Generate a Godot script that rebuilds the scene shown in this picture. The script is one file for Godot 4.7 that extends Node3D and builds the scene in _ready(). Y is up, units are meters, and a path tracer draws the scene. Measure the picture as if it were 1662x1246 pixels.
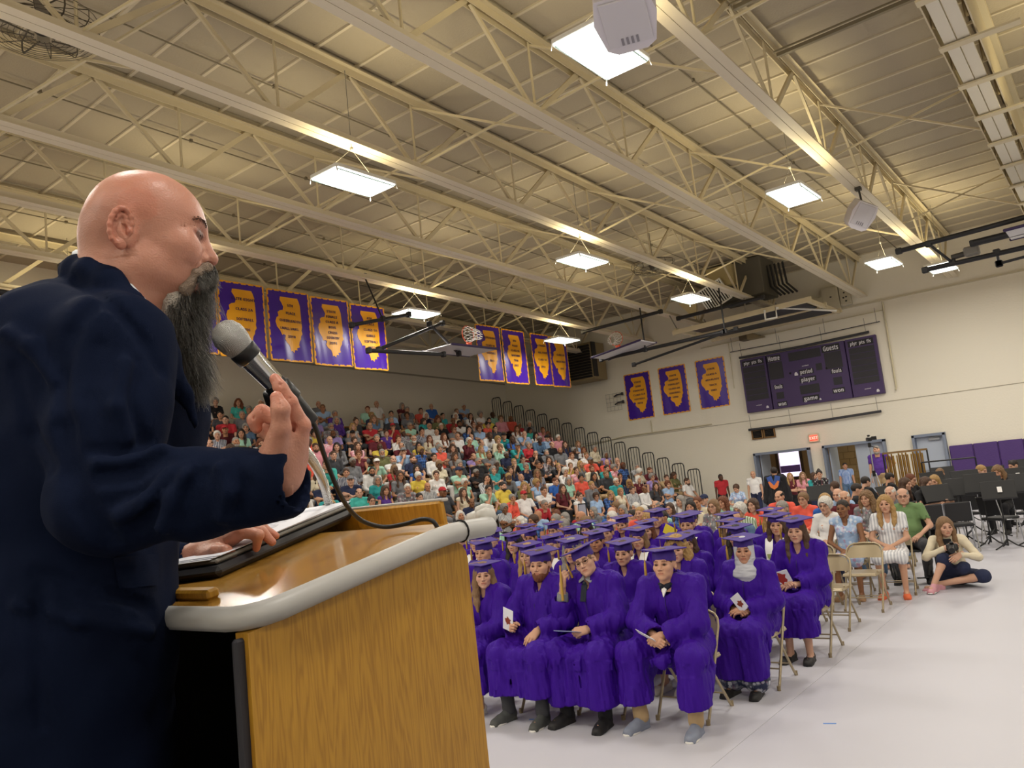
extends Node3D

# ---------------------------------------------------------------- distance fields and surface nets
class Fld:
	var o: Vector3
	var h: float
	var nx: int
	var ny: int
	var nz: int
	var d: PackedFloat32Array
	func _init(lo: Vector3, hi: Vector3, cell: float) -> void:
		o = lo
		h = cell
		nx = int(ceil((hi.x - lo.x) / cell)) + 1
		ny = int(ceil((hi.y - lo.y) / cell)) + 1
		nz = int(ceil((hi.z - lo.z) / cell)) + 1
		d.resize(nx * ny * nz)
		d.fill(1.0)
	func rng(lo: Vector3, hi: Vector3) -> PackedInt32Array:
		var a := (lo - o) / h
		var b := (hi - o) / h
		return PackedInt32Array([clampi(int(a.x), 0, nx - 1), clampi(int(a.y), 0, ny - 1), clampi(int(a.z), 0, nz - 1),
			clampi(int(b.x) + 1, 0, nx - 1), clampi(int(b.y) + 1, 0, ny - 1), clampi(int(b.z) + 1, 0, nz - 1)])
	# tapered capsule; s = 1 joins, -1 carves
	func cap(a: Vector3, b: Vector3, ra: float, rb: float, k := 0.015, s := 1) -> void:
		var m := maxf(ra, rb) + k + h * 1.5
		var lo := Vector3(minf(a.x, b.x) - m, minf(a.y, b.y) - m, minf(a.z, b.z) - m)
		var hi := Vector3(maxf(a.x, b.x) + m, maxf(a.y, b.y) + m, maxf(a.z, b.z) + m)
		var g := rng(lo, hi)
		var ba := b - a
		var inv := 1.0 / maxf(ba.length_squared(), 1e-9)
		var dr := rb - ra
		var k4 := 0.25 / maxf(k, 1e-5)
		for z in range(g[2], g[5] + 1):
			for y in range(g[1], g[4] + 1):
				var i := (z * ny + y) * nx + g[0]
				var p := Vector3(o.x + g[0] * h, o.y + y * h, o.z + z * h) - a
				for x in range(g[0], g[3] + 1):
					var t := clampf(p.dot(ba) * inv, 0.0, 1.0)
					var v := (p - ba * t).length() - ra - dr * t
					var e := d[i]
					if s > 0:
						var q := k - absf(v - e)
						if q > 0.0:
							d[i] = minf(v, e) - q * q * k4
						elif v < e:
							d[i] = v
					else:
						var q2 := k - absf(e + v)
						if q2 > 0.0:
							d[i] = maxf(e, -v) + q2 * q2 * k4
						elif -v > e:
							d[i] = -v
					i += 1
					p.x += h
	func chain(pts: Array, rs: Array, k := 0.015) -> void:
		for i in pts.size() - 1:
			cap(pts[i], pts[i + 1], rs[i], rs[i + 1], k)
	# ellipsoid with its own axes
	func el(c: Vector3, r: Vector3, k := 0.015, s := 1, bas := Basis()) -> void:
		var mr := maxf(r.x, maxf(r.y, r.z)) + k + h * 1.5
		var g := rng(c - Vector3(mr, mr, mr), c + Vector3(mr, mr, mr))
		var inv := bas.inverse()
		var k4 := 0.25 / maxf(k, 1e-5)
		var ir := Vector3(1.0 / r.x, 1.0 / r.y, 1.0 / r.z)
		for z in range(g[2], g[5] + 1):
			for y in range(g[1], g[4] + 1):
				var i := (z * ny + y) * nx + g[0]
				for x in range(g[0], g[3] + 1):
					var q := inv * (Vector3(o.x + x * h, o.y + y * h, o.z + z * h) - c) * ir
					var k0 := q.length()
					var k1 := (q * ir).length()
					var v := k0 * (k0 - 1.0) / maxf(k1, 1e-6)
					var e := d[i]
					if s > 0:
						var w := k - absf(v - e)
						if w > 0.0:
							d[i] = minf(v, e) - w * w * k4
						elif v < e:
							d[i] = v
					else:
						var w2 := k - absf(e + v)
						if w2 > 0.0:
							d[i] = maxf(e, -v) + w2 * w2 * k4
						elif -v > e:
							d[i] = -v
					i += 1
	# rounded box with its own axes
	func box(c: Vector3, half: Vector3, r: float, k := 0.01, s := 1, bas := Basis()) -> void:
		var mr := half.length() + r + k + h * 1.5
		var g := rng(c - Vector3(mr, mr, mr), c + Vector3(mr, mr, mr))
		var inv := bas.inverse()
		var k4 := 0.25 / maxf(k, 1e-5)
		for z in range(g[2], g[5] + 1):
			for y in range(g[1], g[4] + 1):
				var i := (z * ny + y) * nx + g[0]
				for x in range(g[0], g[3] + 1):
					var q := (inv * (Vector3(o.x + x * h, o.y + y * h, o.z + z * h) - c)).abs() - half
					var v := q.max(Vector3.ZERO).length() + minf(maxf(q.x, maxf(q.y, q.z)), 0.0) - r
					var e := d[i]
					if s > 0:
						var w := k - absf(v - e)
						if w > 0.0:
							d[i] = minf(v, e) - w * w * k4
						elif v < e:
							d[i] = v
					else:
						var w2 := k - absf(e + v)
						if w2 > 0.0:
							d[i] = maxf(e, -v) + w2 * w2 * k4
						elif -v > e:
							d[i] = -v
					i += 1
	# keeps what lies behind the plane
	func cut(at: Vector3, n: Vector3) -> void:
		var i := 0
		for z in nz:
			for y in ny:
				var v := (o + Vector3(0, y * h, z * h) - at).dot(n)
				for x in nx:
					if v > d[i]:
						d[i] = v
					v += h * n.x
					i += 1
	# the same, only within r of the point
	func cut_round(at: Vector3, n: Vector3, r: float) -> void:
		var g := rng(at - Vector3(r, r, r), at + Vector3(r, r, r))
		for z in range(g[2], g[5] + 1):
			for y in range(g[1], g[4] + 1):
				for x in range(g[0], g[3] + 1):
					var i := (z * ny + y) * nx + x
					var p := o + Vector3(x, y, z) * h - at
					if p.length() < r:
						d[i] = maxf(d[i], p.dot(n))
	# relief: moves the surface out by amp * noise
	func folds(nz_: FastNoiseLite, amp: float, sc: Vector3, lo_y := -99.0, hi_y := 99.0) -> void:
		var i := 0
		var lim := absf(amp) + h * 2.2
		for z in nz:
			for y in ny:
				var py := o.y + y * h
				if py < lo_y or py > hi_y:
					i += nx
					continue
				for x in nx:
					if absf(d[i]) < lim:
						d[i] -= amp * nz_.get_noise_3d((o.x + x * h) * sc.x, py * sc.y, (o.z + z * h) * sc.z)
					i += 1
	# surface nets -> [positions, normals, indices]
	func net() -> Array:
		var ids := PackedInt32Array()
		ids.resize(d.size())
		ids.fill(-1)
		var P := PackedVector3Array()
		var N := PackedVector3Array()
		var I := PackedInt32Array()
		var sx := 1
		var sy := nx
		var sz := nx * ny
		var lim := h * 7.0
		for z in nz - 1:
			for y in ny - 1:
				var i := (z * ny + y) * nx
				for x in nx - 1:
					var a := d[i]
					if a > lim or a < -lim:
						i += 1
						continue
					var b := d[i + 1]
					var c := d[i + sy]
					var e := d[i + sy + 1]
					var f := d[i + sz]
					var g := d[i + sz + 1]
					var j := d[i + sz + sy]
					var l := d[i + sz + sy + 1]
					var m := int(a < 0) + int(b < 0) + int(c < 0) + int(e < 0) + int(f < 0) + int(g < 0) + int(j < 0) + int(l < 0)
					if m == 0 or m == 8:
						i += 1
						continue
					var q := Vector3.ZERO
					var n := 0
					if (a < 0) != (b < 0):
						q += Vector3(a / (a - b), 0, 0)
						n += 1
					if (c < 0) != (e < 0):
						q += Vector3(c / (c - e), 1, 0)
						n += 1
					if (f < 0) != (g < 0):
						q += Vector3(f / (f - g), 0, 1)
						n += 1
					if (j < 0) != (l < 0):
						q += Vector3(j / (j - l), 1, 1)
						n += 1
					if (a < 0) != (c < 0):
						q += Vector3(0, a / (a - c), 0)
						n += 1
					if (b < 0) != (e < 0):
						q += Vector3(1, b / (b - e), 0)
						n += 1
					if (f < 0) != (j < 0):
						q += Vector3(0, f / (f - j), 1)
						n += 1
					if (g < 0) != (l < 0):
						q += Vector3(1, g / (g - l), 1)
						n += 1
					if (a < 0) != (f < 0):
						q += Vector3(0, 0, a / (a - f))
						n += 1
					if (b < 0) != (g < 0):
						q += Vector3(1, 0, b / (b - g))
						n += 1
					if (c < 0) != (j < 0):
						q += Vector3(0, 1, c / (c - j))
						n += 1
					if (e < 0) != (l < 0):
						q += Vector3(1, 1, e / (e - l))
						n += 1
					q /= n
					ids[i] = P.size()
					P.append(o + (Vector3(x, y, z) + q) * h)
					N.append(Vector3(b + e + g + l - a - c - f - j, c + e + j + l - a - b - f - g, f + g + j + l - a - b - c - e).normalized())
					i += 1
		for z in range(1, nz - 1):
			for y in range(1, ny - 1):
				var i := (z * ny + y) * nx
				for x in nx - 1:
					if ids[i] < 0:
						i += 1
						continue
					var s := d[i] < 0
					if x > 0:
						if s != (d[i + 1] < 0):
							quad(I, ids[i], ids[i - sy], ids[i - sy - sz], ids[i - sz], s)
						if s != (d[i + sy] < 0):
							quad(I, ids[i], ids[i - sz], ids[i - sz - 1], ids[i - 1], s)
						if s != (d[i + sz] < 0):
							quad(I, ids[i], ids[i - 1], ids[i - 1 - sy], ids[i - sy], s)
					i += 1
		return [P, N, I]
	func quad(I: PackedInt32Array, a: int, b: int, c: int, e: int, s: bool) -> void:
		if a < 0 or b < 0 or c < 0 or e < 0:
			return
		if s:
			I.append_array(PackedInt32Array([a, c, b, a, e, c]))
		else:
			I.append_array(PackedInt32Array([a, b, c, a, c, e]))

# arrays are [positions, normals, indices, colours?]; joined(list) puts several in one, each [arrays, transform]
func joined(list: Array) -> Array:
	var P := PackedVector3Array()
	var N := PackedVector3Array()
	var I := PackedInt32Array()
	var C := PackedColorArray()
	var tinted := false
	for it in list:
		tinted = tinted or it[0].size() > 3
	for it in list:
		var a: Array = it[0]
		var t: Transform3D = it[1]
		var first := P.size()
		var nb := t.basis.inverse().transposed()
		var flip := t.basis.determinant() < 0
		for v in a[0]:
			P.append(t * v)
		for v in a[1]:
			N.append((nb * v).normalized())
		var ix: PackedInt32Array = a[2]
		for k in range(0, ix.size(), 3):
			I.append(ix[k] + first)
			I.append(ix[k + (2 if flip else 1)] + first)
			I.append(ix[k + (1 if flip else 2)] + first)
		if tinted:
			if a.size() > 3:
				C.append_array(a[3])
			else:
				var w := PackedColorArray()
				w.resize(a[0].size())
				w.fill(Color.WHITE)
				C.append_array(w)
	return [P, N, I, C] if tinted else [P, N, I]

func amesh(a: Array) -> ArrayMesh:
	var m := ArrayMesh.new()
	var s := []
	s.resize(Mesh.ARRAY_MAX)
	s[Mesh.ARRAY_VERTEX] = a[0]
	s[Mesh.ARRAY_NORMAL] = a[1]
	s[Mesh.ARRAY_INDEX] = a[2]
	if a.size() > 3:
		s[Mesh.ARRAY_COLOR] = a[3]
	m.add_surface_from_arrays(Mesh.PRIMITIVE_TRIANGLES, s)
	return m

# ---------------------------------------------------------------- plain shapes
func st() -> SurfaceTool:
	var s := SurfaceTool.new()
	s.begin(Mesh.PRIMITIVE_TRIANGLES)
	return s

func tri(s: SurfaceTool, a: Vector3, b: Vector3, c: Vector3) -> void:
	s.add_vertex(a)
	s.add_vertex(b)
	s.add_vertex(c)

func face(s: SurfaceTool, a: Vector3, b: Vector3, c: Vector3, e: Vector3) -> void:
	tri(s, a, b, c)
	tri(s, a, c, e)

# a box; bevel > 0 chamfers all its edges
func bx(s: SurfaceTool, c: Vector3, size: Vector3, bas := Basis(), bevel := 0.0) -> void:
	s.set_smooth_group(-1)
	var hs := size * 0.5
	if bevel <= 0.0:
		for ax in 3:
			for sg in [-1.0, 1.0]:
				var n := Vector3.ZERO
				n[ax] = sg
				var u := Vector3.ZERO
				u[(ax + 1) % 3] = 1.0
				var v := n.cross(u)
				face(s, c + bas * ((n - u - v) * hs), c + bas * ((n - u + v) * hs), c + bas * ((n + u + v) * hs), c + bas * ((n + u - v) * hs))
		return
	var b := minf(bevel, minf(hs.x, minf(hs.y, hs.z)) * 0.98)
	var i3 := hs - Vector3(b, b, b)
	for ax in 3:
		for sg in [-1.0, 1.0]:
			var n := Vector3.ZERO
			n[ax] = sg
			var u := Vector3.ZERO
			u[(ax + 1) % 3] = 1.0
			var v := n.cross(u)
			var nn := n * hs
			face(s, c + bas * (nn + (-u - v) * i3), c + bas * (nn + (-u + v) * i3), c + bas * (nn + (u + v) * i3), c + bas * (nn + (u - v) * i3))
	for ax in 3:
		var u := Vector3.ZERO
		u[ax] = 1.0
		for s1 in [-1.0, 1.0]:
			for s2 in [-1.0, 1.0]:
				var p := Vector3.ZERO
				p[(ax + 1) % 3] = s1
				var q := Vector3.ZERO
				q[(ax + 2) % 3] = s2
				var w1 := p * hs + q * i3
				var w2 := p * i3 + q * hs
				var e := u * i3
				if s1 * s2 > 0:
					face(s, c + bas * (w1 - e), c + bas * (w1 + e), c + bas * (w2 + e), c + bas * (w2 - e))
				else:
					face(s, c + bas * (w1 + e), c + bas * (w1 - e), c + bas * (w2 - e), c + bas * (w2 + e))
	for a in [-1.0, 1.0]:
		for e in [-1.0, 1.0]:
			for f in [-1.0, 1.0]:
				var g := Vector3(a, e, f)
				var p1 := c + bas * Vector3(a * hs.x, e * i3.y, f * i3.z)
				var p2 := c + bas * Vector3(a * i3.x, e * hs.y, f * i3.z)
				var p3 := c + bas * Vector3(a * i3.x, e * i3.y, f * hs.z)
				if a * e * f > 0:
					tri(s, p1, p3, p2)
				else:
					tri(s, p1, p2, p3)

# a bar of rectangular section from a to b
func bar(s: SurfaceTool, a: Vector3, b: Vector3, w: float, t: float, up := Vector3.UP, bevel := 0.0) -> void:
	var z := (b - a).normalized()
	if absf(z.dot(up)) > 0.999:
		up = Vector3.RIGHT
	var x := up.cross(z).normalized()
	bx(s, (a + b) * 0.5, Vector3(w, t, (b - a).length()), Basis(x, z.cross(x), z), bevel)

func tube(s: SurfaceTool, pts: Array, r: float, sides := 8, r2 := -1.0) -> void:
	s.set_smooth_group(1)
	var n := pts.size()
	var rings := []
	var ref := Vector3.UP
	var t0: Vector3 = (pts[1] - pts[0]).normalized()
	if absf(t0.dot(ref)) > 0.9:
		ref = Vector3.RIGHT
	for i in n:
		var t: Vector3 = (pts[mini(i + 1, n - 1)] - pts[maxi(i - 1, 0)]).normalized()
		var u := (ref - t * ref.dot(t)).normalized()
		ref = u
		var v := t.cross(u)
		var rr := r if r2 < 0.0 else lerpf(r, r2, float(i) / (n - 1))
		var ring := []
		for k in sides:
			var a := TAU * k / sides
			ring.append(pts[i] + (u * cos(a) + v * sin(a)) * rr)
		rings.append(ring)
	for i in n - 1:
		for k in sides:
			var k2 := (k + 1) % sides
			face(s, rings[i][k], rings[i][k2], rings[i + 1][k2], rings[i + 1][k])
	s.set_smooth_group(-1)
	for k in range(1, sides - 1):
		tri(s, rings[0][0], rings[0][k + 1], rings[0][k])
		tri(s, rings[n - 1][0], rings[n - 1][k], rings[n - 1][k + 1])

# turned profile: list of Vector2(radius, height) round the y axis of t
func lathe(s: SurfaceTool, prof: Array, segs: int, t := Transform3D()) -> void:
	s.set_smooth_group(1)
	for i in prof.size() - 1:
		for k in segs:
			var a := TAU * k / segs
			var b := TAU * (k + 1) / segs
			var p: Vector2 = prof[i]
			var q: Vector2 = prof[i + 1]
			face(s, t * Vector3(p.x * cos(a), p.y, p.x * sin(a)), t * Vector3(p.x * cos(b), p.y, p.x * sin(b)), t * Vector3(q.x * cos(b), q.y, q.x * sin(b)), t * Vector3(q.x * cos(a), q.y, q.x * sin(a)))

# an outline in the xy plane of t, thickened by depth along z (centred)
func prism(s: SurfaceTool, poly: PackedVector2Array, depth: float, t := Transform3D()) -> void:
	s.set_smooth_group(-1)
	var ix := Geometry2D.triangulate_polygon(poly)
	var hz := depth * 0.5
	var cw := Geometry2D.is_polygon_clockwise(poly)
	for k in range(0, ix.size(), 3):
		var a := poly[ix[k]]
		var b := poly[ix[k + 1]]
		var c := poly[ix[k + 2]]
		if (b - a).cross(c - a) > 0:
			var w := b
			b = c
			c = w
		tri(s, t * Vector3(a.x, a.y, hz), t * Vector3(b.x, b.y, hz), t * Vector3(c.x, c.y, hz))
		tri(s, t * Vector3(a.x, a.y, -hz), t * Vector3(c.x, c.y, -hz), t * Vector3(b.x, b.y, -hz))
	var n := poly.size()
	for k in n:
		var a := poly[k]
		var b := poly[(k + 1) % n]
		if cw:
			var w := a
			a = b
			b = w
		face(s, t * Vector3(a.x, a.y, hz), t * Vector3(a.x, a.y, -hz), t * Vector3(b.x, b.y, -hz), t * Vector3(b.x, b.y, hz))

func rrect(w: float, hh: float, r: float, n := 4) -> PackedVector2Array:
	var p := PackedVector2Array()
	for q in 4:
		var c := Vector2((w * 0.5 - r) * (1 if q in [0, 3] else -1), (hh * 0.5 - r) * (1 if q < 2 else -1))
		for k in n + 1:
			var a := PI * 0.5 * (q + float(k) / n)
			p.append(c + Vector2(cos(a), sin(a)) * r)
	return p

# ---------------------------------------------------------------- things and parts
var taken := {}
func numbered(n: String) -> String:
	var k: int = taken.get(n, 0)
	taken[n] = k + 1
	return n if k == 0 else "%s_%03d" % [n, k]

func tag(o: Node3D, label: String, category: String, group := "") -> Node3D:
	o.set_meta("label", label)
	o.set_meta("category", category)
	if group:
		o.set_meta("group", group)
	return o

func thing(called: String, label: String, category: String, at := Vector3.ZERO, turn := 0.0, group := "") -> Node3D:
	var o := Node3D.new()
	o.name = numbered(called)
	add_child(o)
	o.position = at
	o.rotation.y = turn
	return tag(o, label, category, group)

func obj(called: String, shape: Variant, m: Material, parent: Node3D = null) -> MeshInstance3D:
	var o := MeshInstance3D.new()
	o.name = called if parent else numbered(called)
	if shape is SurfaceTool:
		shape.generate_normals()
		o.mesh = shape.commit()
	else:
		o.mesh = shape
	if o.mesh.get_surface_count():
		o.material_override = m
	o.cast_shadow = GeometryInstance3D.SHADOW_CASTING_SETTING_ON
	if parent:
		parent.add_child(o, true)
	else:
		add_child(o, true)
	return o

func struct(called: String, shape: Variant, m: Material) -> MeshInstance3D:
	var o := obj(called, shape, m)
	o.set_meta("kind", "structure")
	return o

func copy_of(o: Node3D, label: String, at: Vector3, turn: float, base: String, group := "") -> Node3D:
	var r: Node3D = o.duplicate()
	r.name = numbered(base)
	add_child(r)
	r.position = at
	r.rotation.y = turn
	r.set_meta("label", label)
	if group:
		r.set_meta("group", group)
	return r

# ---------------------------------------------------------------- materials
var M := {}
func mat(key: String, hex: String, rough := 0.7, metal := 0.0) -> StandardMaterial3D:
	if M.has(key):
		return M[key]
	var m := StandardMaterial3D.new()
	m.resource_name = key
	m.albedo_color = Color(hex)
	m.roughness = rough
	m.metallic = metal
	M[key] = m
	return m

func noise(seed_: int, freq: float, oct := 3) -> FastNoiseLite:
	var n := FastNoiseLite.new()
	n.seed = seed_
	n.frequency = freq
	n.fractal_octaves = oct
	n.noise_type = FastNoiseLite.TYPE_SIMPLEX_SMOOTH
	return n

func tex(w: int, hh: int, f: Callable) -> ImageTexture:
	var im := Image.create(w, hh, false, Image.FORMAT_RGB8)
	for y in hh:
		for x in w:
			im.set_pixel(x, y, f.call(x, y))
	return ImageTexture.create_from_image(im)

func bumpy(m: StandardMaterial3D, seed_: int, freq: float, scale_: float, strength: float) -> void:
	var t := NoiseTexture2D.new()
	t.width = 256
	t.height = 256
	t.seamless = true
	t.noise = noise(seed_, freq, 4)
	m.heightmap_enabled = true
	m.heightmap_texture = t
	m.heightmap_scale = strength
	m.uv1_triplanar = true
	m.uv1_scale = Vector3(scale_, scale_, scale_)

# ---------------------------------------------------------------- camera, air, lights
func set_up() -> void:
	var cam := Camera3D.new()
	cam.name = "camera"
	cam.fov = 51.556
	cam.near = 0.05
	cam.far = 200.0
	cam.transform = Transform3D(Basis(Vector3(0.77912672, -0.10759023, -0.61756449), Vector3(0.16239629, 0.98617118, 0.03307331), Vector3(0.60546594, -0.12605849, 0.78582457)), Vector3(0, 1.96, 0))
	add_child(cam)
	cam.current = true
	var e := Environment.new()
	e.background_mode = Environment.BG_COLOR
	e.background_color = Color(0.02, 0.02, 0.02)
	e.tonemap_mode = Environment.TONE_MAPPER_LINEAR
	e.tonemap_exposure = EXPOSURE
	e.sdfgi_enabled = true
	e.ssao_enabled = true
	e.ssil_enabled = true
	var w := WorldEnvironment.new()
	w.name = "air"
	w.environment = e
	add_child(w)

const EXPOSURE := 1.25
const LAMP := 9.0
const UPLIGHT := 2.5
const ROOF := 0.0345

func roof(z: float, y0: float) -> float:
	return y0 + ROOF * z

# a high bay fitting: pan, glowing louvred face, end clips, hanging wires, and the lights it gives
func ceiling_light(at: Vector3, label: String, energy := LAMP) -> void:
	var t := thing("ceiling_light", label, "light", at, 0.0, "hanging high bay lights")
	var s := st()
	var pan := rrect(0.66, 1.24, 0.05)
	prism(s, pan, 0.05, Transform3D(Basis(Vector3.RIGHT, PI * 0.5), Vector3(0, 0.035, 0)))
	bx(s, Vector3(0, 0.085, 0), Vector3(0.3, 0.06, 0.9), Basis(), 0.015)
	obj("housing", s, mat("lamp_white", "e9e7df", 0.5), t)
	s = st()
	prism(s, rrect(0.62, 1.2, 0.04), 0.02, Transform3D(Basis(Vector3.RIGHT, PI * 0.5), Vector3(0, 0.0, 0)))
	obj("diffuser", s, M.lamp_glow, t)
	for x in [-0.29, 0.29]:
		s = st()
		tube(s, [Vector3(x, -0.012, -0.58), Vector3(x, -0.016, 0.0), Vector3(x, -0.012, 0.58)], 0.012, 6)
		obj("louvre", s, mat("louvre_green", "c9e4da", 0.4), t)
	for z in [-0.6, 0.6]:
		for x in [-0.3, 0.3]:
			s = st()
			bar(s, Vector3(x, 0.05, z), Vector3(x * 1.08, -0.07, z * 1.02), 0.018, 0.006)
			obj("clip", s, mat("lamp_white", "e9e7df", 0.5), t)
	s = st()
	var top := roof(at.z, 9.1) - at.y
	for z in [-0.5, 0.5]:
		tube(s, [Vector3(0, 0.1, z), Vector3(0, 0.55, 0)], 0.004, 5)
	tube(s, [Vector3(0, 0.55, 0), Vector3(0, top, 0)], 0.006, 5)
	bx(s, Vector3(0, 0.56, 0), Vector3(0.05, 0.05, 0.05), Basis(), 0.01)
	obj("hanging_wire", s, mat("wire_grey", "8d8a80", 0.5), t)
	var l := AreaLight3D.new()
	l.name = "lamp_down"
	l.area_size = Vector2(0.56, 1.14)
	l.light_color = Color(1.0, 0.975, 0.935)
	l.light_energy = energy
	l.area_range = 60.0
	l.shadow_enabled = true
	t.add_child(l, true)
	l.transform = Transform3D(Basis(Vector3.RIGHT, -PI * 0.5), Vector3(0, -0.02, 0))
	var u := AreaLight3D.new()
	u.name = "lamp_up"
	u.area_size = Vector2(0.5, 1.0)
	u.light_color = Color(1.0, 0.93, 0.74)
	u.light_energy = UPLIGHT
	u.area_range = 30.0
	u.shadow_enabled = true
	t.add_child(u, true)
	u.transform = Transform3D(Basis(Vector3.RIGHT, PI * 0.5), Vector3(0, 0.13, 0))

const LIGHTS := [
	[-4.27, -8.0, "largest hanging light, nearest the camera at the top of the picture"],
	[-9.0, -8.2, "bright hanging light above the microphone, below the long white joists"],
	[-4.3, -14.75, "hanging light in front of the white speaker box on the joist"],
	[-9.05, -14.8, "hanging light in the middle of the ceiling, left of the far heater"],
	[-14.4, -14.9, "hanging light just right of the left group of purple banners"],
	[-9.1, -20.3, "hanging light right in front of the slatted heater"],
	[-4.35, -21.5, "hanging light right of the electrical boxes, above the end wall"],
	[-14.3, -21.5, "hanging light in front of the right pair of hanging banners"],
]

func room_lights() -> void:
	var g := mat("lamp_glow", "ffffff", 0.4)
	g.emission_enabled = true
	g.emission = Color(0.97, 1.0, 0.96)
	g.emission_energy_multiplier = 2.2
	for l in LIGHTS:
		ceiling_light(Vector3(l[0], roof(l[1], 7.22), l[1]), l[2])
	ceiling_light(Vector3(-3.45, 6.5, -23.9), "small hanging light half hidden by black pipes near the end wall")
	# the same fittings go on over the rest of the hall
	var k := 0
	for x in [-18.9, -14.3, -9.0, -4.3, 0.6, 5.4]:
		for z in [-21.5, -14.8, -8.1, -1.4, 5.0]:
			if x > -15 and x < -1 and z < -5 and not (x < -10 and z > -9):
				continue
			if x < -15 and z < -9:
				continue
			k += 1
			ceiling_light(Vector3(x, roof(z, 7.22), z), "hanging light outside the picture, over the %s, %s" % [{-18.9: "bleachers", -14.3: "bleacher foot", -9.0: "left of the court", -4.3: "centre aisle", 0.6: "right aisle", 5.4: "right side"}[x], {-21.5: "by the end wall", -14.8: "at mid hall", -8.1: "by the front rows", -1.4: "beside the stage", 5.0: "behind the stage"}[z]])

# ---------------------------------------------------------------- shell
func plaster(key: String, hex: String) -> StandardMaterial3D:
	var m := mat(key, hex, 0.85)
	bumpy(m, 5, 0.05, 0.9, 0.25)
	return m

func room() -> void:
	var wall := plaster("wall_paint", "ebe5d5")
	var s := st()
	# floor under a cover of wide grey sheets
	bx(s, Vector3(-5, -0.15, -10), Vector3(36, 0.3, 38))
	var fl := struct("floor", s, mat("floor_base", "9d9a98", 0.6))
	var fm := []
	for k in 3:
		var m := mat("floor_sheet_%d" % k, ["c3c2ca", "c7c6cd", "bfbec7"][k], 0.42)
		bumpy(m, 40 + k, 0.012, 0.25, 0.35)
		fm.append(m)
	var x0 := -22.0
	for k in 12:
		var x1 := x0 + 2.78
		s = st()
		bx(s, Vector3((x0 + x1) * 0.5, 0.002 + 0.0015 * (k % 2), -10), Vector3(2.775, 0.004, 36))
		obj("floor_sheet", s, fm[(k * 2) % 3], fl)
		x0 = x1
	for p in [Vector3(-2.1, 0.006, -6.05), Vector3(-4.35, 0.006, -5.45)]:
		s = st()
		bx(s, p, Vector3(0.09, 0.002, 0.025), Basis(Vector3.UP, 0.3))
		obj("tape_mark", s, mat("blue_tape", "5c86c8", 0.6), fl)
	# end wall with its three doorways
	s = st()
	var D := [[-10.94, -8.95], [-8.51, -6.51], [-5.70, -4.74]]
	var xa := -22.3
	for dd in D:
		bx(s, Vector3((xa + dd[0]) * 0.5, 1.075, -28.15), Vector3(dd[0] - xa, 2.15, 0.3))
		xa = dd[1]
	bx(s, Vector3((xa + 12.3) * 0.5, 1.075, -28.15), Vector3(12.3 - xa, 2.15, 0.3))
	bx(s, Vector3(-5, 5.6, -28.15), Vector3(34.6, 6.9, 0.3))
	struct("wall_end", s, wall)
	s = st()
	bx(s, Vector3(-22.15, 4.5, -10), Vector3(0.3, 9.6, 36.6))
	struct("wall_left", s, wall)
	s = st()
	bx(s, Vector3(12.15, 4.5, -10), Vector3(0.3, 9.6, 36.6))
	struct("wall_right", s, wall)
	s = st()
	bx(s, Vector3(-5, 4.5, 8.15), Vector3(34.6, 9.6, 0.3))
	struct("wall_rear", s, wall)
	var seam := mat("joint_grey", "a9a290", 0.9)
	s = st()
	bx(s, Vector3(-5, 3.35, -27.995), Vector3(34, 0.022, 0.012))
	struct("trim_1", s, seam)
	s = st()
	bx(s, Vector3(-5, 6.66, -27.98), Vector3(34, 0.05, 0.05))
	struct("trim_2", s, mat("wall_trim", "cfc6ae", 0.8))
	s = st()
	bar(s, Vector3(-21.99, 7.42, 0), Vector3(-21.99, 6.5, -28), 0.03, 0.06)
	struct("trim_3", s, seam)
	# ceiling: slab, boards between the joists, and the tees that carry them
	var tl := Basis(Vector3.RIGHT, -atan(ROOF))
	s = st()
	bx(s, Vector3(-5, roof(-10, 9.5), -10), Vector3(34.6, 0.3, 38), tl)
	var ce := struct("ceiling", s, mat("ceiling_slab", "aca189", 0.9))
	var cm := []
	for k in 4:
		var m := mat("ceiling_board_%d" % k, ["b5aa94", "b1a690", "b9ae98", "b4a993"][k], 0.95)
		bumpy(m, 60 + k, 0.06, 1.1, 0.4)
		cm.append(m)
	var board := st()
	bx(board, Vector3.ZERO, Vector3(2.60, 0.05, 0.765), Basis(), 0.008)
	board.generate_normals()
	var bm := board.commit()
	var rg := RandomNumberGenerator.new()
	rg.seed = 4
	for i in 32:
		var z := -27.6 + 0.813 * i
		for j in 9:
			var b := obj("ceiling_board", bm, cm[rg.randi() % 4], ce)
			b.transform = Transform3D(tl, Vector3(-20.95 + 2.65 * j, roof(z, 9.325) + rg.randf_range(-0.004, 0.004), z))
	for i in 33:
		var z := -28.0 + 0.813 * i
		s = st()
		bx(s, Vector3(-9.0, roof(z, 9.292), z), Vector3(26.0, 0.05, 0.05))
		obj("ceiling_tee", s, mat("tee_paint", "d6cbb2", 0.7), ce)

const JOISTS := [-22.0, -19.72, -17.07, -14.42, -11.75, -9.07, -6.46, -3.76, -1.1, 1.55, 4.2]

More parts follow.
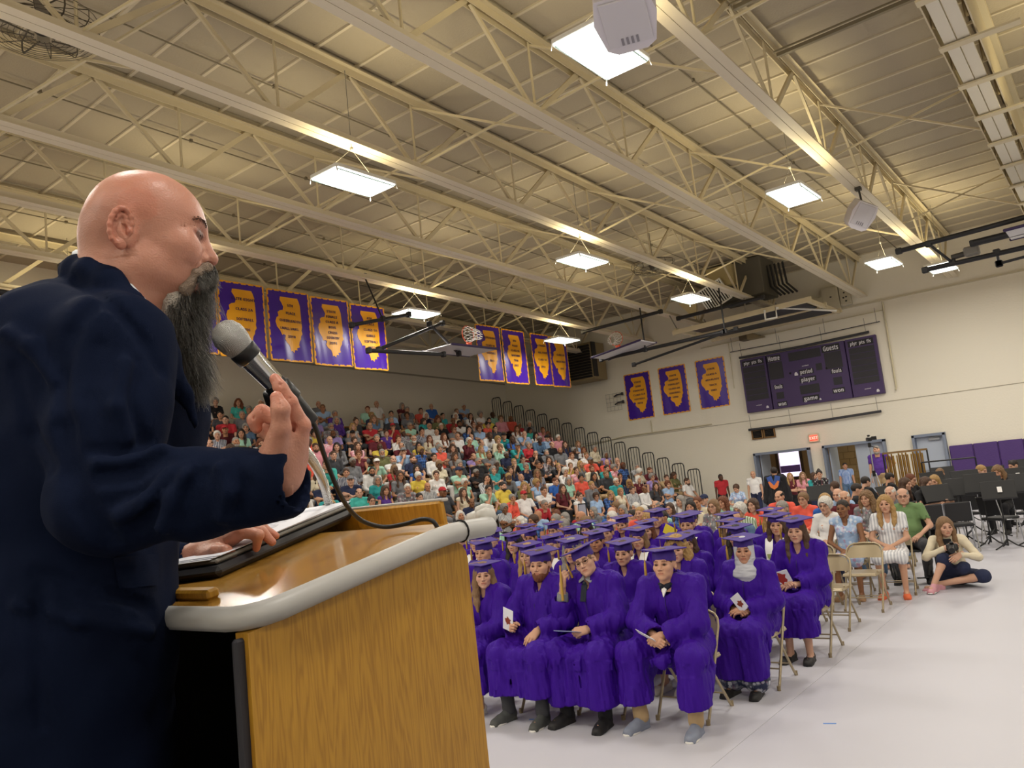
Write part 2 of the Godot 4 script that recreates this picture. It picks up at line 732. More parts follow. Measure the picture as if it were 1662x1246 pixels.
# a long span joist: two chords, and at every panel point an upright and two diagonals
func joist(x: float, label: String) -> void:
	var t := thing("roof_joist", label, "roof joist", Vector3(x, 0, 0), 0.0, "long span roof joists")
	var cream := mat("joist_paint", "d9ccab", 0.6)
	var s := st()
	for e in [-0.075, 0.075]:
		bar(s, Vector3(e, roof(4, 7.93), 4), Vector3(e, roof(-28, 7.93), -28), 0.012, 0.13)
		bar(s, Vector3(e * 1.0, roof(4, 7.87), 4), Vector3(e, roof(-28, 7.87), -28), 0.14, 0.014)
	obj("bottom_chord", s, mat("joist_light", "ded3bb", 0.55), t)
	s = st()
	for e in [-0.06, 0.06]:
		bar(s, Vector3(e, roof(4, 9.12), 4), Vector3(e, roof(-28, 9.12), -28), 0.012, 0.13)
		bar(s, Vector3(e * 1.4, roof(4, 9.185), 4), Vector3(e * 1.4, roof(-28, 9.185), -28), 0.11, 0.014)
	obj("top_chord", s, cream, t)
	for k in 11:
		var z := 1.55 - 2.82 * k
		if z < -27:
			break
		var b := Vector3(0, roof(z, 7.93), z)
		s = st()
		tube(s, [b, Vector3(0, roof(z, 9.1), z)], 0.022, 6)
		obj("upright", s, cream, t)
		for e in [-1.0, 1.0]:
			var z2: float = maxf(z + e * 1.36, -27.9)
			s = st()
			bar(s, Vector3(0, b.y, z + 0.05 * e), Vector3(0, roof(z2, 9.1), z2), 0.085 if e < 0 else 0.06, 0.045, Vector3.RIGHT)
			obj("diagonal", s, cream, t)

func joists() -> void:
	var names := {-22.0: "against the left wall", -19.72: "over the top rows of the bleachers", -17.07: "just behind the hanging purple banners", -14.42: "right in front of the hanging banners",
		-11.75: "passing just over the bald head", -9.07: "running from the top left fan cage to the heater",
		-6.46: "ending beside the electrical boxes", -3.76: "carrying the white speaker box, over the largest light"}
	for x in JOISTS:
		if x == -22.0:
			continue
		if x == -1.1:
			continue
		joist(x, "cream painted steel roof joist %s" % names.get(x, "to the right of the picture, at %s bay" % ["the first", "the second"][int(x > 3)]))
	# the wide girder at the upper right: two plates strapped together
	var t := thing("roof_girder", "wide white strapped girder crossing the top right corner", "girder", Vector3(-1.1, 0, 0))
	var s := st()
	for e in [-0.085, 0.085]:
		bar(s, Vector3(e, roof(4, 7.9), 4), Vector3(e, roof(-28, 7.9), -28), 0.155, 0.05, Vector3.UP, 0.004)
	obj("bottom_plate", s, mat("girder_white", "e4ddca", 0.5), t)
	s = st()
	for e in [-0.24, 0.24]:
		bar(s, Vector3(e, roof(4, 8.35), 4), Vector3(e, roof(-28, 8.35), -28), 0.02, 0.8)
		bar(s, Vector3(e, roof(4, 9.12), 4), Vector3(e, roof(-28, 9.12), -28), 0.14, 0.14)
	obj("side_plate", s, mat("joist_paint", "d9ccab", 0.6), t)
	for k in 19:
		var z := 1.0 - 1.5 * k
		s = st()
		bar(s, Vector3(-0.24, roof(z, 7.84), z), Vector3(0.75, roof(z, 7.84), z), 0.16, 0.03)
		obj("strap", s, mat("joist_paint", "d9ccab", 0.6), t)
		for e in [-0.2, 0.2]:
			s = st()
			tube(s, [Vector3(e, roof(z, 7.95), z + 0.5), Vector3(e, roof(z, 8.5), z + 0.7)], 0.025, 6)
			obj("hanger", s, mat("hanger_tan", "a8946a", 0.6), t)
	# sway rods from the top of one joist to the bottom of the next
	var bays := ["over the top bleacher rows", "behind the hanging banners", "in front of the hanging banners", "over the lectern side of the crowd", "left of the middle row of lights", "right of the middle row of lights", "over the end of the front rows", "beside the strapped girder"]
	for j in range(1, 8):
		var xa: float = JOISTS[j]
		var xb: float = JOISTS[j + 1]
		for z in [-4.1, -9.75, -15.4, -21.05]:
			var q := thing("sway_brace", "crossed sway rods in the bay %s, %s pair" % [bays[j - 1], {-4.1: "nearest", -9.75: "second", -15.4: "third", -21.05: "farthest"}[z]], "brace", Vector3.ZERO, 0.0, "crossed sway rods in the joist bays")
			s = st()
			bar(s, Vector3(xa, roof(z, 9.05), z), Vector3(xb, roof(z - 1.4, 7.95), z - 1.4), 0.035, 0.035)
			obj("rod", s, mat("joist_paint", "d9ccab", 0.6), q)
			s = st()
			bar(s, Vector3(xa, roof(z, 7.95), z), Vector3(xb, roof(z - 1.4, 9.05), z - 1.4), 0.035, 0.035)
			obj("rod", s, mat("joist_paint", "d9ccab", 0.6), q)
	# conduits under the boards
	var ci := 0
	for x in [-18.2, -15.6, -12.9, -10.3, -7.7, -5.2]:
		s = st()
		tube(s, [Vector3(x, roof(2, 9.2), 2), Vector3(x, roof(-27.9, 9.2), -27.9)], 0.014, 6)
		for k in 10:
			bx(s, Vector3(x, roof(-2.6 * k, 9.21), -2.6 * k), Vector3(0.05, 0.06, 0.05))
		tag(obj("ceiling_conduit", s, mat("conduit_grey", "7d745f", 0.6)), "thin grey conduit along the ceiling boards %s" % ["over the bleachers", "above the hanging banners", "in the bay over the lectern", "in the bay of the fan cage", "in the bay over the graduates", "beside the joist with the speaker box"][ci], "conduit")
		ci += 1

# ---------------------------------------------------------------- doors and what stands behind them
func doors() -> void:
	var blue := mat("door_blue", "aeb7c6", 0.45)
	var frame := mat("frame_blue", "7d879a", 0.5)
	var D := [[-10.94, -8.95], [-8.51, -6.51], [-5.70, -4.74]]
	for k in 3:
		var a: float = D[k][0]
		var b: float = D[k][1]
		var d := Node3D.new()
		d.name = "door_%d" % (k + 1)
		d.set_meta("kind", "structure")
		add_child(d)
		var s := st()
		bx(s, Vector3(a + 0.04, 1.075, -28.0), Vector3(0.08, 2.15, 0.36), Basis(), 0.006)
		bx(s, Vector3(b - 0.04, 1.075, -28.0), Vector3(0.08, 2.15, 0.36), Basis(), 0.006)
		bx(s, Vector3((a + b) * 0.5, 2.12, -28.0), Vector3(b - a, 0.09, 0.36), Basis(), 0.006)
		obj("door_frame", s, frame, d)
		var leaf := st()
		if k == 2:
			bx(leaf, Vector3((a + b) * 0.5, 1.04, -28.02), Vector3(b - a - 0.17, 2.06, 0.05), Basis(), 0.006)
			obj("door_leaf", leaf, blue, d)
			s = st()
			bx(s, Vector3(a + 0.62, 1.98, -27.95), Vector3(0.34, 0.08, 0.06), Basis(), 0.01)
			bar(s, Vector3(a + 0.5, 2.02, -27.93), Vector3(a + 0.85, 2.07, -27.9), 0.03, 0.02)
			obj("door_closer", s, mat("steel_grey", "9a9da3", 0.4, 0.6), d)
			s = st()
			bx(s, Vector3(a + 0.46, 1.0, -27.95), Vector3(0.7, 0.06, 0.07), Basis(), 0.01)
			obj("push_bar", s, mat("steel_grey", "9a9da3", 0.4, 0.6), d)
		else:
			# left leaf swung back into the corridor
			bx(leaf, Vector3(a + 0.13, 1.04, -28.6), Vector3(0.05, 2.06, 0.88), Basis(), 0.006)
			obj("door_leaf", leaf, blue, d)
			if k == 1:
				leaf = st()
				bx(leaf, Vector3(b - 0.54, 1.04, -28.06), Vector3(0.9, 2.06, 0.05), Basis(), 0.006)
				obj("door_leaf", leaf, blue, d)
			else:
				leaf = st()
				bx(leaf, Vector3(b - 0.13, 1.04, -28.6), Vector3(0.05, 2.06, 0.88), Basis(), 0.006)
				obj("door_leaf", leaf, blue, d)
	# corridor
	var s2 := st()
	bx(s2, Vector3(-8, -0.15, -30.65), Vector3(12, 0.3, 4.7))
	struct("floor_corridor", s2, mat("corridor_floor", "8f8470", 0.5))
	s2 = st()
	bx(s2, Vector3(-8, 2.75, -30.7), Vector3(12, 0.2, 4.7))
	struct("ceiling_corridor", s2, mat("corridor_ceiling", "b8ae94", 0.8))
	s2 = st()
	bx(s2, Vector3(-12.9, 1.3, -32.5), Vector3(2.2, 2.9, 0.2))
	bx(s2, Vector3(-6.4, 1.3, -32.5), Vector3(8.7, 2.9, 0.2))
	bx(s2, Vector3(-11.27, 2.5, -32.5), Vector3(1.1, 0.5, 0.2))
	bx(s2, Vector3(-14, 1.3, -30.5), Vector3(0.2, 2.9, 4.4))
	bx(s2, Vector3(-2.1, 1.3, -30.5), Vector3(0.2, 2.9, 4.4))
	var back := struct("wall_corridor", s2, mat("corridor_wall", "9c8258", 0.7))
	for r in 9:
		for c in 6:
			s2 = st()
			bx(s2, Vector3(-9.75 + 0.41 * c + (0.2 if r % 2 else 0.0), 0.16 + 0.26 * r, -32.39), Vector3(0.4, 0.25, 0.03), Basis(), 0.006)
			obj("wall_block", s2, mat("block_%d" % ((r * 5 + c * 3) % 3), ["ab9064", "a3885c", "b0966c"][(r * 5 + c * 3) % 3], 0.7), back)
	# glazed entrance at the end of the corridor: dark frame, bright pane
	var g := Node3D.new()
	g.name = "window_1"
	g.set_meta("kind", "structure")
	add_child(g)
	s2 = st()
	for x in [-11.76, -10.78]:
		bx(s2, Vector3(x, 1.15, -32.45), Vector3(0.12, 2.3, 0.14))
	bx(s2, Vector3(-11.27, 2.25, -32.45), Vector3(1.0, 0.1, 0.14))
	bx(s2, Vector3(-11.27, 0.55, -32.45), Vector3(0.95, 1.1, 0.1))
	obj("window_frame", s2, mat("bronze_frame", "4a3823", 0.5), g)
	s2 = st()
	bx(s2, Vector3(-11.27, 1.65, -32.5), Vector3(0.92, 1.15, 0.02))
	var pm := mat("daylight_pane", "e8e4f4", 0.3)
	pm.emission_enabled = true
	pm.emission = Color(0.95, 0.9, 1.0)
	pm.emission_energy_multiplier = 1.1
	obj("window_pane", s2, pm, g)
	var l := AreaLight3D.new()
	l.name = "daylight"
	l.area_size = Vector2(0.85, 1.1)
	l.light_energy = 1.6
	l.light_color = Color(0.95, 0.93, 1.0)
	l.shadow_enabled = true
	l.position = Vector3(-11.27, 1.65, -32.35)
	l.rotation.y = PI
	add_child(l)
	s2 = st()
	bx(s2, Vector3(-11.27, 1.42, -32.42), Vector3(0.8, 0.28, 0.02))
	tag(obj("window_banner", s2, mat("banner_lilac", "8b6bc0", 0.6)), "small lilac banner on the bright pane down the corridor", "banner")
	# corridor lamp behind the second doorway
	var t := thing("corridor_lamp", "flat ceiling lamp inside the middle doorway", "light", Vector3(-7.4, 2.6, -30.2))
	s2 = st()
	bx(s2, Vector3.ZERO, Vector3(0.6, 0.05, 1.2), Basis(), 0.01)
	obj("diffuser", s2, M.lamp_glow, t)
	var c2 := AreaLight3D.new()
	c2.name = "lamp_down"
	c2.area_size = Vector2(0.5, 1.1)
	c2.light_energy = 2.2
	c2.light_color = Color(1, 0.94, 0.82)
	c2.shadow_enabled = true
	t.add_child(c2, true)
	c2.transform = Transform3D(Basis(Vector3.RIGHT, -PI * 0.5), Vector3(0, -0.05, 0))
	# lit exit sign
	t = thing("exit_sign", "lit red exit sign above the gap between two doorways", "sign", Vector3(-8.765, 2.46, -27.96))
	s2 = st()
	bx(s2, Vector3.ZERO, Vector3(0.36, 0.28, 0.07), Basis(), 0.012)
	obj("housing", s2, mat("sign_frame", "cfc3a8", 0.6), t)
	s2 = st()
	bx(s2, Vector3(0, 0, 0.037), Vector3(0.25, 0.17, 0.004))
	var rm := mat("sign_red_glow", "ff5a4a", 0.4)
	rm.emission_enabled = true
	rm.emission = Color(1.0, 0.22, 0.16)
	rm.emission_energy_multiplier = 0.9
	obj("sign_face", s2, rm, t)
	var wm := mat("sign_white_glow", "ffd9cf", 0.4)
	wm.emission_enabled = true
	wm.emission = Color(1, 0.7, 0.62)
	wm.emission_energy_multiplier = 0.8
	text("EXIT", 0.10, wm, t, Vector3(0, 0, 0.041))
	var ol := OmniLight3D.new()
	ol.name = "sign_light"
	ol.light_color = Color(1, 0.3, 0.2)
	ol.light_energy = 0.03
	ol.omni_range = 12
	ol.omni_attenuation = 2
	ol.light_size = 0.1
	ol.shadow_enabled = true
	t.add_child(ol)
	ol.position = Vector3(0, 0, 0.12)

func text(words: String, height: float, m: Material, parent: Node3D, at: Vector3, turn := Basis(), called := "lettering", wide := 0.0) -> MeshInstance3D:
	var tm := TextMesh.new()
	var f := SystemFont.new()
	f.font_names = PackedStringArray(["Droid Sans"])
	f.font_weight = 700
	tm.font = f
	tm.text = words
	tm.font_size = 32
	tm.pixel_size = height / 32.0 * 1.35
	tm.depth = 0.003
	tm.curve_step = 2.0
	var o := obj(called, tm, m, parent)
	o.transform = Transform3D(turn, at)
	if wide > 0.0:
		var w := tm.get_aabb().size.x
		if w > 0.001:
			o.transform = Transform3D(turn * Basis.from_scale(Vector3(wide / w, 1, 1)), at)
	return o

# ---------------------------------------------------------------- things on the end wall
func end_wall() -> void:
	var pad := mat("pad_purple", "4b2f73", 0.5)
	bumpy(pad, 9, 0.03, 2.0, 0.2)
	for k in 8:
		var t := st()
		bx(t, Vector3(-4.38 + 0.66 * k, 0.96, -27.95), Vector3(0.65, 1.5, 0.09), Basis(), 0.022)
		tag(obj("wall_pad", t, pad), "purple vinyl wall pad, %s to the right of the closed gray door" % ["first", "second", "third", "fourth", "fifth", "sixth", "seventh", "eighth"][k], "wall pad", "purple wall pads behind the band")
	# scoreboard
	var sb := thing("scoreboard", "dark purple scoreboard with unlit panels on the end wall", "scoreboard", Vector3(-8.66, 4.6, -27.9))
	var body := mat("board_purple", "412d5e", 0.5)
	var dark := mat("board_black", "16151a", 0.55)
	var grey := mat("board_panel", "2b2930", 0.6)
	for q in [[-1.79, 0.94], [0.06, 2.68], [1.92, 0.98]]:
		var s := st()
		bx(s, Vector3(q[0], 0, 0), Vector3(q[1], 1.95, 0.16), Basis(), 0.012)
		obj("cabinet", s, body, sb)
	var ink := mat("board_white", "d8d6dc", 0.5)
	for e in [-1.0, 1.0]:
		var cx: float = -1.79 if e < 0 else 1.92
		var s := st()
		bx(s, Vector3(cx, 0.80, 0.083), Vector3(0.8, 0.2, 0.01))
		obj("header_panel", s, dark, sb)
		text("plyr  pts  fls", 0.11, ink, sb, Vector3(cx, 0.80, 0.09), Basis(), "lettering", 0.66)
		for r in 6:
			s = st()
			bx(s, Vector3(cx, 0.56 - 0.205 * r, 0.083), Vector3(0.8, 0.19, 0.01))
			obj("digit_panel", s, grey, sb)
		text("scoreboard", 0.035, ink, sb, Vector3(cx, -0.75, 0.085), Basis(), "lettering", 0.2)
		s = st()
		prism(s, PackedVector2Array([Vector2(-0.045, -0.04), Vector2(0.045, -0.04), Vector2(0.045, 0.0), Vector2(0.015, 0.05), Vector2(-0.02, 0.05), Vector2(-0.045, 0.01)]), 0.01, Transform3D(Basis(), Vector3(cx + 0.3, -0.86, 0.085)))
		obj("emblem", s, ink, sb)
	for q in [[-1.02, 0.80, 0.5, 0.22, "Home", 0.17], [0.95, 0.80, 0.6, 0.24, "Guests", 0.17], [-1.0, -0.22, 0.34, 0.15, "fouls", 0.13], [1.03, 0.0, 0.38, 0.16, "fouls", 0.13],
			[-0.95, -0.83, 0.34, 0.16, "won", 0.13], [1.0, -0.66, 0.4, 0.17, "won", 0.13], [0.03, 0.15, 0.5, 0.18, "period", 0.14], [0.05, -0.12, 0.56, 0.18, "player", 0.14], [0.05, -0.78, 0.56, 0.19, "game", 0.14]]:
		var s := st()
		bx(s, Vector3(q[0], q[1], 0.083), Vector3(q[2], q[3], 0.01))
		obj("header_panel", s, dark, sb)
		text(q[4], q[5], ink, sb, Vector3(q[0], q[1], 0.09), Basis(), "lettering", q[2] * 0.82)
	for q in [[-1.0, 0.36, 0.5, 0.6], [0.98, 0.38, 0.56, 0.56], [0.05, 0.74, 1.1, 0.3], [-0.98, -0.53, 0.26, 0.24], [1.02, -0.34, 0.28, 0.26], [0.06, -0.46, 0.66, 0.3], [0.48, 0.24, 0.2, 0.24]]:
		var s := st()
		bx(s, Vector3(q[0], q[1], 0.083), Vector3(q[2], q[3], 0.01))
		obj("digit_panel", s, grey, sb)
	for q in [[-0.52, 0.18], [0.72, 0.14]]:
		var s := st()
		lathe(s, [Vector2(0.035, 0), Vector2(0.035, 0.012), Vector2(0, 0.012)], 12, Transform3D(Basis(Vector3.RIGHT, PI * 0.5), Vector3(q[0], q[1], 0.08)))
		obj("indicator", s, dark, sb)
	text("scoreboard", 0.04, ink, sb, Vector3(0.03, 0.36, 0.086), Basis(), "lettering", 0.22)
	for q in [[-0.32, 0.12, 1.3], [0.36, -0.86, 0.7]]:
		var s := st()
		prism(s, PackedVector2Array([Vector2(-0.045, -0.04), Vector2(0.045, -0.04), Vector2(0.045, 0.0), Vector2(0.015, 0.05), Vector2(-0.02, 0.05), Vector2(-0.045, 0.01)]), 0.01, Transform3D(Basis.from_scale(Vector3(q[2], q[2], 1)), Vector3(q[0], q[1], 0.085)))
		obj("emblem", s, ink, sb)
	# battens above and below it, with their cords
	var bl := mat("batten_grey", "3a3a3e", 0.6)
	var rows := [[-10.94, 5.68, -6.43, 0.085, "dark batten lying just above the scoreboard"], [-11.25, 5.95, -6.05, 0.03, "thin dark rod hung above the scoreboard batten"], [-10.98, 3.04, -6.46, 0.085, "dark batten hung below the scoreboard"]]
	for r in rows:
		var t := thing("batten", r[4], "batten", Vector3(0, r[1], -27.86))
		var s := st()
		tube(s, [Vector3(r[0], -0.02, 0), Vector3((r[0] + r[2]) * 0.5, -0.035, 0), Vector3(r[2], 0.02, 0)], r[3] * 0.5, 8)
		obj("bar", s, bl, t)
		s = st()
		for k in 4:
			var x: float = lerpf(r[0] + 0.1, r[2] - 0.1, k / 3.0)
			tube(s, [Vector3(x, 0, 0), Vector3(x, 0.5, 0.02)], 0.006, 5)
		obj("cord", s, bl, t)
	# framed vents
	for k in 2:
		var t := thing("wall_vent", ["wooden framed dark vent, left of the pair under the batten", "wooden framed dark vent, right of the pair under the batten"][k], "vent", Vector3(-10.72 + 0.44 * k, 2.83, -27.96))
		var s := st()
		for e in [-1.0, 1.0]:
			bx(s, Vector3(e * 0.185, 0, 0), Vector3(0.05, 0.36, 0.07), Basis(), 0.006)
			bx(s, Vector3(0, e * 0.155, 0), Vector3(0.32, 0.05, 0.07), Basis(), 0.006)
		obj("frame", s, mat("vent_wood", "7a5a30", 0.6), t)
		for j in 5:
			s = st()
			bx(s, Vector3(0, -0.1 + 0.05 * j, 0.0), Vector3(0.32, 0.045, 0.012), Basis(Vector3.RIGHT, 0.6))
			obj("slat", s, mat("vent_dark", "1c1a18", 0.7), t)
	# electrical boxes and conduit
	var ec := mat("box_paint", "cdc4ab", 0.6)
	var boxes := [[-8.02, 6.88, 0.62, 0.62, "plain flat electrical box, leftmost of three high on the end wall"], [-7.45, 7.05, 0.56, 0.82, "tall electrical box with a latch, middle of three on the end wall"], [-6.98, 7.1, 0.34, 0.72, "narrow control box with dark knobs, right of the electrical boxes"]]
	for b in boxes:
		var t := thing("electrical_box", b[4], "electrical box", Vector3(b[0], b[1], -27.88))
		var s := st()
		bx(s, Vector3.ZERO, Vector3(b[2], b[3], 0.22), Basis(), 0.015)
		obj("cabinet", s, ec, t)
		s = st()
		bx(s, Vector3(0, 0, 0.115), Vector3(b[2] * 0.86, b[3] * 0.88, 0.02), Basis(), 0.006)
		obj("cover", s, ec, t)
		s = st()
		if b[2] < 0.4:
			for q in [[-0.05, 0.2], [0.06, 0.18], [0.0, 0.05], [0.05, -0.1], [-0.04, -0.12], [0.03, -0.24]]:
				bx(s, Vector3(q[0], q[1], 0.135), Vector3(0.05, 0.05, 0.03), Basis(), 0.008)
		else:
			bx(s, Vector3(b[2] * 0.05, 0.05, 0.135), Vector3(0.06, 0.035, 0.03), Basis(), 0.006)
		obj("knob", s, mat("knob_dark", "2a2925", 0.5), t)
	var pc := mat("pipe_paint", "cfc6a8", 0.6)
	var pipes := [
		[[Vector3(-5.89, 6.6, -27.93), Vector3(-5.91, 3.75, -27.93), Vector3(-5.93, 3.68, -27.88)], 0.03, "cream conduit running down the wall right of the scoreboard"],
		[[Vector3(-12.4, 6.3, -27.95), Vector3(-9.7, 6.31, -27.95), Vector3(-5.9, 6.33, -27.95)], 0.016, "thin horizontal pipe high on the end wall over the scoreboard"],
		[[Vector3(-11.3, 6.3, -27.95), Vector3(-11.33, 4.6, -27.95)], 0.014, "thin vertical pipe between the wall banners and the scoreboard"],
		[[Vector3(-21.0, 3.0, -27.95), Vector3(-16.2, 3.42, -27.95), Vector3(-12.4, 3.42, -27.95)], 0.02, "pipe running along the end wall above the bleacher rails"],
		[[Vector3(-14.9, 3.9, -27.95), Vector3(-14.9, 3.42, -27.95)], 0.02, "short drop of pipe below the wall banners"]]
	for p in pipes:
		var s := st()
		tube(s, p[0], p[1], 8)
		tag(obj("wall_pipe", s, pc), p[2], "pipe")
	var dk := thing("duct_elbow", "short dark duct stub high on the wall over the scoreboard", "duct", Vector3(-10.6, 6.38, -27.8))
	var s3 := st()
	bx(s3, Vector3(0, 0, 0), Vector3(0.3, 0.3, 0.4), Basis(), 0.02)
	obj("stub", s3, mat("duct_brown", "5a4e3a", 0.6), dk)
	s3 = st()
	prism(s3, PackedVector2Array([Vector2(0, -0.15), Vector2(0.55, -0.15), Vector2(0.1, 0.1), Vector2(0, 0.1)]), 0.36, Transform3D(Basis(), Vector3(0.15, 0, 0)))
	obj("flap", s3, mat("duct_tan", "8f7f5c", 0.6), dk)
	# wire cage with brackets left of the wall banners
	var wc := thing("wall_bracket", "dark folded bracket in a wire guard left of the wall banners", "bracket", Vector3(-16.35, 4.85, -27.9))
	s3 = st()
	for k in 5:
		tube(s3, [Vector3(-0.35 + 0.17 * k, -0.35, 0.1), Vector3(-0.35 + 0.17 * k, 0.35, 0.1)], 0.006, 5)
		tube(s3, [Vector3(-0.35, -0.35 + 0.17 * k, 0.1), Vector3(0.35, -0.35 + 0.17 * k, 0.1)], 0.006, 5)
	obj("guard", s3, mat("wire_grey", "8d8a80", 0.5), wc)
	s3 = st()
	for y in [-0.1, 0.22]:
		tube(s3, [Vector3(0.0, y, 0.02), Vector3(0.18, y + 0.05, 0.1), Vector3(0.4, y + 0.05, 0.1)], 0.03, 7)
		bx(s3, Vector3(0.42, y + 0.05, 0.1), Vector3(0.07, 0.12, 0.1), Basis(), 0.01)
	obj("arm", s3, bl, wc)

# ---------------------------------------------------------------- banners
func outline() -> PackedVector2Array:
	return PackedVector2Array([Vector2(0.13, 0.0), Vector2(0.49, 0.0), Vector2(0.515, 0.05), Vector2(0.54, 0.13), Vector2(0.548, 0.3), Vector2(0.555, 0.52), Vector2(0.54, 0.58), Vector2(0.555, 0.64), Vector2(0.52, 0.69),
		Vector2(0.515, 0.74), Vector2(0.48, 0.79), Vector2(0.465, 0.85), Vector2(0.48, 0.89), Vector2(0.42, 0.91), Vector2(0.43, 0.95), Vector2(0.38, 0.945), Vector2(0.36, 1.0), Vector2(0.325, 0.965), Vector2(0.29, 0.975), Vector2(0.285, 0.92), Vector2(0.265, 0.865),
		Vector2(0.20, 0.82), Vector2(0.165, 0.76), Vector2(0.19, 0.70), Vector2(0.14, 0.68), Vector2(0.11, 0.70), Vector2(0.075, 0.62), Vector2(0.02, 0.55), Vector2(0.0, 0.46), Vector2(0.025, 0.385), Vector2(0.065, 0.36), Vector2(0.055, 0.29), Vector2(0.10, 0.255), Vector2(0.165, 0.24), Vector2(0.185, 0.18), Vector2(0.15, 0.11), Vector2(0.115, 0.06)])

# cloth hangs in the xy plane of the thing (top at y = 0, facing +z), gently waved
func banner(at: Vector3, turn: float, w: float, hh: float, lines: Array, label: String, wave: float, ph: float) -> void:
	var t := thing("banner", label, "banner", at, turn, "purple and gold banners")
	var wv := func(x: float, y: float) -> float:
		return wave * (sin(x * 7.0 / w + ph) * 0.7 + sin(x * 15.0 / w + y * 1.7 + ph * 2.0) * 0.35) * clampf(-y / hh * 1.4, 0.12, 1.0)
	var s := st()
	s.set_smooth_group(1)
	var nx := 22
	var ny := 18
	for j in ny:
		for i in nx:
			var q := []
			for c in [[0, 0], [1, 0], [1, 1], [0, 1]]:
				var x: float = -w * 0.5 + w * (i + c[0]) / nx
				var y: float = -hh * (j + c[1]) / ny
				q.append(Vector3(x, y, wv.call(x, y)))
			face(s, q[0], q[1], q[2], q[3])
	s.set_smooth_group(2)
	for j in ny:
		for i in nx:
			var q := []
			for c in [[0, 0], [1, 0], [1, 1], [0, 1]]:
				var x: float = -w * 0.5 + w * (i + c[0]) / nx
				var y: float = -hh * (j + c[1]) / ny
				q.append(Vector3(x, y, wv.call(x, y) - 0.006))
			face(s, q[3], q[2], q[1], q[0])
	obj("cloth", s, M.banner_purple, t)
	# gold fringe all round
	s = st()
	s.set_smooth_group(-1)
	var edge := 0.045
	for side in 4:
		var n := 26 if side < 2 else 18
		for k in n:
			var a := float(k) / n
			var b := float(k + 1) / n
			var q := []
			for c in [a, b]:
				for d in [-0.5, 0.5]:
					var x: float
					var y: float
					if side == 0 or side == 1:
						x = (w * 0.5) * (1 if side == 0 else -1) + edge * d
						y = -hh * c
					else:
						x = -w * 0.5 + w * c
						y = (0.0 if side == 2 else -hh) + edge * d
					q.append(Vector3(x, y, wv.call(x, y) + 0.005 + 0.006 * sin(k * 2.1)))
			face(s, q[0], q[2], q[3], q[1])
			for v in 4:
				q[v] = q[v] - Vector3(0, 0, 0.012)
			face(s, q[1], q[3], q[2], q[0])
	obj("fringe", s, M.banner_gold, t)
	# the gold state shape, sewn on
	var poly := PackedVector2Array()
	var oh := hh * 0.80
	for p in outline():
		poly.append(Vector2((p.x - 0.30) * oh * 1.02, -hh * 0.085 - p.y * oh))
	s = st()
	s.set_smooth_group(-1)
	for i in 20:
		var xa := -w * 0.5 + w * i / 20.0
		var xb := -w * 0.5 + w * (i + 1) / 20.0
		for j in 6:
			var ya := -hh * j / 6.0
			var yb := -hh * (j + 1) / 6.0
			for c in Geometry2D.intersect_polygons(poly, PackedVector2Array([Vector2(xa, ya), Vector2(xb, ya), Vector2(xb, yb), Vector2(xa, yb)])):
				var ix := Geometry2D.triangulate_polygon(c)
				for k in range(0, ix.size(), 3):
					var v := []
					for e in 3:
						var p2: Vector2 = c[ix[k + e]]
						v.append(Vector3(p2.x, p2.y, wv.call(p2.x, p2.y) + 0.006))
					if (v[1] - v[0]).cross(v[2] - v[0]).z > 0:
						tri(s, v[0], v[2], v[1])
					else:
						tri(s, v[0], v[1], v[2])
	obj("state_shape", s, M.banner_gold, t)
	var n2 := lines.size()
	var cx := 0.03
	for k in n2:
		if lines[k] == "":
			continue
		var y := -hh * (0.15 + 0.56 * (k + 0.5) / n2)
		var len_: float = minf(0.058 * hh / 1.75 * lines[k].length(), 0.40 * hh * (1.0 if k < n2 - 1 else 0.7))
		text(lines[k], 0.066 * hh / 1.75, M.banner_ink, t, Vector3(cx, y, wv.call(cx, y) + 0.022), Basis(Vector3.UP, atan(wave * 4.0 * cos(cx * 7.0 / w + ph)) * -0.6), "lettering", len_)

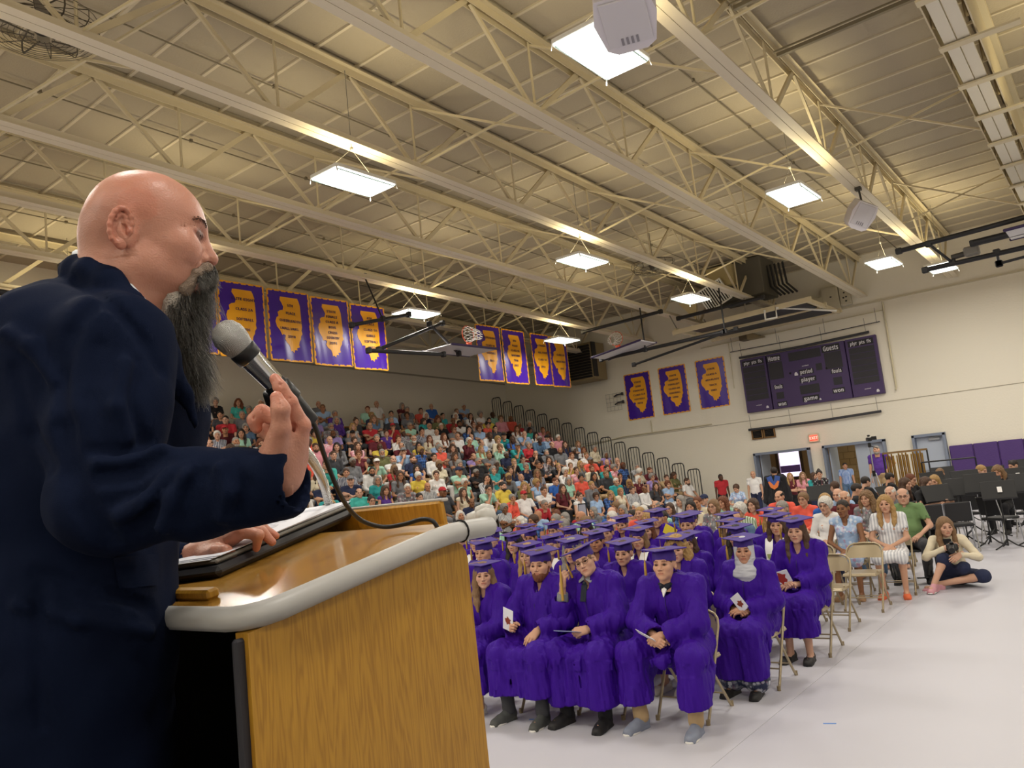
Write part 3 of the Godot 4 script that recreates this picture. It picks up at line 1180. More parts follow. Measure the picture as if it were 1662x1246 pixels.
func banners() -> void:
	var p := mat("banner_purple", "43199a", 0.32)
	p.rim_enabled = true
	p.rim = 0.6
	p.rim_tint = 0.6
	mat("banner_gold", "f5ac1f", 0.45)
	mat("banner_ink", "2c1a52", 0.6)
	var H := PI * 0.5
	var L := [
		[-9.45, 7.38, ["4TH", "PLACE", "CLASS 1A", "GIRLS", "SOFTBALL", "2009"], "gold and purple banner half hidden behind the gray beard"],
		[-10.73, 7.36, ["ELITE EIGHT", "CLASS 2A", "SOFTBALL", "2010"], "purple banner reading elite eight class 2A softball, behind the microphone head"],
		[-12.05, 7.33, ["5TH", "PLACE", "CHEERLEADING", "SMALL VARSITY", "2010"], "purple banner reading 5th place cheerleading small varsity"],
		[-13.34, 7.29, ["STATE", "FINALS", "CLASS A", "BOYS", "CROSS", "COUNTRY", "2011"], "purple banner reading state finals class A boys cross country"],
		[-14.64, 7.25, ["4TH", "PLACE", "CLASS 1A", "GIRLS", "SOFTBALL", "2012"], "purple banner reading 4th place girls softball 2012, right end of the left group"],
		[-19.78, 7.17, ["ELITE EIGHT", "CLASS 1A", "BASEBALL", "2011"], "purple banner reading elite eight baseball beside the basketball net"],
		[-21.1, 7.13, ["4TH", "PLACE", "CLASS 1A", "MARCHING", "TEAM", "2017"], "purple banner second of the right group, with six lines of lettering"],
		[-22.62, 7.12, ["SECTIONAL", "FINAL FOUR", "CLASS 1A", "2014"], "purple banner lit brightly, left of the pair behind a hanging light"],
		[-23.75, 7.1, ["", "CLASS 2A", "BASKETBALL", "2015"], "purple banner partly hidden by a hanging light, nearest the corner"]]
	var k := 0
	for b in L:
		banner(Vector3(-16.0, b[1], b[0]), H, 1.2 if k < 7 else 1.06, 1.75 if k < 5 else 1.8, b[2], b[3], 0.03, k * 1.7)
		k += 1
	var W := [[-15.29, ["STATE", "SEMI", "FINALIST", "CLASS 2-A", "FOOTBALL", "2016"], "wall banner reading state semi finalist football, left of three on the end wall"],
		[-13.74, ["STATE", "QUARTER", "FINALIST", "CLASS-2A", "FOOTBALL", "1990"], "wall banner reading state quarter finalist football, middle of three on the end wall"],
		[-12.16, ["STATE", "CLASS A", "4TH PLACE", "TRACK", "1983"], "wall banner reading state class A 4th place track, nearest the scoreboard"]]
	for b in W:
		banner(Vector3(b[0], 5.84, -27.982), 0.0, 1.12, 1.8, b[1], b[2], 0.008, b[0])
	# rods the hanging ones are laced to
	for r in [[-8.8, -15.3, 7.4, "slim rod the left group of purple banners is laced to"], [-19.1, -24.3, 7.18, "slim rod the right group of purple banners is laced to"]]:
		var t := thing("banner_rod", r[3], "rod", Vector3(-16.02, 0, 0))
		var s := st()
		tube(s, [Vector3(0, roof(r[0], 7.70), r[0]), Vector3(0, roof(r[1], 7.66), r[1])], 0.012, 6)
		obj("rod", s, mat("wire_grey", "8d8a80", 0.5), t)
		s = st()
		for q in 5:
			var z: float = lerpf(r[0], r[1], q / 4.0)
			tube(s, [Vector3(0, roof(z, 7.68), z), Vector3(-1.05, roof(z, 7.95), z)], 0.006, 5)
		obj("lacing", s, mat("wire_grey", "8d8a80", 0.5), t)

# ---------------------------------------------------------------- bleachers
const ROWS := 16
func seat_y(j: int) -> float:
	return 0.67 + 0.26 * j
func seat_x(j: int) -> float:
	return -12.6 - 0.575 * j

func bleachers() -> void:
	var t := thing("bleachers", "sixteen row wooden bleachers full of spectators along the left wall", "bleachers")
	var wood := mat("bench_wood", "a9753c", 0.45)
	var deck := mat("bleacher_deck", "4d4840", 0.7)
	var z0 := -26.3
	var z1 := -3.0
	for j in ROWS:
		var s := st()
		bx(s, Vector3(seat_x(j), seat_y(j) - 0.02, (z0 + z1) * 0.5), Vector3(0.22, 0.04, z1 - z0), Basis(), 0.008)
		obj("seat_plank", s, wood, t)
		s = st()
		bx(s, Vector3(seat_x(j) + 0.33, seat_y(j) - 0.445, (z0 + z1) * 0.5), Vector3(0.6, 0.03, z1 - z0), Basis(), 0.005)
		obj("foot_deck", s, deck, t)
		s = st()
		bx(s, Vector3(seat_x(j) + 0.05, seat_y(j) - 0.24, (z0 + z1) * 0.5), Vector3(0.03, 0.38, z1 - z0))
		obj("riser_board", s, deck, t)
	var names := ["bottom", "second", "third", "fourth", "fifth", "sixth", "seventh", "eighth", "ninth", "tenth", "eleventh", "twelfth", "thirteenth", "fourteenth", "fifteenth", "topmost"]
	for j in ROWS:
		var r := thing("bleacher_rail", "black tubular end rail of the bleachers, %s of the sixteen steps" % names[j], "rail", Vector3(seat_x(j), seat_y(j) - 0.4, -26.315), 0.0, "black end rails of the bleachers")
		var s := st()
		var w := 0.46
		tube(s, [Vector3(w * 0.5, 0, 0), Vector3(w * 0.5, 1.46, 0), Vector3(w * 0.5 - 0.03, 1.54, 0), Vector3(w * 0.5 - 0.1, 1.57, 0), Vector3(-w * 0.5 + 0.1, 1.57, 0), Vector3(-w * 0.5 + 0.03, 1.54, 0), Vector3(-w * 0.5, 1.46, 0), Vector3(-w * 0.5, 0, 0)], 0.021, 7)
		obj("frame", s, mat("rail_black", "17171a", 0.45), r)
		for k in 3:
			s = st()
			var x := -w * 0.5 + w * (k + 1) / 4.0
			tube(s, [Vector3(x, 0, 0), Vector3(x, 1.57, 0)], 0.013, 6)
			obj("baluster", s, mat("rail_black", "17171a", 0.45), r)
		s = st()
		bar(s, Vector3(-w * 0.5, 0.4, 0), Vector3(w * 0.5, 0.4, 0), 0.03, 0.03)
		obj("bottom_bar", s, mat("rail_black", "17171a", 0.45), r)

# ---------------------------------------------------------------- seats (facing -z, origin on the floor)
var chair0: Node3D
func folding_chair() -> Node3D:
	var t := thing("folding_chair", "beige metal folding chair", "chair")
	var m := mat("chair_beige", "a8997c", 0.32, 0.35)
	for e in [-1.0, 1.0]:
		var s := st()
		tube(s, [Vector3(e * 0.215, 0.0, -0.245), Vector3(e * 0.215, 0.44, 0.02)], 0.0125, 8)
		obj("front_leg", s, m, t)
		s = st()
		tube(s, [Vector3(e * 0.185, 0.0, 0.27), Vector3(e * 0.185, 0.42, -0.06), Vector3(e * 0.185, 0.47, -0.1)], 0.0115, 8)
		obj("rear_leg", s, m, t)
		for q in [Vector3(e * 0.215, 0.012, -0.245), Vector3(e * 0.185, 0.012, 0.27)]:
			s = st()
			tube(s, [q - Vector3(0, 0.012, 0), q + Vector3(0, 0.03, 0)], 0.017, 8)
			obj("foot_cap", s, mat("chair_cap", "8c7c60", 0.6), t)
	var s2 := st()
	var arc := []
	arc.append(Vector3(-0.215, 0.44, 0.02))
	arc.append(Vector3(-0.215, 0.62, 0.128))
	for k in 9:
		var a := PI * (1.0 - k / 8.0)
		arc.append(Vector3(0.215 * (signf(cos(a)) * pow(absf(cos(a)), 0.6)), 0.66 + 0.115 * pow(sin(a), 0.8), 0.152 + 0.069 * sin(a)))
	arc.append(Vector3(0.215, 0.62, 0.128))
	arc.append(Vector3(0.215, 0.44, 0.02))
	tube(s2, arc, 0.0125, 8)
	obj("back_tube", s2, m, t)
	# pressed back panel, bowed backwards
	s2 = st()
	s2.set_smooth_group(1)
	for side in 2:
		for i in 12:
			var q := []
			for c in [[0, 0], [1, 0], [1, 1], [0, 1]]:
				var u: float = -1.0 + 2.0 * (i + c[0]) / 12.0
				var top := 0.655 + 0.105 * pow(maxf(1.0 - pow(absf(u), 3.0), 0.0), 0.5)
				var y: float = 0.60 if c[1] == 0 else top
				q.append(Vector3(u * 0.208, y, 0.115 + (y - 0.60) * 0.55 + 0.03 * (1.0 - u * u) + (0.004 if side == 0 else -0.004)))
			if side == 0:
				face(s2, q[0], q[1], q[2], q[3])
			else:
				face(s2, q[3], q[2], q[1], q[0])
	obj("back_panel", s2, m, t)
	s2 = st()
	bx(s2, Vector3(0, 0.445, -0.02), Vector3(0.39, 0.018, 0.38), Basis(), 0.008)
	bx(s2, Vector3(0, 0.43, -0.02), Vector3(0.4, 0.025, 0.39), Basis(), 0.01)
	obj("seat", s2, m, t)
	for q in [[0.16, -0.15, 0.215], [0.13, 0.168, 0.185]]:
		s2 = st()
		tube(s2, [Vector3(-q[2], q[0], q[1]), Vector3(q[2], q[0], q[1])], 0.007, 6)
		obj("cross_rod", s2, m, t)
	return t

var band_chair0: Node3D
func band_chair() -> Node3D:
	var t := thing("band_chair", "black padded stacking chair", "chair")
	var ch := mat("chrome", "c9ccd0", 0.18, 0.95)
	var bk := mat("chair_black", "1d1d20", 0.55)
	for e in [-1.0, 1.0]:
		var s := st()
		tube(s, [Vector3(e * 0.23, 0, -0.22), Vector3(e * 0.22, 0.42, -0.18), Vector3(e * 0.22, 0.44, 0.1)], 0.012, 7)
		obj("front_leg", s, ch, t)
		s = st()
		tube(s, [Vector3(e * 0.23, 0, 0.26), Vector3(e * 0.215, 0.44, 0.16), Vector3(e * 0.2, 0.85, 0.24)], 0.012, 7)
		obj("rear_leg", s, ch, t)
	var s2 := st()
	bx(s2, Vector3(0, 0.455, -0.02), Vector3(0.45, 0.05, 0.43), Basis(), 0.02)
	obj("seat", s2, bk, t)
	s2 = st()
	bx(s2, Vector3(0, 0.69, 0.205), Vector3(0.43, 0.34, 0.035), Basis(Vector3.RIGHT, 0.18), 0.016)
	obj("backrest", s2, bk, t)
	return t

var stand0: Node3D
func music_stand() -> Node3D:
	var t := thing("music_stand", "black music stand", "music stand")
	var bk := mat("stand_black", "151517", 0.55)
	var s := st()
	tube(s, [Vector3(0, 0.06, 0), Vector3(0, 0.85, 0)], 0.013, 7)
	obj("pole", s, bk, t)
	for k in 3:
		var a := TAU * k / 3.0 + 0.3
		s = st()
		tube(s, [Vector3(0, 0.16, 0), Vector3(cos(a) * 0.13, 0.06, sin(a) * 0.13), Vector3(cos(a) * 0.27, 0.012, sin(a) * 0.27)], 0.012, 6)
		obj("leg", s, bk, t)
	s = st()
	var b := Basis(Vector3.RIGHT, -0.45)
	bx(s, Vector3(0, 0.99, -0.0), Vector3(0.52, 0.34, 0.012), b, 0.004)
	bx(s, Vector3(0, 0.99, 0) + b * Vector3(0, -0.17, 0.03), Vector3(0.52, 0.012, 0.06), b, 0.004)
	obj("desk", s, bk, t)
	s = st()
	tube(s, [Vector3(0, 0.82, 0), Vector3(0, 0.96, -0.02)], 0.02, 7)
	obj("knuckle", s, bk, t)
	return t

# ---------------------------------------------------------------- ceiling gear
func ring(s: SurfaceTool, c: Vector3, r: float, th: float, t := Basis(), n := 28, sides := 6) -> void:
	var p := []
	for k in n + 1:
		var a := TAU * k / n
		p.append(c + t * Vector3(cos(a) * r, 0, sin(a) * r))
	tube(s, p, th, sides)

func hoop(at: Vector3, b: Basis, label: String, back: String) -> Node3D:
	var t := thing("basketball_hoop", label, "basketball hoop", at)
	t.basis = b
	var s := st()
	bx(s, Vector3.ZERO, Vector3(1.8, 0.03, 1.05), Basis(), 0.008)
	obj("backboard", s, mat(back, "d9d8de", 0.25), t)
	for e in [-1.0, 1.0]:
		s = st()
		bx(s, Vector3(0, 0, e * 0.52), Vector3(1.86, 0.06, 0.05), Basis(), 0.015)
		obj("edge_pad", s, mat("pad_dark_purple", "2c1d4a", 0.6), t)
	s = st()
	ring(s, Vector3(0, 0.36, 0.3), 0.225, 0.011, Basis(Vector3.RIGHT, PI * 0.5))
	obj("rim", s, mat("rim_orange", "d6532a", 0.45), t)
	s = st()
	bx(s, Vector3(0, 0.07, 0.3), Vector3(0.14, 0.14, 0.1), Basis(), 0.01)
	obj("rim_bracket", s, mat("rim_orange", "d6532a", 0.45), t)
	s = st()
	for k in 12:
		for w in [-1.0, 1.0]:
			var p := []
			for q in 6:
				var f := q / 5.0
				var a: float = TAU * (k + w * f * 1.6) / 12.0
				var r := lerpf(0.222, 0.12, pow(f, 0.7))
				p.append(Vector3(cos(a) * r, 0.36 + sin(a) * r - 0.1 * f * f, 0.3 + 0.38 * f))
			tube(s, p, 0.007, 4)
	obj("net", s, mat("net_white", "dcd8d2", 0.8), t)
	return t

func pipe_frame(list: Array, label: String) -> void:
	var t := thing("hoop_frame", label, "frame")
	for p in list:
		var s := st()
		tube(s, p[0], p[1], 8)
		obj("pipe", s, mat("pipe_black", "1b1b1e", 0.5), t)
		for q in [p[0][0], p[0][p[0].size() - 1]]:
			s = st()
			bx(s, q, Vector3(0.14, 0.14, 0.1), Basis(), 0.02)
			obj("clamp", s, mat("pipe_black", "1b1b1e", 0.5), t)

func ceiling_gear() -> void:
	hoop(Vector3(-13.5, 5.6, -15.5), Basis(Vector3.UP, PI * 0.5), "folded up basketball hoop left of the right group of hanging banners", "glass_board")
	pipe_frame([[[Vector3(-13.4, 5.35, -12.2), Vector3(-13.4, 5.42, -14.7)], 0.05], [[Vector3(-13.6, 5.45, -12.7), Vector3(-13.6, 6.15, -14.6), Vector3(-13.6, 6.3, -15.0)], 0.045], [[Vector3(-13.9, 6.05, -12.2), Vector3(-13.9, 6.5, -14.1)], 0.045], [[Vector3(-13.5, 6.2, -14.4), Vector3(-13.5, 5.5, -15.4)], 0.035], [[Vector3(-13.9, 6.3, -13.2), Vector3(-14.42, 7.5, -13.2)], 0.02]],
		"black pipe frame holding the folded hoop beside the left banner group")
	hoop(Vector3(-12.35, 5.82, -22.0), Basis(Vector3(0, 0, 1), 0.12), "folded up basketball hoop with orange rim, left of the slatted heater", "glass_board")
	pipe_frame([[[Vector3(-13.9, 6.75, -22.2), Vector3(-11.0, 6.8, -22.2)], 0.055], [[Vector3(-13.4, 5.72, -22.3), Vector3(-9.1, 5.78, -22.3)], 0.055], [[Vector3(-11.0, 6.7, -23.4), Vector3(-8.2, 6.75, -23.4)], 0.06], [[Vector3(-12.6, 5.45, -23.0), Vector3(-9.0, 5.9, -23.0)], 0.04], [[Vector3(-11.75, 5.74, -22.3), Vector3(-11.75, 7.2, -22.3)], 0.025], [[Vector3(-9.07, 5.78, -22.3), Vector3(-9.07, 7.2, -22.3)], 0.025]],
		"black pipe frame of the hoop by the heater, long dark pipes under the joists")
	var h3 := hoop(Vector3(-0.55, 5.95, -19.0), Basis(Vector3(0, 0, 1), 0.02), "folded hoop cut by the right edge of the picture", "glass_board")
	h3.rotate_object_local(Vector3.UP, 0.0)
	pipe_frame([[[Vector3(-3.5, 6.15, -19.0), Vector3(2.2, 6.3, -19.0)], 0.055], [[Vector3(-3.15, 5.72, -19.6), Vector3(2.2, 5.72, -19.6)], 0.055], [[Vector3(-2.1, 5.98, -19.2), Vector3(0.6, 6.0, -19.2)], 0.075], [[Vector3(-2.9, 6.15, -19.0), Vector3(-2.6, 5.75, -19.6)], 0.03], [[Vector3(-1.75, 5.5, -19.6), Vector3(0.5, 5.62, -19.6)], 0.03], [[Vector3(-1.75, 5.5, -19.6), Vector3(-1.75, 5.75, -19.6)], 0.03]],
		"long black hoop pipes at the right edge below the girder")
	var cb := thing("winch_box", "gray winch on the black pipes at the right", "winch", Vector3(-2.45, 5.86, -19.6))
	var sw := st()
	bx(sw, Vector3(0.25, 0.04, 0), Vector3(0.3, 0.2, 0.22), Basis(), 0.03)
	obj("motor", sw, mat("motor_grey", "77736c", 0.5), cb)
	sw = st()
	tube(sw, [Vector3(-0.15, 0, 0), Vector3(0.12, 0.02, 0)], 0.06, 10)
	obj("drum", sw, mat("motor_dark", "3d3a36", 0.5), cb)
	var h4 := hoop(Vector3(-13.2, 7.2, -3.35), Basis(Vector3.UP, PI * 0.5), "folded hoop with a purple corner pad at the left edge of the picture", "glass_board")
	var pc := st()
	bx(pc, Vector3(-0.2, 0.12, 0.5), Vector3(1.4, 0.22, 0.24), Basis(), 0.04)
	obj("corner_pad", pc, mat("pad_purple_bright", "46307c", 0.5), h4)
	pipe_frame([[[Vector3(-15.2, 6.3, -5.0), Vector3(-15.2, 6.05, -9.2)], 0.06], [[Vector3(-15.2, 6.2, -7.6), Vector3(-15.2, 6.9, -6.4)], 0.04], [[Vector3(-15.2, 6.1, -8.6), Vector3(-15.2, 7.4, -8.6)], 0.03]], "black pipes behind the bald man's neck at the left")
	# wire fan cages
	for q in [[Vector3(-9.65, 8.15, -3.95), 0.62, "round wire cage of a ceiling fan in the top left corner"], [Vector3(-9.75, 7.55, -19.6), 0.6, "round wire fan cage in the joists left of the heater"]]:
		var t := thing("ceiling_fan", q[2], "fan", q[0])
		var wm := mat("cage_wire", "5e574b", 0.5, 0.3)
		var r: float = q[1]
		for k in 12:
			var s := st()
			var a := TAU * k / 12.0
			tube(s, [Vector3(cos(a) * 0.1, -0.19, sin(a) * 0.1), Vector3(cos(a) * r * 0.93, -0.13, sin(a) * r * 0.93), Vector3(cos(a) * r, -0.06, sin(a) * r), Vector3(cos(a) * r, 0.06, sin(a) * r), Vector3(cos(a) * 0.1, 0.2, sin(a) * 0.1)], 0.006 if k % 3 else 0.011, 5)
			obj("rib", s, wm, t)
		for k in 9:
			var s := st()
			var f := 0.2 + 0.1 * k
			ring(s, Vector3(0, -0.19 + 0.06 * f * f, 0), r * f, 0.004, Basis(), 28, 4)
			obj("wire_ring", s, wm, t)
		for y in [-0.03, 0.06]:
			var s := st()
			ring(s, Vector3(0, y, 0), r, 0.005, Basis(), 28, 4)
			obj("wire_ring", s, wm, t)
		var s2 := st()
		lathe(s2, [Vector2(0, -0.12), Vector2(0.09, -0.12), Vector2(0.12, -0.02), Vector2(0.1, 0.14), Vector2(0.0, 0.16)], 16)
		obj("motor", s2, mat("motor_dark", "3d3a36", 0.5), t)
		for k in 4:
			s2 = st()
			var a := TAU * k / 4.0 + 0.4
			bx(s2, Vector3(cos(a) * r * 0.5, 0, sin(a) * r * 0.5), Vector3(r * 0.75, 0.012, 0.15), Basis(Vector3.UP, -a) * Basis(Vector3.RIGHT, 0.35), 0.004)
			obj("blade", s2, mat("fan_blade", "8c8574", 0.4, 0.3), t)
		s2 = st()
		tube(s2, [Vector3(0, 0.15, 0), Vector3(0, roof(q[0].z, 9.15) - q[0].y, 0)], 0.02, 6)
		obj("hanger", s2, wm, t)
	# heater with slatted louvre and its frame
	var hv := thing("unit_heater", "big ceiling heater with a white slatted louvre near the end wall", "heater", Vector3(-9.5, 7.6, -25.0))
	var s4 := st()
	bx(s4, Vector3(0.1, 0.15, -0.3), Vector3(1.7, 1.25, 1.3), Basis(), 0.03)
	obj("cabinet", s4, mat("heater_dark", "5b574d", 0.6), hv)
	s4 = st()
	bx(s4, Vector3(-0.35, 0.35, 0.45), Vector3(0.9, 0.7, 0.25), Basis(), 0.02)
	obj("side_panel", s4, mat("heater_cream", "b9a87a", 0.6), hv)
	var lb := Basis(Vector3(0, 0, 1), 0.35) * Basis(Vector3.RIGHT, 0.35)
	var lo := Vector3(-0.55, -0.25, 0.75)
	s4 = st()
	for e in [-1.0, 1.0]:
		bx(s4, lo + lb * Vector3(e * 0.44, 0, 0), Vector3(0.05, 0.75, 0.08), lb, 0.008)
		bx(s4, lo + lb * Vector3(0, e * 0.36, 0), Vector3(0.88, 0.05, 0.08), lb, 0.008)
	obj("louvre_frame", s4, mat("lamp_white", "e9e7df", 0.5), hv)
	s4 = st()
	bx(s4, lo + lb * Vector3(0, 0, -0.06), Vector3(0.84, 0.68, 0.03), lb)
	obj("louvre_back", s4, mat("vent_dark", "1c1a18", 0.7), hv)
	for k in 10:
		s4 = st()
		bx(s4, lo + lb * Vector3(-0.37 + 0.082 * k, 0, 0.0), Vector3(0.03, 0.68, 0.05), lb * Basis(Vector3.UP, 0.6), 0.004)
		obj("slat", s4, mat("lamp_white", "e9e7df", 0.5), hv)
	s4 = st()
	prism(s4, PackedVector2Array([Vector2(-0.35, 0.3), Vector2(0.3, 0.2), Vector2(-0.15, -0.45)]), 0.04, Transform3D(lb, lo + Vector3(-0.75, -0.2, 0.1)))
	obj("deflector", s4, mat("heater_cream", "b9a87a", 0.6), hv)
	for k in 5:
		s4 = st()
		var x := 0.95 + 0.13 * k
		tube(s4, [Vector3(x, 0.5, -0.2), Vector3(x + 0.03, -0.2, -0.25), Vector3(x + 0.3, -0.55, -0.3)], 0.035, 7)
		obj("pipe", s4, mat("pipe_black", "1b1b1e", 0.5), hv)
	for z in [0.2, -0.8]:
		s4 = st()
		for x in [-0.6, 0.8]:
			tube(s4, [Vector3(x, 0.7, z), Vector3(x, 1.05, z)], 0.02, 6)
		obj("hanger", s4, mat("wire_grey", "8d8a80", 0.5), hv)
	var fr := thing("service_frame", "cream steel frame with dark panels slung below the heater", "frame", Vector3(-9.3, 6.45, -25.6))
	for z in [-1.6, 0.0, 1.5]:
		s4 = st()
		bar(s4, Vector3(-2.3, -0.05, z), Vector3(2.3, 0.05, z), 0.09, 0.15)
		obj("beam", s4, mat("joist_paint", "d9ccab", 0.6), fr)
	for x in [-2.2, 2.2]:
		s4 = st()
		bar(s4, Vector3(x, 0, -1.6), Vector3(x, 0.03, 1.5), 0.09, 0.12)
		obj("beam", s4, mat("joist_paint", "d9ccab", 0.6), fr)
		for z in [-1.5, 1.4]:
			s4 = st()
			var hx := -2.15 if x < 0 else 0.23
			tube(s4, [Vector3(hx, 0, z), Vector3(hx - (0.3 if x < 0 else 0.0), 0.75, z)], 0.02, 6)
			obj("hanger", s4, mat("wire_grey", "8d8a80", 0.5), fr)
	for z in [-0.8, 0.75]:
		s4 = st()
		bx(s4, Vector3(0.1, 0.0, z), Vector3(3.9, 0.05, 1.15), Basis(), 0.01)
		obj("dark_panel", s4, mat("frame_dark", "22242a", 0.5), fr)
	s4 = st()
	tube(s4, [Vector3(0.9, 0.0, 1.62), Vector3(0.9, -0.3, 1.65), Vector3(1.25, -0.3, 1.65), Vector3(1.25, 0.0, 1.62), Vector3(2.4, -0.1, -0.6)], 0.035, 8)
	obj("drain_pipe", s4, mat("lamp_white", "e9e7df", 0.5), fr)
	# louvred outlet in the corner behind the banners
	var ob := thing("corner_unit", "dark slatted ventilation unit in the corner behind the hanging banners", "vent", Vector3(-17.3, 6.55, -27.3))
	s4 = st()
	bx(s4, Vector3.ZERO, Vector3(1.6, 1.5, 1.0), Basis(), 0.02)
	obj("cabinet", s4, mat("duct_tan", "8f7f5c", 0.6), ob)
	for k in 12:
		s4 = st()
		bx(s4, Vector3(0, -0.62 + 0.112 * k, 0.52), Vector3(1.45, 0.1, 0.02), Basis(Vector3.RIGHT, 0.5), 0.003)
		obj("slat", s4, mat("pipe_black", "1b1b1e", 0.5), ob)
	s4 = st()
	bx(s4, Vector3(0.8, 0.05, 0.35), Vector3(0.06, 1.4, 0.3), Basis(), 0.01)
	obj("side_panel", s4, mat("pipe_black", "1b1b1e", 0.5), ob)
	# loudspeakers
	var qs := [[Vector3(-3.72, 6.75, -17.2), Basis(Vector3.UP, 0.5) * Basis(Vector3.RIGHT, 0.5) * Basis(Vector3(0, 0, 1), -0.5), 1.0, "white loudspeaker tilted under the joist in front of the far lights"], [Vector3(-3.42, 6.75, -7.0), Basis(Vector3.UP, 0.35) * Basis(Vector3.RIGHT, 1.25), 1.3, "large white loudspeaker box at the top edge beside the largest light"]]
	for q in qs:
		var t := thing("loudspeaker", q[3], "speaker", q[0])
		var s := st()
		var bs: Basis = q[1] * Basis.from_scale(Vector3(q[2], q[2], q[2]))
		prism(s, PackedVector2Array([Vector2(-0.2, 0.2), Vector2(0.2, 0.2), Vector2(0.25, -0.02), Vector2(0.2, -0.3), Vector2(0.12, -0.36), Vector2(-0.12, -0.36), Vector2(-0.2, -0.3), Vector2(-0.25, -0.02)]), 0.34, Transform3D(bs, Vector3.ZERO))
		obj("cabinet", s, mat("speaker_white", "dcd8de", 0.45), t)
		s = st()
		bx(s, bs * Vector3(0, -0.05, 0.18), Vector3(0.36, 0.44, 0.02) * q[2], q[1], 0.008)
		obj("grille", s, mat("speaker_grille", "cfccd2", 0.7), t)
		s = st()
		for k in 4:
			bx(s, bs * Vector3(-0.06 + 0.04 * k, -0.22, 0.192), Vector3(0.02, 0.07, 0.006) * q[2], q[1])
		obj("badge", s, mat("speaker_badge", "8d8a92", 0.6), t)
		s = st()
		tube(s, [bs * Vector3(0, 0.1, -0.1), Vector3(0, roof(q[0].z, 7.93) - q[0].y, 0)], 0.02, 6)
		bx(s, Vector3(0, roof(q[0].z, 7.87) - q[0].y - 0.04, 0), Vector3(0.12, 0.08, 0.12), Basis(), 0.01)
		obj("bracket", s, mat("motor_dark", "3d3a36", 0.5), t)
	# curtain tracks at upper right
	var kk := 0
	for z in [-11.2, -13.0]:
		var s := st()
		bar(s, Vector3(-3.7, roof(z, 9.02), z), Vector3(4.2, roof(z, 9.02), z), 0.07, 0.06)
		bar(s, Vector3(-3.7, roof(z, 9.02), z + 0.16), Vector3(4.2, roof(z, 9.02), z + 0.16), 0.025, 0.03)
		tag(obj("curtain_track", s, mat("track_grey", "8a8068", 0.5)), ["grey double track under the ceiling at the upper right, nearer the camera", "grey double track under the ceiling at the upper right, farther from the camera"][kk], "track")
		kk += 1

# ---------------------------------------------------------------- lectern and what lies on it
func wood_mat(key: String, base: String, dark: String, vert: bool) -> StandardMaterial3D:
	var m := mat(key, "ffffff", 0.38)
	var n1 := noise(11, 0.012, 4)
	var n2 := noise(12, 0.06, 3)
	var a := Color(base)
	var b := Color(dark)
	m.albedo_texture = tex(512, 512, func(x: int, y: int) -> Color:
		var u := float(x if vert else y)
		var v := float(y if vert else x)
		var w := n1.get_noise_2d(u * 1.6, v * 0.12) * 38.0
		var g := 0.5 + 0.5 * sin((u * 0.16 + w * 0.55))
		var f := n2.get_noise_2d(u * 4.0, v * 0.16) * 0.5 + 0.5
		return a.lerp(b, clampf(0.15 + 0.38 * g * g + 0.45 * (f - 0.35), 0.0, 1.0)))
	m.uv1_triplanar = true
	m.uv1_scale = Vector3(2.1, 2.1, 2.1)
	return m

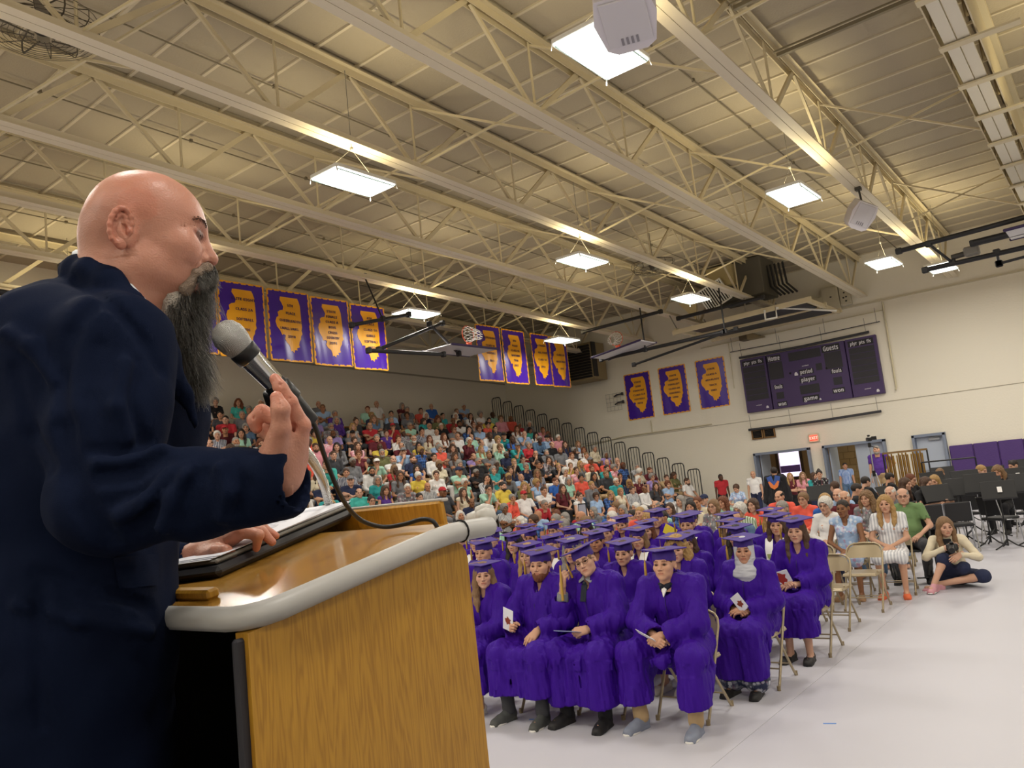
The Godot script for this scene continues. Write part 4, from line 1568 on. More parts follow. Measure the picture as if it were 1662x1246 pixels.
func lectern() -> void:
	var F := 0.70
	var rs := thing("stage_riser", "carpeted stage riser under the lectern, below the picture", "riser")
	var s := st()
	bx(s, Vector3(-0.9, F * 0.5, 0.45), Vector3(4.4, F, 4.3), Basis(), 0.01)
	obj("platform", s, mat("riser_carpet", "3a3a40", 0.95), rs)
	var t := thing("lectern", "maple veneer lectern with grey bumper edge, in front of the bald man", "lectern")
	var side := wood_mat("maple_side", "c49330", "94661b", true)
	var topm := wood_mat("maple_top", "c09040", "9a6c28", false)
	topm.roughness = 0.2
	topm.clearcoat_enabled = true
	topm.clearcoat = 0.5
	topm.clearcoat_roughness = 0.1
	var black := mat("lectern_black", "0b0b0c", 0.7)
	var rub := mat("bumper_grey", "b9b8b6", 0.42)
	# side panels: outline in (z, y)
	var prof := PackedVector2Array()
	prof.append(Vector2(0.655, F))
	prof.append(Vector2(0.655, 1.796))
	prof.append(Vector2(1.04, 1.866))
	prof.append(Vector2(1.09, 1.870))
	for k in 5:
		var a := PI * 0.5 * (1.0 - k / 4.0)
		prof.append(Vector2(1.09 + 0.035 * cos(a), 1.835 + 0.035 * sin(a)))
	prof.append(Vector2(1.135, F))
	for x in [-1.03, -1.69]:
		s = st()
		prism(s, prof, 0.03, Transform3D(Basis(Vector3(0, 0, -1), Vector3(0, 1, 0), Vector3(1, 0, 0)), Vector3(x, 0, 0)))
		obj("side_panel", s, side, t)
		s = st()
		bar(s, Vector3(x, F, -0.65), Vector3(x, 1.79, -0.65), 0.02, 0.012, Vector3.RIGHT, 0.004)
		obj("edge_strip", s, mat("strip_dark", "2b2b33", 0.5), t)
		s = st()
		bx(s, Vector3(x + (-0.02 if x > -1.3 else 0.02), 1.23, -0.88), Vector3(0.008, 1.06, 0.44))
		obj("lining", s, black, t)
	s = st()
	bx(s, Vector3(-1.36, 1.25, -1.11), Vector3(0.63, 1.1, 0.025))
	obj("front_panel", s, side, t)
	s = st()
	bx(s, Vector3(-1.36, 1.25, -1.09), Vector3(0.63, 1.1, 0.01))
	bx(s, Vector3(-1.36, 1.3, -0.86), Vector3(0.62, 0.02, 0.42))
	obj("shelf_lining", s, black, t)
	# sloping top with rounded rear corners
	var sl := atan2(0.075, 0.425)
	var tb := Basis(Vector3.RIGHT, sl)
	var c0 := Vector3(-1.36, 1.852, -0.868)
	s = st()
	var pl := rrect(0.71, 0.43, 0.05, 6)
	prism(s, pl, 0.032, Transform3D(tb * Basis(Vector3.RIGHT, -PI * 0.5), c0))
	obj("top_board", s, topm, t)
	s = st()
	bx(s, Vector3(-1.36, 1.884, -1.125), Vector3(0.70, 0.03, 0.15), Basis(), 0.004)
	obj("top_shelf", s, topm, t)
	# bumper along the near side, round the corner and along the rear edge
	s = st()
	var path := [Vector3(-1.005, 1.888, -1.185), Vector3(-1.003, 1.888, -1.12), Vector3(-1.002, 1.886, -1.07)]
	for p in [[0.355, -0.16], [0.355, 0.05], [0.355, 0.165], [0.345, 0.192], [0.325, 0.208], [0.3, 0.215], [0.1, 0.215], [-0.3, 0.215], [-0.33, 0.205], [-0.35, 0.18], [-0.355, 0.0], [-0.355, -0.2]]:
		path.append(c0 + tb * Vector3(p[0], 0.0, p[1]))
	tube(s, path, 0.0185, 10)
	obj("bumper", s, rub, t)
	s = st()
	for q in [Vector3(-1.003, 1.888, -1.10)]:
		ring(s, q, 0.0197, 0.002, Basis(Vector3.RIGHT, PI * 0.5), 14, 5)
	obj("bumper_joint", s, black, t)
	s = st()
	bx(s, Vector3(-1.43, 1.918, -1.195), Vector3(0.60, 0.055, 0.018), Basis(Vector3.RIGHT, 0.15), 0.004)
	obj("front_lip", s, side, t)
	s = st()
	bx(s, Vector3(-1.43, 1.947, -1.199), Vector3(0.605, 0.007, 0.022), Basis(), 0.002)
	obj("lip_edge", s, rub, t)
	s = st()
	bx(s, c0 + tb * Vector3(-0.045, 0.024, 0.175), Vector3(0.5, 0.016, 0.022), tb, 0.004)
	obj("paper_stop", s, side, t)
	s = st()
	for q in [Vector3(-1.02, 1.902, -1.195), Vector3(-1.035, 1.91, -1.21), Vector3(-1.05, 1.898, -1.2)]:
		lathe(s, [Vector2(0.0, 0.022), Vector2(0.018, 0.016), Vector2(0.022, 0.0), Vector2(0.012, -0.02), Vector2(0, -0.022)], 10, Transform3D(Basis(), q))
	obj("tape_wad", s, mat("tape_grey", "c4c2bc", 0.35), t)
	# binder and papers
	var yaw := Basis(Vector3.UP, 0.26)
	var bb := tb * yaw
	var bc := Vector3(-1.512, 0, -0.965)
	bc.y = 1.852 + (bc.z + 0.868) * -tan(sl) + 0.016 / cos(sl)
	var f := thing("ring_binder", "black padded binder lying open on the lectern under white papers", "binder", bc)
	s = st()
	bx(s, bb * Vector3(0, 0.012, 0), Vector3(0.33, 0.020, 0.46), bb, 0.008)
	obj("cover", s, mat("binder_black", "26262a", 0.4), f)
	s = st()
	bx(s, bb * Vector3(0.0, 0.0275, 0.0), Vector3(0.30, 0.008, 0.43), bb, 0.003)
	obj("page_block", s, mat("page_grey", "77736c", 0.7), f)
	var pp := thing("paper_sheets", "white typed sheets on the open binder under his left hand", "papers", bc)
	for k in 3:
		s = st()
		var b2 := bb * Basis(Vector3.UP, 0.02 * (k - 1))
		bx(s, bb * Vector3(-0.004 + 0.003 * k, 0.033 + 0.0015 * k, -0.004 * k), Vector3(0.29, 0.001, 0.43), b2)
		obj("sheet", s, mat("paper_white", "e6e8f2", 0.7), pp)
	for k in 20:
		s = st()
		bx(s, bb * Vector3(-0.02 + 0.012 * sin(k * 2.3), 0.0368, -0.18 + 0.018 * k), Vector3(0.2 + 0.03 * sin(k * 1.7), 0.0003, 0.004), bb)
		obj("text_line", s, mat("print_grey", "bfc2cf", 0.8), pp)
	# microphone on its gooseneck
	var a := Vector3(-1.048, 2.228, -0.677)
	var e := Vector3(-1.035, 2.128, -0.773)
	var dirn := (e - a).normalized()
	var ux := dirn.cross(Vector3.UP).normalized()
	var mb := Transform3D(Basis(ux, -dirn, ux.cross(-dirn)), a)
	var mic := thing("microphone", "silver handheld microphone clipped to a gooseneck in front of his beard", "microphone")
	s = st()
	lathe(s, [Vector2(0, 0.0255), Vector2(0.013, 0.022), Vector2(0.021, 0.0145), Vector2(0.0252, 0.003), Vector2(0.0252, -0.004), Vector2(0.024, -0.014), Vector2(0.02, -0.027)], 26, mb)
	var mg := mat("mic_grille", "a8a8a6", 0.34, 0.75)
	var wn := tex(64, 64, func(x: int, y: int) -> Color:
		var v := 0.5 + 0.5 * (sin(x * TAU / 8.0) * sin(y * TAU / 8.0))
		return Color(v, v, v))
	mg.heightmap_enabled = true
	mg.heightmap_texture = wn
	mg.heightmap_scale = 0.12
	mg.uv1_triplanar = true
	mg.uv1_scale = Vector3(60, 60, 60)
	obj("grille", s, mg, mic)
	s = st()
	lathe(s, [Vector2(0.0205, -0.026), Vector2(0.0215, -0.028), Vector2(0.0205, -0.045), Vector2(0.0195, -0.0455)], 24, mb)
	obj("collar", s, mat("mic_black", "151517", 0.4), mic)
	s = st()
	lathe(s, [Vector2(0.0195, -0.045), Vector2(0.0185, -0.047), Vector2(0.0165, -0.095), Vector2(0.0155, -0.1)], 24, mb)
	obj("chrome_barrel", s, mat("mic_chrome", "d2d2d0", 0.16, 1.0), mic)
	s = st()
	lathe(s, [Vector2(0.0165, -0.098), Vector2(0.0185, -0.1), Vector2(0.0178, -0.125), Vector2(0.0145, -0.165), Vector2(0.013, -0.185), Vector2(0.006, -0.187), Vector2(0, -0.187)], 20, mb)
	obj("handle", s, mat("mic_black", "151517", 0.4), mic)
	s = st()
	lathe(s, [Vector2(0.0155, -0.142), Vector2(0.0160, -0.144), Vector2(0.0155, -0.146)], 20, mb)
	obj("ring", s, mat("mic_chrome", "d2d2d0", 0.16, 1.0), mic)
	var gn := thing("gooseneck", "chrome flexible gooseneck rising from the lectern lip to the microphone clip", "gooseneck")
	var clip := a + dirn * 0.118
	s = st()
	tube(s, [clip + Vector3(0, 0.004, 0), clip + Vector3(0, -0.02, 0.005), Vector3(-1.053, 2.140, -0.744), Vector3(-1.059, 2.115, -0.756)], 0.014, 10, 0.009)
	lathe(s, [Vector2(0.0175, -0.104), Vector2(0.0205, -0.106), Vector2(0.0200, -0.136), Vector2(0.0165, -0.138)], 20, mb)
	obj("clip", s, mat("mic_black", "151517", 0.4), gn)
	var g0 := Vector3(-1.059, 2.115, -0.756)
	var g3 := Vector3(-1.50, 1.935, -1.205)
	var pts := []
	for k in 33:
		var q := k / 32.0
		pts.append(g0.bezier_interpolate(g0 + Vector3(-0.04, -0.08, -0.10), g3 + Vector3(0.0, 0.12, 0.015), g3, q))
	s = st()
	s.set_smooth_group(1)
	tube(s, pts, 0.0078, 10)
	obj("core", s, mat("mic_chrome", "d2d2d0", 0.16, 1.0), gn)
	for k in 66:
		var q := (k + 0.5) / 66.0 * 31.0
		var i := int(q)
		var p: Vector3 = pts[i].lerp(pts[i + 1], q - i)
		var dd: Vector3 = (pts[i + 1] - pts[i]).normalized()
		var xx := dd.cross(Vector3.FORWARD).normalized()
		s = st()
		ring(s, p, 0.0078, 0.0024, Basis(xx, dd, xx.cross(dd)), 12, 5)
		obj("coil", s, mat("mic_chrome", "d2d2d0", 0.16, 1.0), gn)
	s = st()
	tube(s, [g3 + Vector3(0, -0.04, 0.0), g3 + Vector3(0, 0.03, 0.004)], 0.0135, 12)
	obj("socket", s, mat("socket_steel", "4a4a4e", 0.3, 0.7), gn)
	s = st()
	var cp := [e + dirn * 0.012, e + dirn * 0.05, Vector3(-1.069, 2.040, -0.856), Vector3(-1.085, 1.985, -0.891), Vector3(-1.107, 1.951, -0.930), Vector3(-1.130, 1.925, -0.980), Vector3(-1.126, 1.910, -1.024), Vector3(-1.088, 1.911, -1.041), Vector3(-1.047, 1.917, -1.046), Vector3(-1.024, 1.912, -1.051), Vector3(-1.018, 1.895, -1.058)]
	var cv := Curve3D.new()
	for k in cp.size():
		var tn: Vector3 = (cp[mini(k + 1, cp.size() - 1)] - cp[maxi(k - 1, 0)]) / 6.0
		cv.add_point(cp[k], -tn, tn)
	var cq := []
	for k in 61:
		cq.append(cv.samplef(k / 60.0 * (cp.size() - 1)))
	tube(s, cq, 0.0042, 8)
	tag(obj("microphone_cable", s, mat("cable_black", "1c1c1e", 0.5)), "black cable hanging from the microphone to the lectern corner", "cable")

# ---------------------------------------------------------------- people: shapes are worked out in parallel, then shared
var jobs := {}
var made := {}
var lock := Mutex.new()

func run_jobs() -> void:
	var keys := jobs.keys()
	var work := func(i: int) -> void:
		var r: Variant = jobs[keys[i]].call()
		lock.lock()
		made[keys[i]] = r
		lock.unlock()
	var id := WorkerThreadPool.add_group_task(work, keys.size(), -1, true)
	WorkerThreadPool.wait_for_group_task_completion(id)
	jobs.clear()

func mesh_of(key: String) -> ArrayMesh:
	var v: Variant = made[key]
	if v is Array:
		made[key] = amesh(v)
	return made[key]

# head: eye level is y = 0, the face looks along -z, the crown is at 0.115, the chin near -0.115
# o: w jaw width, nose, brow, lips, cheek
func head_ops(f: Fld, o: Dictionary) -> void:
	var w: float = o.get("w", 1.0)
	var fine: bool = f.h < 0.0045
	f.el(Vector3(0, 0.030, o.get("skz", 0.010)), Vector3(0.0765, 0.086, o.get("skr", 0.097)), 0.01)
	f.el(Vector3(0, -0.03, -0.028), Vector3(0.062 * w, 0.075, 0.064), 0.035)
	f.el(Vector3(0, -0.072, -0.030), Vector3(0.052 * w, 0.036, 0.052), 0.03)
	f.el(Vector3(0, -0.099, -0.071), Vector3(0.024 * w, 0.016, 0.018), 0.025)
	f.cap(Vector3(-0.03, 0.021, -0.083), Vector3(0.03, 0.021, -0.083), 0.010 * o.get("brow", 1.0), 0.010 * o.get("brow", 1.0), 0.018)
	for s in [-1.0, 1.0]:
		f.el(Vector3(s * 0.041, -0.026, -0.064), Vector3(0.022, 0.021, 0.021) * o.get("cheek", 1.0), 0.025)
		f.el(Vector3(s * 0.032, -0.001, -0.0985), Vector3(0.019, 0.0115, 0.016), 0.014, -1)
		f.el(Vector3(s * 0.0315, -0.001, -0.0785), Vector3(0.0145, 0.0125, 0.0125), 0.004)
		if fine:
			f.cap(Vector3(s * 0.019, 0.003, -0.091), Vector3(s * 0.045, 0.003, -0.083), 0.0028, 0.0028, 0.003)
	var ns: float = o.get("nose", 1.0)
	var nv := Vector3(0, 0, o.get("nz", 0.0))
	f.cap(Vector3(0, 0.008, -0.090), nv + Vector3(0, -0.034, -0.107 - 0.004 * ns), 0.0075, 0.0105 * ns, 0.014)
	for s in [-1.0, 1.0]:
		f.el(nv + Vector3(s * 0.0125 * ns, -0.038, -0.098), Vector3(0.0085, 0.008, 0.0105), 0.006)
		if fine:
			f.el(nv + Vector3(s * 0.0075, -0.0445, -0.104), Vector3(0.0035, 0.004, 0.0045), 0.003, -1)
	f.el(Vector3(0, -0.062, -0.078), Vector3(0.026, 0.016, 0.016), 0.015)
	f.cap(Vector3(-0.015, -0.0615, -0.0905), Vector3(0.015, -0.0615, -0.0905), 0.0045, 0.0045, 0.006)
	f.cap(Vector3(-0.013, -0.0715, -0.0885), Vector3(0.013, -0.0715, -0.0885), 0.0052 * o.get("lips", 1.0), 0.0052 * o.get("lips", 1.0), 0.006)
	for s in [-1.0, 1.0]:
		f.el(Vector3(s * 0.0785, -0.005, 0.018), Vector3(0.0075, 0.031, 0.019), 0.006, 1, Basis(Vector3.UP, s * 0.35) * Basis(Vector3.RIGHT, -0.15))
		if fine:
			f.el(Vector3(s * 0.086, -0.002, 0.015), Vector3(0.006, 0.019, 0.010), 0.004, -1)
	var nr: float = o.get("neck", 0.054)
	f.cap(Vector3(0, -0.05, 0.022), Vector3(0, -0.19, 0.045), nr, nr * 1.06, 0.03)

func head_paint(a: Array, o: Dictionary) -> Array:
	var C := PackedColorArray()
	var lip: Color = o.get("lip", Color(0.86, 0.62, 0.6))
	var browc: Color = o.get("browc", Color(0.42, 0.34, 0.28))
	var stub: float = o.get("stubble", 0.0)
	for p: Vector3 in a[0]:
		var c := Color.WHITE
		var ax := absf(p.x)
		if p.z < -0.05:
			var ey := (p.y + 0.001)
			var er := Vector2((ax - 0.0315) / 0.0145, ey / 0.0085).length()
			if er < 1.0:
				c = Color(0.30, 0.28, 0.28)
			elif er < 1.45:
				c = Color(0.72, 0.62, 0.6)
			if ax > 0.012 and ax < 0.05 and absf(p.y - 0.0225 + (ax - 0.03) * (ax - 0.03) * 6.0) < 0.0045:
				c = browc
			if ax < 0.022 and absf(p.y + 0.066) < 0.009 - ax * 0.15:
				c = lip
				if absf(p.y + 0.0662) < 0.0022:
					c = lip * 0.6
			if ax < 0.012 and p.y < -0.0415 and p.y > -0.049:
				c = Color(0.7, 0.58, 0.56)
			if stub > 0.0 and p.y < -0.048 and c == Color.WHITE:
				c = Color(1.0 - stub, 1.0 - stub, 1.0 - stub * 0.9)
			var ck := Vector2((ax - 0.043) / 0.02, (p.y + 0.032) / 0.018).length()
			if ck < 1.0 and c == Color.WHITE:
				c = Color(1.0, 0.93, 0.92).lerp(Color.WHITE, ck)
		C.append(c)
	return [a[0], a[1], a[2], C]

func head_job(o: Dictionary, h: float) -> Array:
	var f := Fld.new(Vector3(-0.105, -0.2, -0.14), Vector3(0.105, 0.135, 0.125), h)
	head_ops(f, o)
	return head_paint(f.net(), o)

# a left hand: wrist at the origin, fingers along +y, thumb towards +x, back of the hand towards +z
func hand_job(curl: Array, h: float, thumb := 0.0) -> Array:
	var f := Fld.new(Vector3(-0.06, -0.05, -0.085), Vector3(0.085, 0.2, 0.05), h)
	var roots := [Vector3(0.029, 0.090, 0.0), Vector3(0.009, 0.096, 0.003), Vector3(-0.011, 0.091, 0.002), Vector3(-0.029, 0.081, -0.003)]
	var lens := [0.072, 0.080, 0.074, 0.058]
	f.cap(Vector3(0, -0.04, 0), Vector3(0, 0.01, 0), 0.025, 0.026, 0.01)
	for i in 4:
		var r: Vector3 = roots[i]
		f.cap(Vector3(r.x * 0.62, 0.012, 0), r, 0.0155, 0.0115, 0.016)
		var ang := 0.0
		var p := r
		var fr := [0.46, 0.30, 0.24]
		var rad := [0.0098, 0.0088, 0.0080, 0.0068]
		for q in 3:
			ang += curl[i] * [1.15, 1.6, 1.0][q]
			var n: Vector3 = p + Vector3(r.x * 0.25, cos(ang), -sin(ang)).normalized() * lens[i] * fr[q]
			f.cap(p, n, rad[q], rad[q + 1], 0.004)
			p = n
	var t0 := Vector3(0.018, 0.018, -0.008)
	var t1 := Vector3(0.043, 0.052, -0.020 - thumb * 0.015)
	var t2 := t1 + Vector3(0.012 - thumb * 0.022, 0.030, -0.010 - thumb * 0.012)
	var t3 := t2 + Vector3(0.004 - thumb * 0.020, 0.025, -0.006 - thumb * 0.010)
	f.cap(t0, t1, 0.017, 0.0125, 0.014)
	f.cap(t1, t2, 0.0115, 0.0098, 0.004)
	f.cap(t2, t3, 0.0098, 0.0078, 0.003)
	return f.net()

func shoe_job(kind: String, h: float) -> Array:
	var f := Fld.new(Vector3(-0.07, -0.02, -0.22), Vector3(0.07, 0.13, 0.1), h)
	f.el(Vector3(0, 0.025, -0.13), Vector3(0.046, 0.038, 0.075), 0.02)
	f.cap(Vector3(0, 0.035, -0.09), Vector3(0, 0.042, 0.03), 0.042, 0.034, 0.03)
	f.el(Vector3(0, 0.055, 0.035), Vector3(0.034, 0.045, 0.034), 0.02)
	if kind != "flat":
		f.cap(Vector3(0, 0.06, -0.05), Vector3(0, 0.085, 0.015), 0.032, 0.036, 0.02)
	f.box(Vector3(0, 0.008, -0.07), Vector3(0.028, 0.004, 0.11), 0.012, 0.012)
	f.el(Vector3(0, 0.105, 0.012), Vector3(0.031, 0.045, 0.036), 0.008, -1)
	if kind == "flat":
		f.el(Vector3(0, 0.07, -0.06), Vector3(0.036, 0.03, 0.055), 0.01, -1)
	f.cut(Vector3(0, 0.0, 0), Vector3(0, -1, 0))
	return f.net()

func sole_job(h: float) -> Array:
	var f := Fld.new(Vector3(-0.07, -0.02, -0.225), Vector3(0.07, 0.04, 0.1), h)
	f.el(Vector3(0, 0.010, -0.13), Vector3(0.0485, 0.03, 0.079), 0.01)
	f.cap(Vector3(0, 0.010, -0.1), Vector3(0, 0.010, 0.038), 0.040, 0.035, 0.02)
	f.cut(Vector3(0, 0.001, 0), Vector3(0, -1, 0))
	f.cut(Vector3(0, 0.02, 0), Vector3(0, 1, 0))
	return f.net()

# ---- hair and headgear, in head axes
func hair_job(style: String, h: float) -> Array:
	var f := Fld.new(Vector3(-0.17, -0.36, -0.17), Vector3(0.17, 0.22, 0.19), h)
	var n := noise(77, 30.0, 3)
	if style == "beard" or style == "fullbeard":
		f.el(Vector3(0, -0.082, -0.045), Vector3(0.062, 0.045, 0.056), 0.02)
		f.el(Vector3(0, -0.105, -0.06), Vector3(0.04, 0.038 if style == "fullbeard" else 0.028, 0.04), 0.02)
		for s in [-1.0, 1.0]:
			f.cap(Vector3(s * 0.072, -0.02, -0.01), Vector3(s * 0.058, -0.075, -0.03), 0.011, 0.018, 0.015)
		f.cap(Vector3(-0.022, -0.056, -0.094), Vector3(0.022, -0.056, -0.094), 0.006, 0.006, 0.01)
		f.el(Vector3(0, -0.067, -0.1), Vector3(0.018, 0.007, 0.02), 0.005, -1)
		f.el(Vector3(0, -0.03, -0.09), Vector3(0.055, 0.024, 0.06), 0.012, -1)
		f.folds(n, 0.006, Vector3(1.6, 0.7, 1.6))
		return f.net()
	if style == "cap":
		f.el(Vector3(0, 0.045, 0.012), Vector3(0.086, 0.083, 0.105), 0.01)
		f.cut(Vector3(0, 0.035, 0), Vector3(0, -1, 0.05))
		f.el(Vector3(0, 0.04, -0.115), Vector3(0.075, 0.012, 0.075), 0.012)
		f.el(Vector3(0, 0.013, -0.11), Vector3(0.09, 0.025, 0.1), 0.004, -1)
		return f.net()
	if style == "hijab":
		f.el(Vector3(0, 0.02, 0.015), Vector3(0.09, 0.105, 0.112), 0.02)
		f.cap(Vector3(0, -0.07, 0.0), Vector3(0, -0.16, 0.015), 0.088, 0.10, 0.04)
		f.el(Vector3(0, -0.2, -0.03), Vector3(0.115, 0.075, 0.09), 0.05)
		f.el(Vector3(0, -0.25, -0.075), Vector3(0.055, 0.06, 0.035), 0.04)
		f.el(Vector3(0, -0.025, -0.105), Vector3(0.061, 0.088, 0.085), 0.006, -1)
		f.folds(noise(5, 9.0, 2), 0.012, Vector3(0.7, 2.2, 0.7), -0.4, -0.07)
		return f.net()
	var vol: float = {"crop": 0.004, "short": 0.009, "fringe": 0.006, "shortf": 0.016, "perm": 0.026, "curly": 0.02}.get(style, 0.011)
	f.el(Vector3(0, 0.033, 0.014), Vector3(0.0775 + vol, 0.087 + vol, 0.098 + vol), 0.01)
	if style in ["long", "longwavy", "longdark", "capped_long"]:
		for s in [-1.0, 1.0]:
			f.chain([Vector3(s * 0.068, 0.03, 0.0), Vector3(s * 0.082, -0.07, 0.0), Vector3(s * 0.086, -0.16, -0.015), Vector3(s * 0.083, -0.235, -0.05), Vector3(s * 0.075, -0.31 if style != "longwavy" else -0.29, -0.085)], [0.032, 0.033, 0.034, 0.027, 0.013], 0.03)
			f.chain([Vector3(s * 0.04, 0.0, 0.075), Vector3(s * 0.055, -0.12, 0.075), Vector3(s * 0.06, -0.24, 0.085)], [0.04, 0.045, 0.03], 0.03)
		f.el(Vector3(0, -0.12, 0.085), Vector3(0.06, 0.14, 0.035), 0.03)
	elif style == "bob":
		for s in [-1.0, 1.0]:
			f.chain([Vector3(s * 0.07, 0.03, 0.0), Vector3(s * 0.085, -0.05, 0.0), Vector3(s * 0.080, -0.125, -0.01)], [0.034, 0.036, 0.026], 0.03)
		f.el(Vector3(0, -0.04, 0.07), Vector3(0.075, 0.1, 0.05), 0.03)
	elif style == "curly":
		for s in [-1.0, 1.0]:
			f.chain([Vector3(s * 0.075, 0.03, 0.005), Vector3(s * 0.095, -0.06, 0.01), Vector3(s * 0.098, -0.15, -0.005), Vector3(s * 0.09, -0.2, -0.03)], [0.036, 0.042, 0.040, 0.026], 0.03)
		f.el(Vector3(0, -0.06, 0.08), Vector3(0.085, 0.15, 0.05), 0.03)
	elif style == "pony":
		f.chain([Vector3(0, 0.06, 0.105), Vector3(0, 0.02, 0.145), Vector3(0, -0.1, 0.14), Vector3(0, -0.2, 0.13)], [0.02, 0.026, 0.026, 0.01], 0.015)
	elif style == "bun":
		f.el(Vector3(0, 0.125, 0.05), Vector3(0.042, 0.04, 0.042), 0.012)
	# open the face
	f.el(Vector3(0, -0.055, -0.085), Vector3(0.066 if style in ["long", "longwavy", "longdark", "curly", "bob"] else 0.078, 0.115, 0.085), 0.008, -1)
	if style in ["crop", "short", "fringe", "pony", "bun"]:
		f.cut(Vector3(0, -0.06, 0.06), Vector3(0, -1, -0.55).normalized())
		for s in [-1.0, 1.0]:
			f.el(Vector3(s * 0.088, -0.012, 0.0), Vector3(0.03, 0.045, 0.036), 0.006, -1)
	elif style in ["shortf", "perm"]:
		f.cut(Vector3(0, -0.075, 0.06), Vector3(0, -1, -0.4).normalized())
		f.el(Vector3(0, -0.06, -0.07), Vector3(0.085, 0.06, 0.08), 0.008, -1)
	if style == "fringe":
		f.el(Vector3(0, 0.11, -0.03), Vector3(0.075, 0.085, 0.115), 0.008, -1)
	var amp: float = {"crop": 0.002, "perm": 0.014, "curly": 0.014, "longwavy": 0.010}.get(style, 0.0055)
	f.folds(n, amp, Vector3(1.5, 0.45, 1.5) if style in ["long", "longdark", "bob", "pony"] else (Vector3(1.1, 0.7, 1.1) if style in ["curly", "longwavy"] else Vector3(1.6, 1.6, 1.6)))
	return f.net()

# ---- poses
func ik(a: Vector3, c: Vector3, l1: float, l2: float, hint: Vector3) -> Array:
	var d := c - a
	var L := clampf(d.length(), 0.02, (l1 + l2) * 0.999)
	var u := d.normalized()
	var cc := a + u * L
	var x := (l1 * l1 - l2 * l2 + L * L) / (2.0 * L)
	var y := sqrt(maxf(l1 * l1 - x * x, 0.0))
	var p := (hint - u * hint.dot(u)).normalized()
	return [a + u * x + p * y, cc]

func hand_basis(fingers: Vector3, dorsal: Vector3) -> Basis:
	var y := fingers.normalized()
	var z := (dorsal - y * dorsal.dot(y)).normalized()
	return Basis(y.cross(z), y, z)

# o: fem, lean, lean_side, spread, wl, wr (wrist targets), fl, fr (finger directions), dl, dr (backs of hands), yaw, pitch, roll, feet, fat, stand
func joints(o: Dictionary) -> Dictionary:
	var fem: bool = o.get("fem", false)
	var standing: bool = o.get("stand", false)
	var lean: float = o.get("lean", 0.05)
	var J := {"fem": fem, "fat": o.get("fat", 1.0), "stand": standing}
	var pel: Vector3 = o.get("pel", Vector3(0, 0.95, 0.0) if standing else Vector3(0, 0.53, 0.02))
	var up := Basis(Vector3.UP, o.get("twist", 0.0)) * Basis(Vector3.BACK, o.get("lean_side", 0.0)) * Basis(Vector3.RIGHT, -lean) * Vector3.UP
	var rt: Vector3 = Basis(Vector3.UP, o.get("twist", 0.0)) * Vector3.RIGHT
	var sw := 0.160 if fem else 0.188
	J.pel = pel
	J.belly = pel + up * 0.16
	J.chest = pel + up * 0.33
	J.neckb = pel + up * 0.50
	J.up = up
	J.rt = rt
	for s in [-1, 1]:
		var k: String = "r" if s > 0 else "l"
		J["sh" + k] = pel + up * (0.455 if fem else 0.46) + rt * sw * s
		J["hip" + k] = pel + rt * 0.09 * s + Vector3(0, -0.01, 0)
	var sp: float = o.get("spread", 0.05)
	var feet: float = o.get("feet", 0.0)
	for s in [-1, 1]:
		var k: String = "r" if s > 0 else "l"
		if standing:
			J["kn" + k] = Vector3(s * 0.10, 0.50, -0.03)
			J["an" + k] = Vector3(s * 0.11, 0.09, 0.03)
		else:
			J["kn" + k] = o.get("kn" + k, Vector3(s * (0.09 + sp), 0.51, -0.42))
			J["an" + k] = o.get("an" + k, Vector3(s * (0.09 + sp * 0.8), 0.09, -0.40 - feet))
		J["toe" + k] = J["an" + k] + o.get("toed" + k, Vector3(s * 0.02, -0.05, -0.14))
		var wt: Vector3 = o.get("w" + k, Vector3(s * 0.06, 0.63, -0.22))
		var h: Vector3 = o.get("h" + k, Vector3(s * 0.8, -0.5, 0.35))
		var r := ik(J["sh" + k], wt, 0.285, 0.255, h)
		J["el" + k] = r[0]
		J["wr" + k] = r[1]
		J["hb" + k] = hand_basis(o.get("f" + k, (r[1] - r[0]) + Vector3(-s * 0.1, -0.05, -0.05)), o.get("d" + k, Vector3(s * 0.35, 0.9, -0.2)))
	J.headb = Basis(Vector3.UP, o.get("yaw", 0.0)) * Basis(Vector3.BACK, o.get("roll", 0.0)) * Basis(Vector3.RIGHT, o.get("pitch", 0.0))
	J.head = J.neckb + up * 0.135 + Vector3(0, 0, -0.022) + Basis(Vector3.UP, o.get("yaw", 0.0)) * Vector3(0, 0, -0.012) + (o.get("headshift", Vector3.ZERO))
	return J

func torso(f: Fld, J: Dictionary, e: float) -> void:
	var fem: bool = J.fem
	var ft: float = J.fat
	var bz: Vector3 = J.rt.cross(J.up).normalized()
	var B := Basis(J.up.cross(bz), J.up, bz)
	f.el(J.pel + J.up * 0.02, Vector3((0.168 if fem else 0.162) * ft + e, 0.13 + e, 0.122 * ft + e), 0.05, 1, B)
	f.el(J.belly - bz * 0.012 * ft, Vector3((0.132 if fem else 0.15) * ft + e, 0.15 + e, 0.104 * ft * ft + e), 0.07, 1, B)
	f.el(J.chest, Vector3((0.148 if fem else 0.172) + e + 0.012 * (ft - 1.0), 0.155 + e, 0.108 + e), 0.07, 1, B)
	for k in ["l", "r"]:
		f.cap(J["sh" + k], J.neckb + Vector3(0, 0.0, 0.0), 0.05 + e, 0.055 + e, 0.045)
		if fem:
			f.el(J.chest - bz * 0.085 + (J.rt * (0.07 if k == "r" else -0.07)) - J.up * 0.01, Vector3(0.056 + e * 0.6, 0.056, 0.052), 0.03, 1, B)

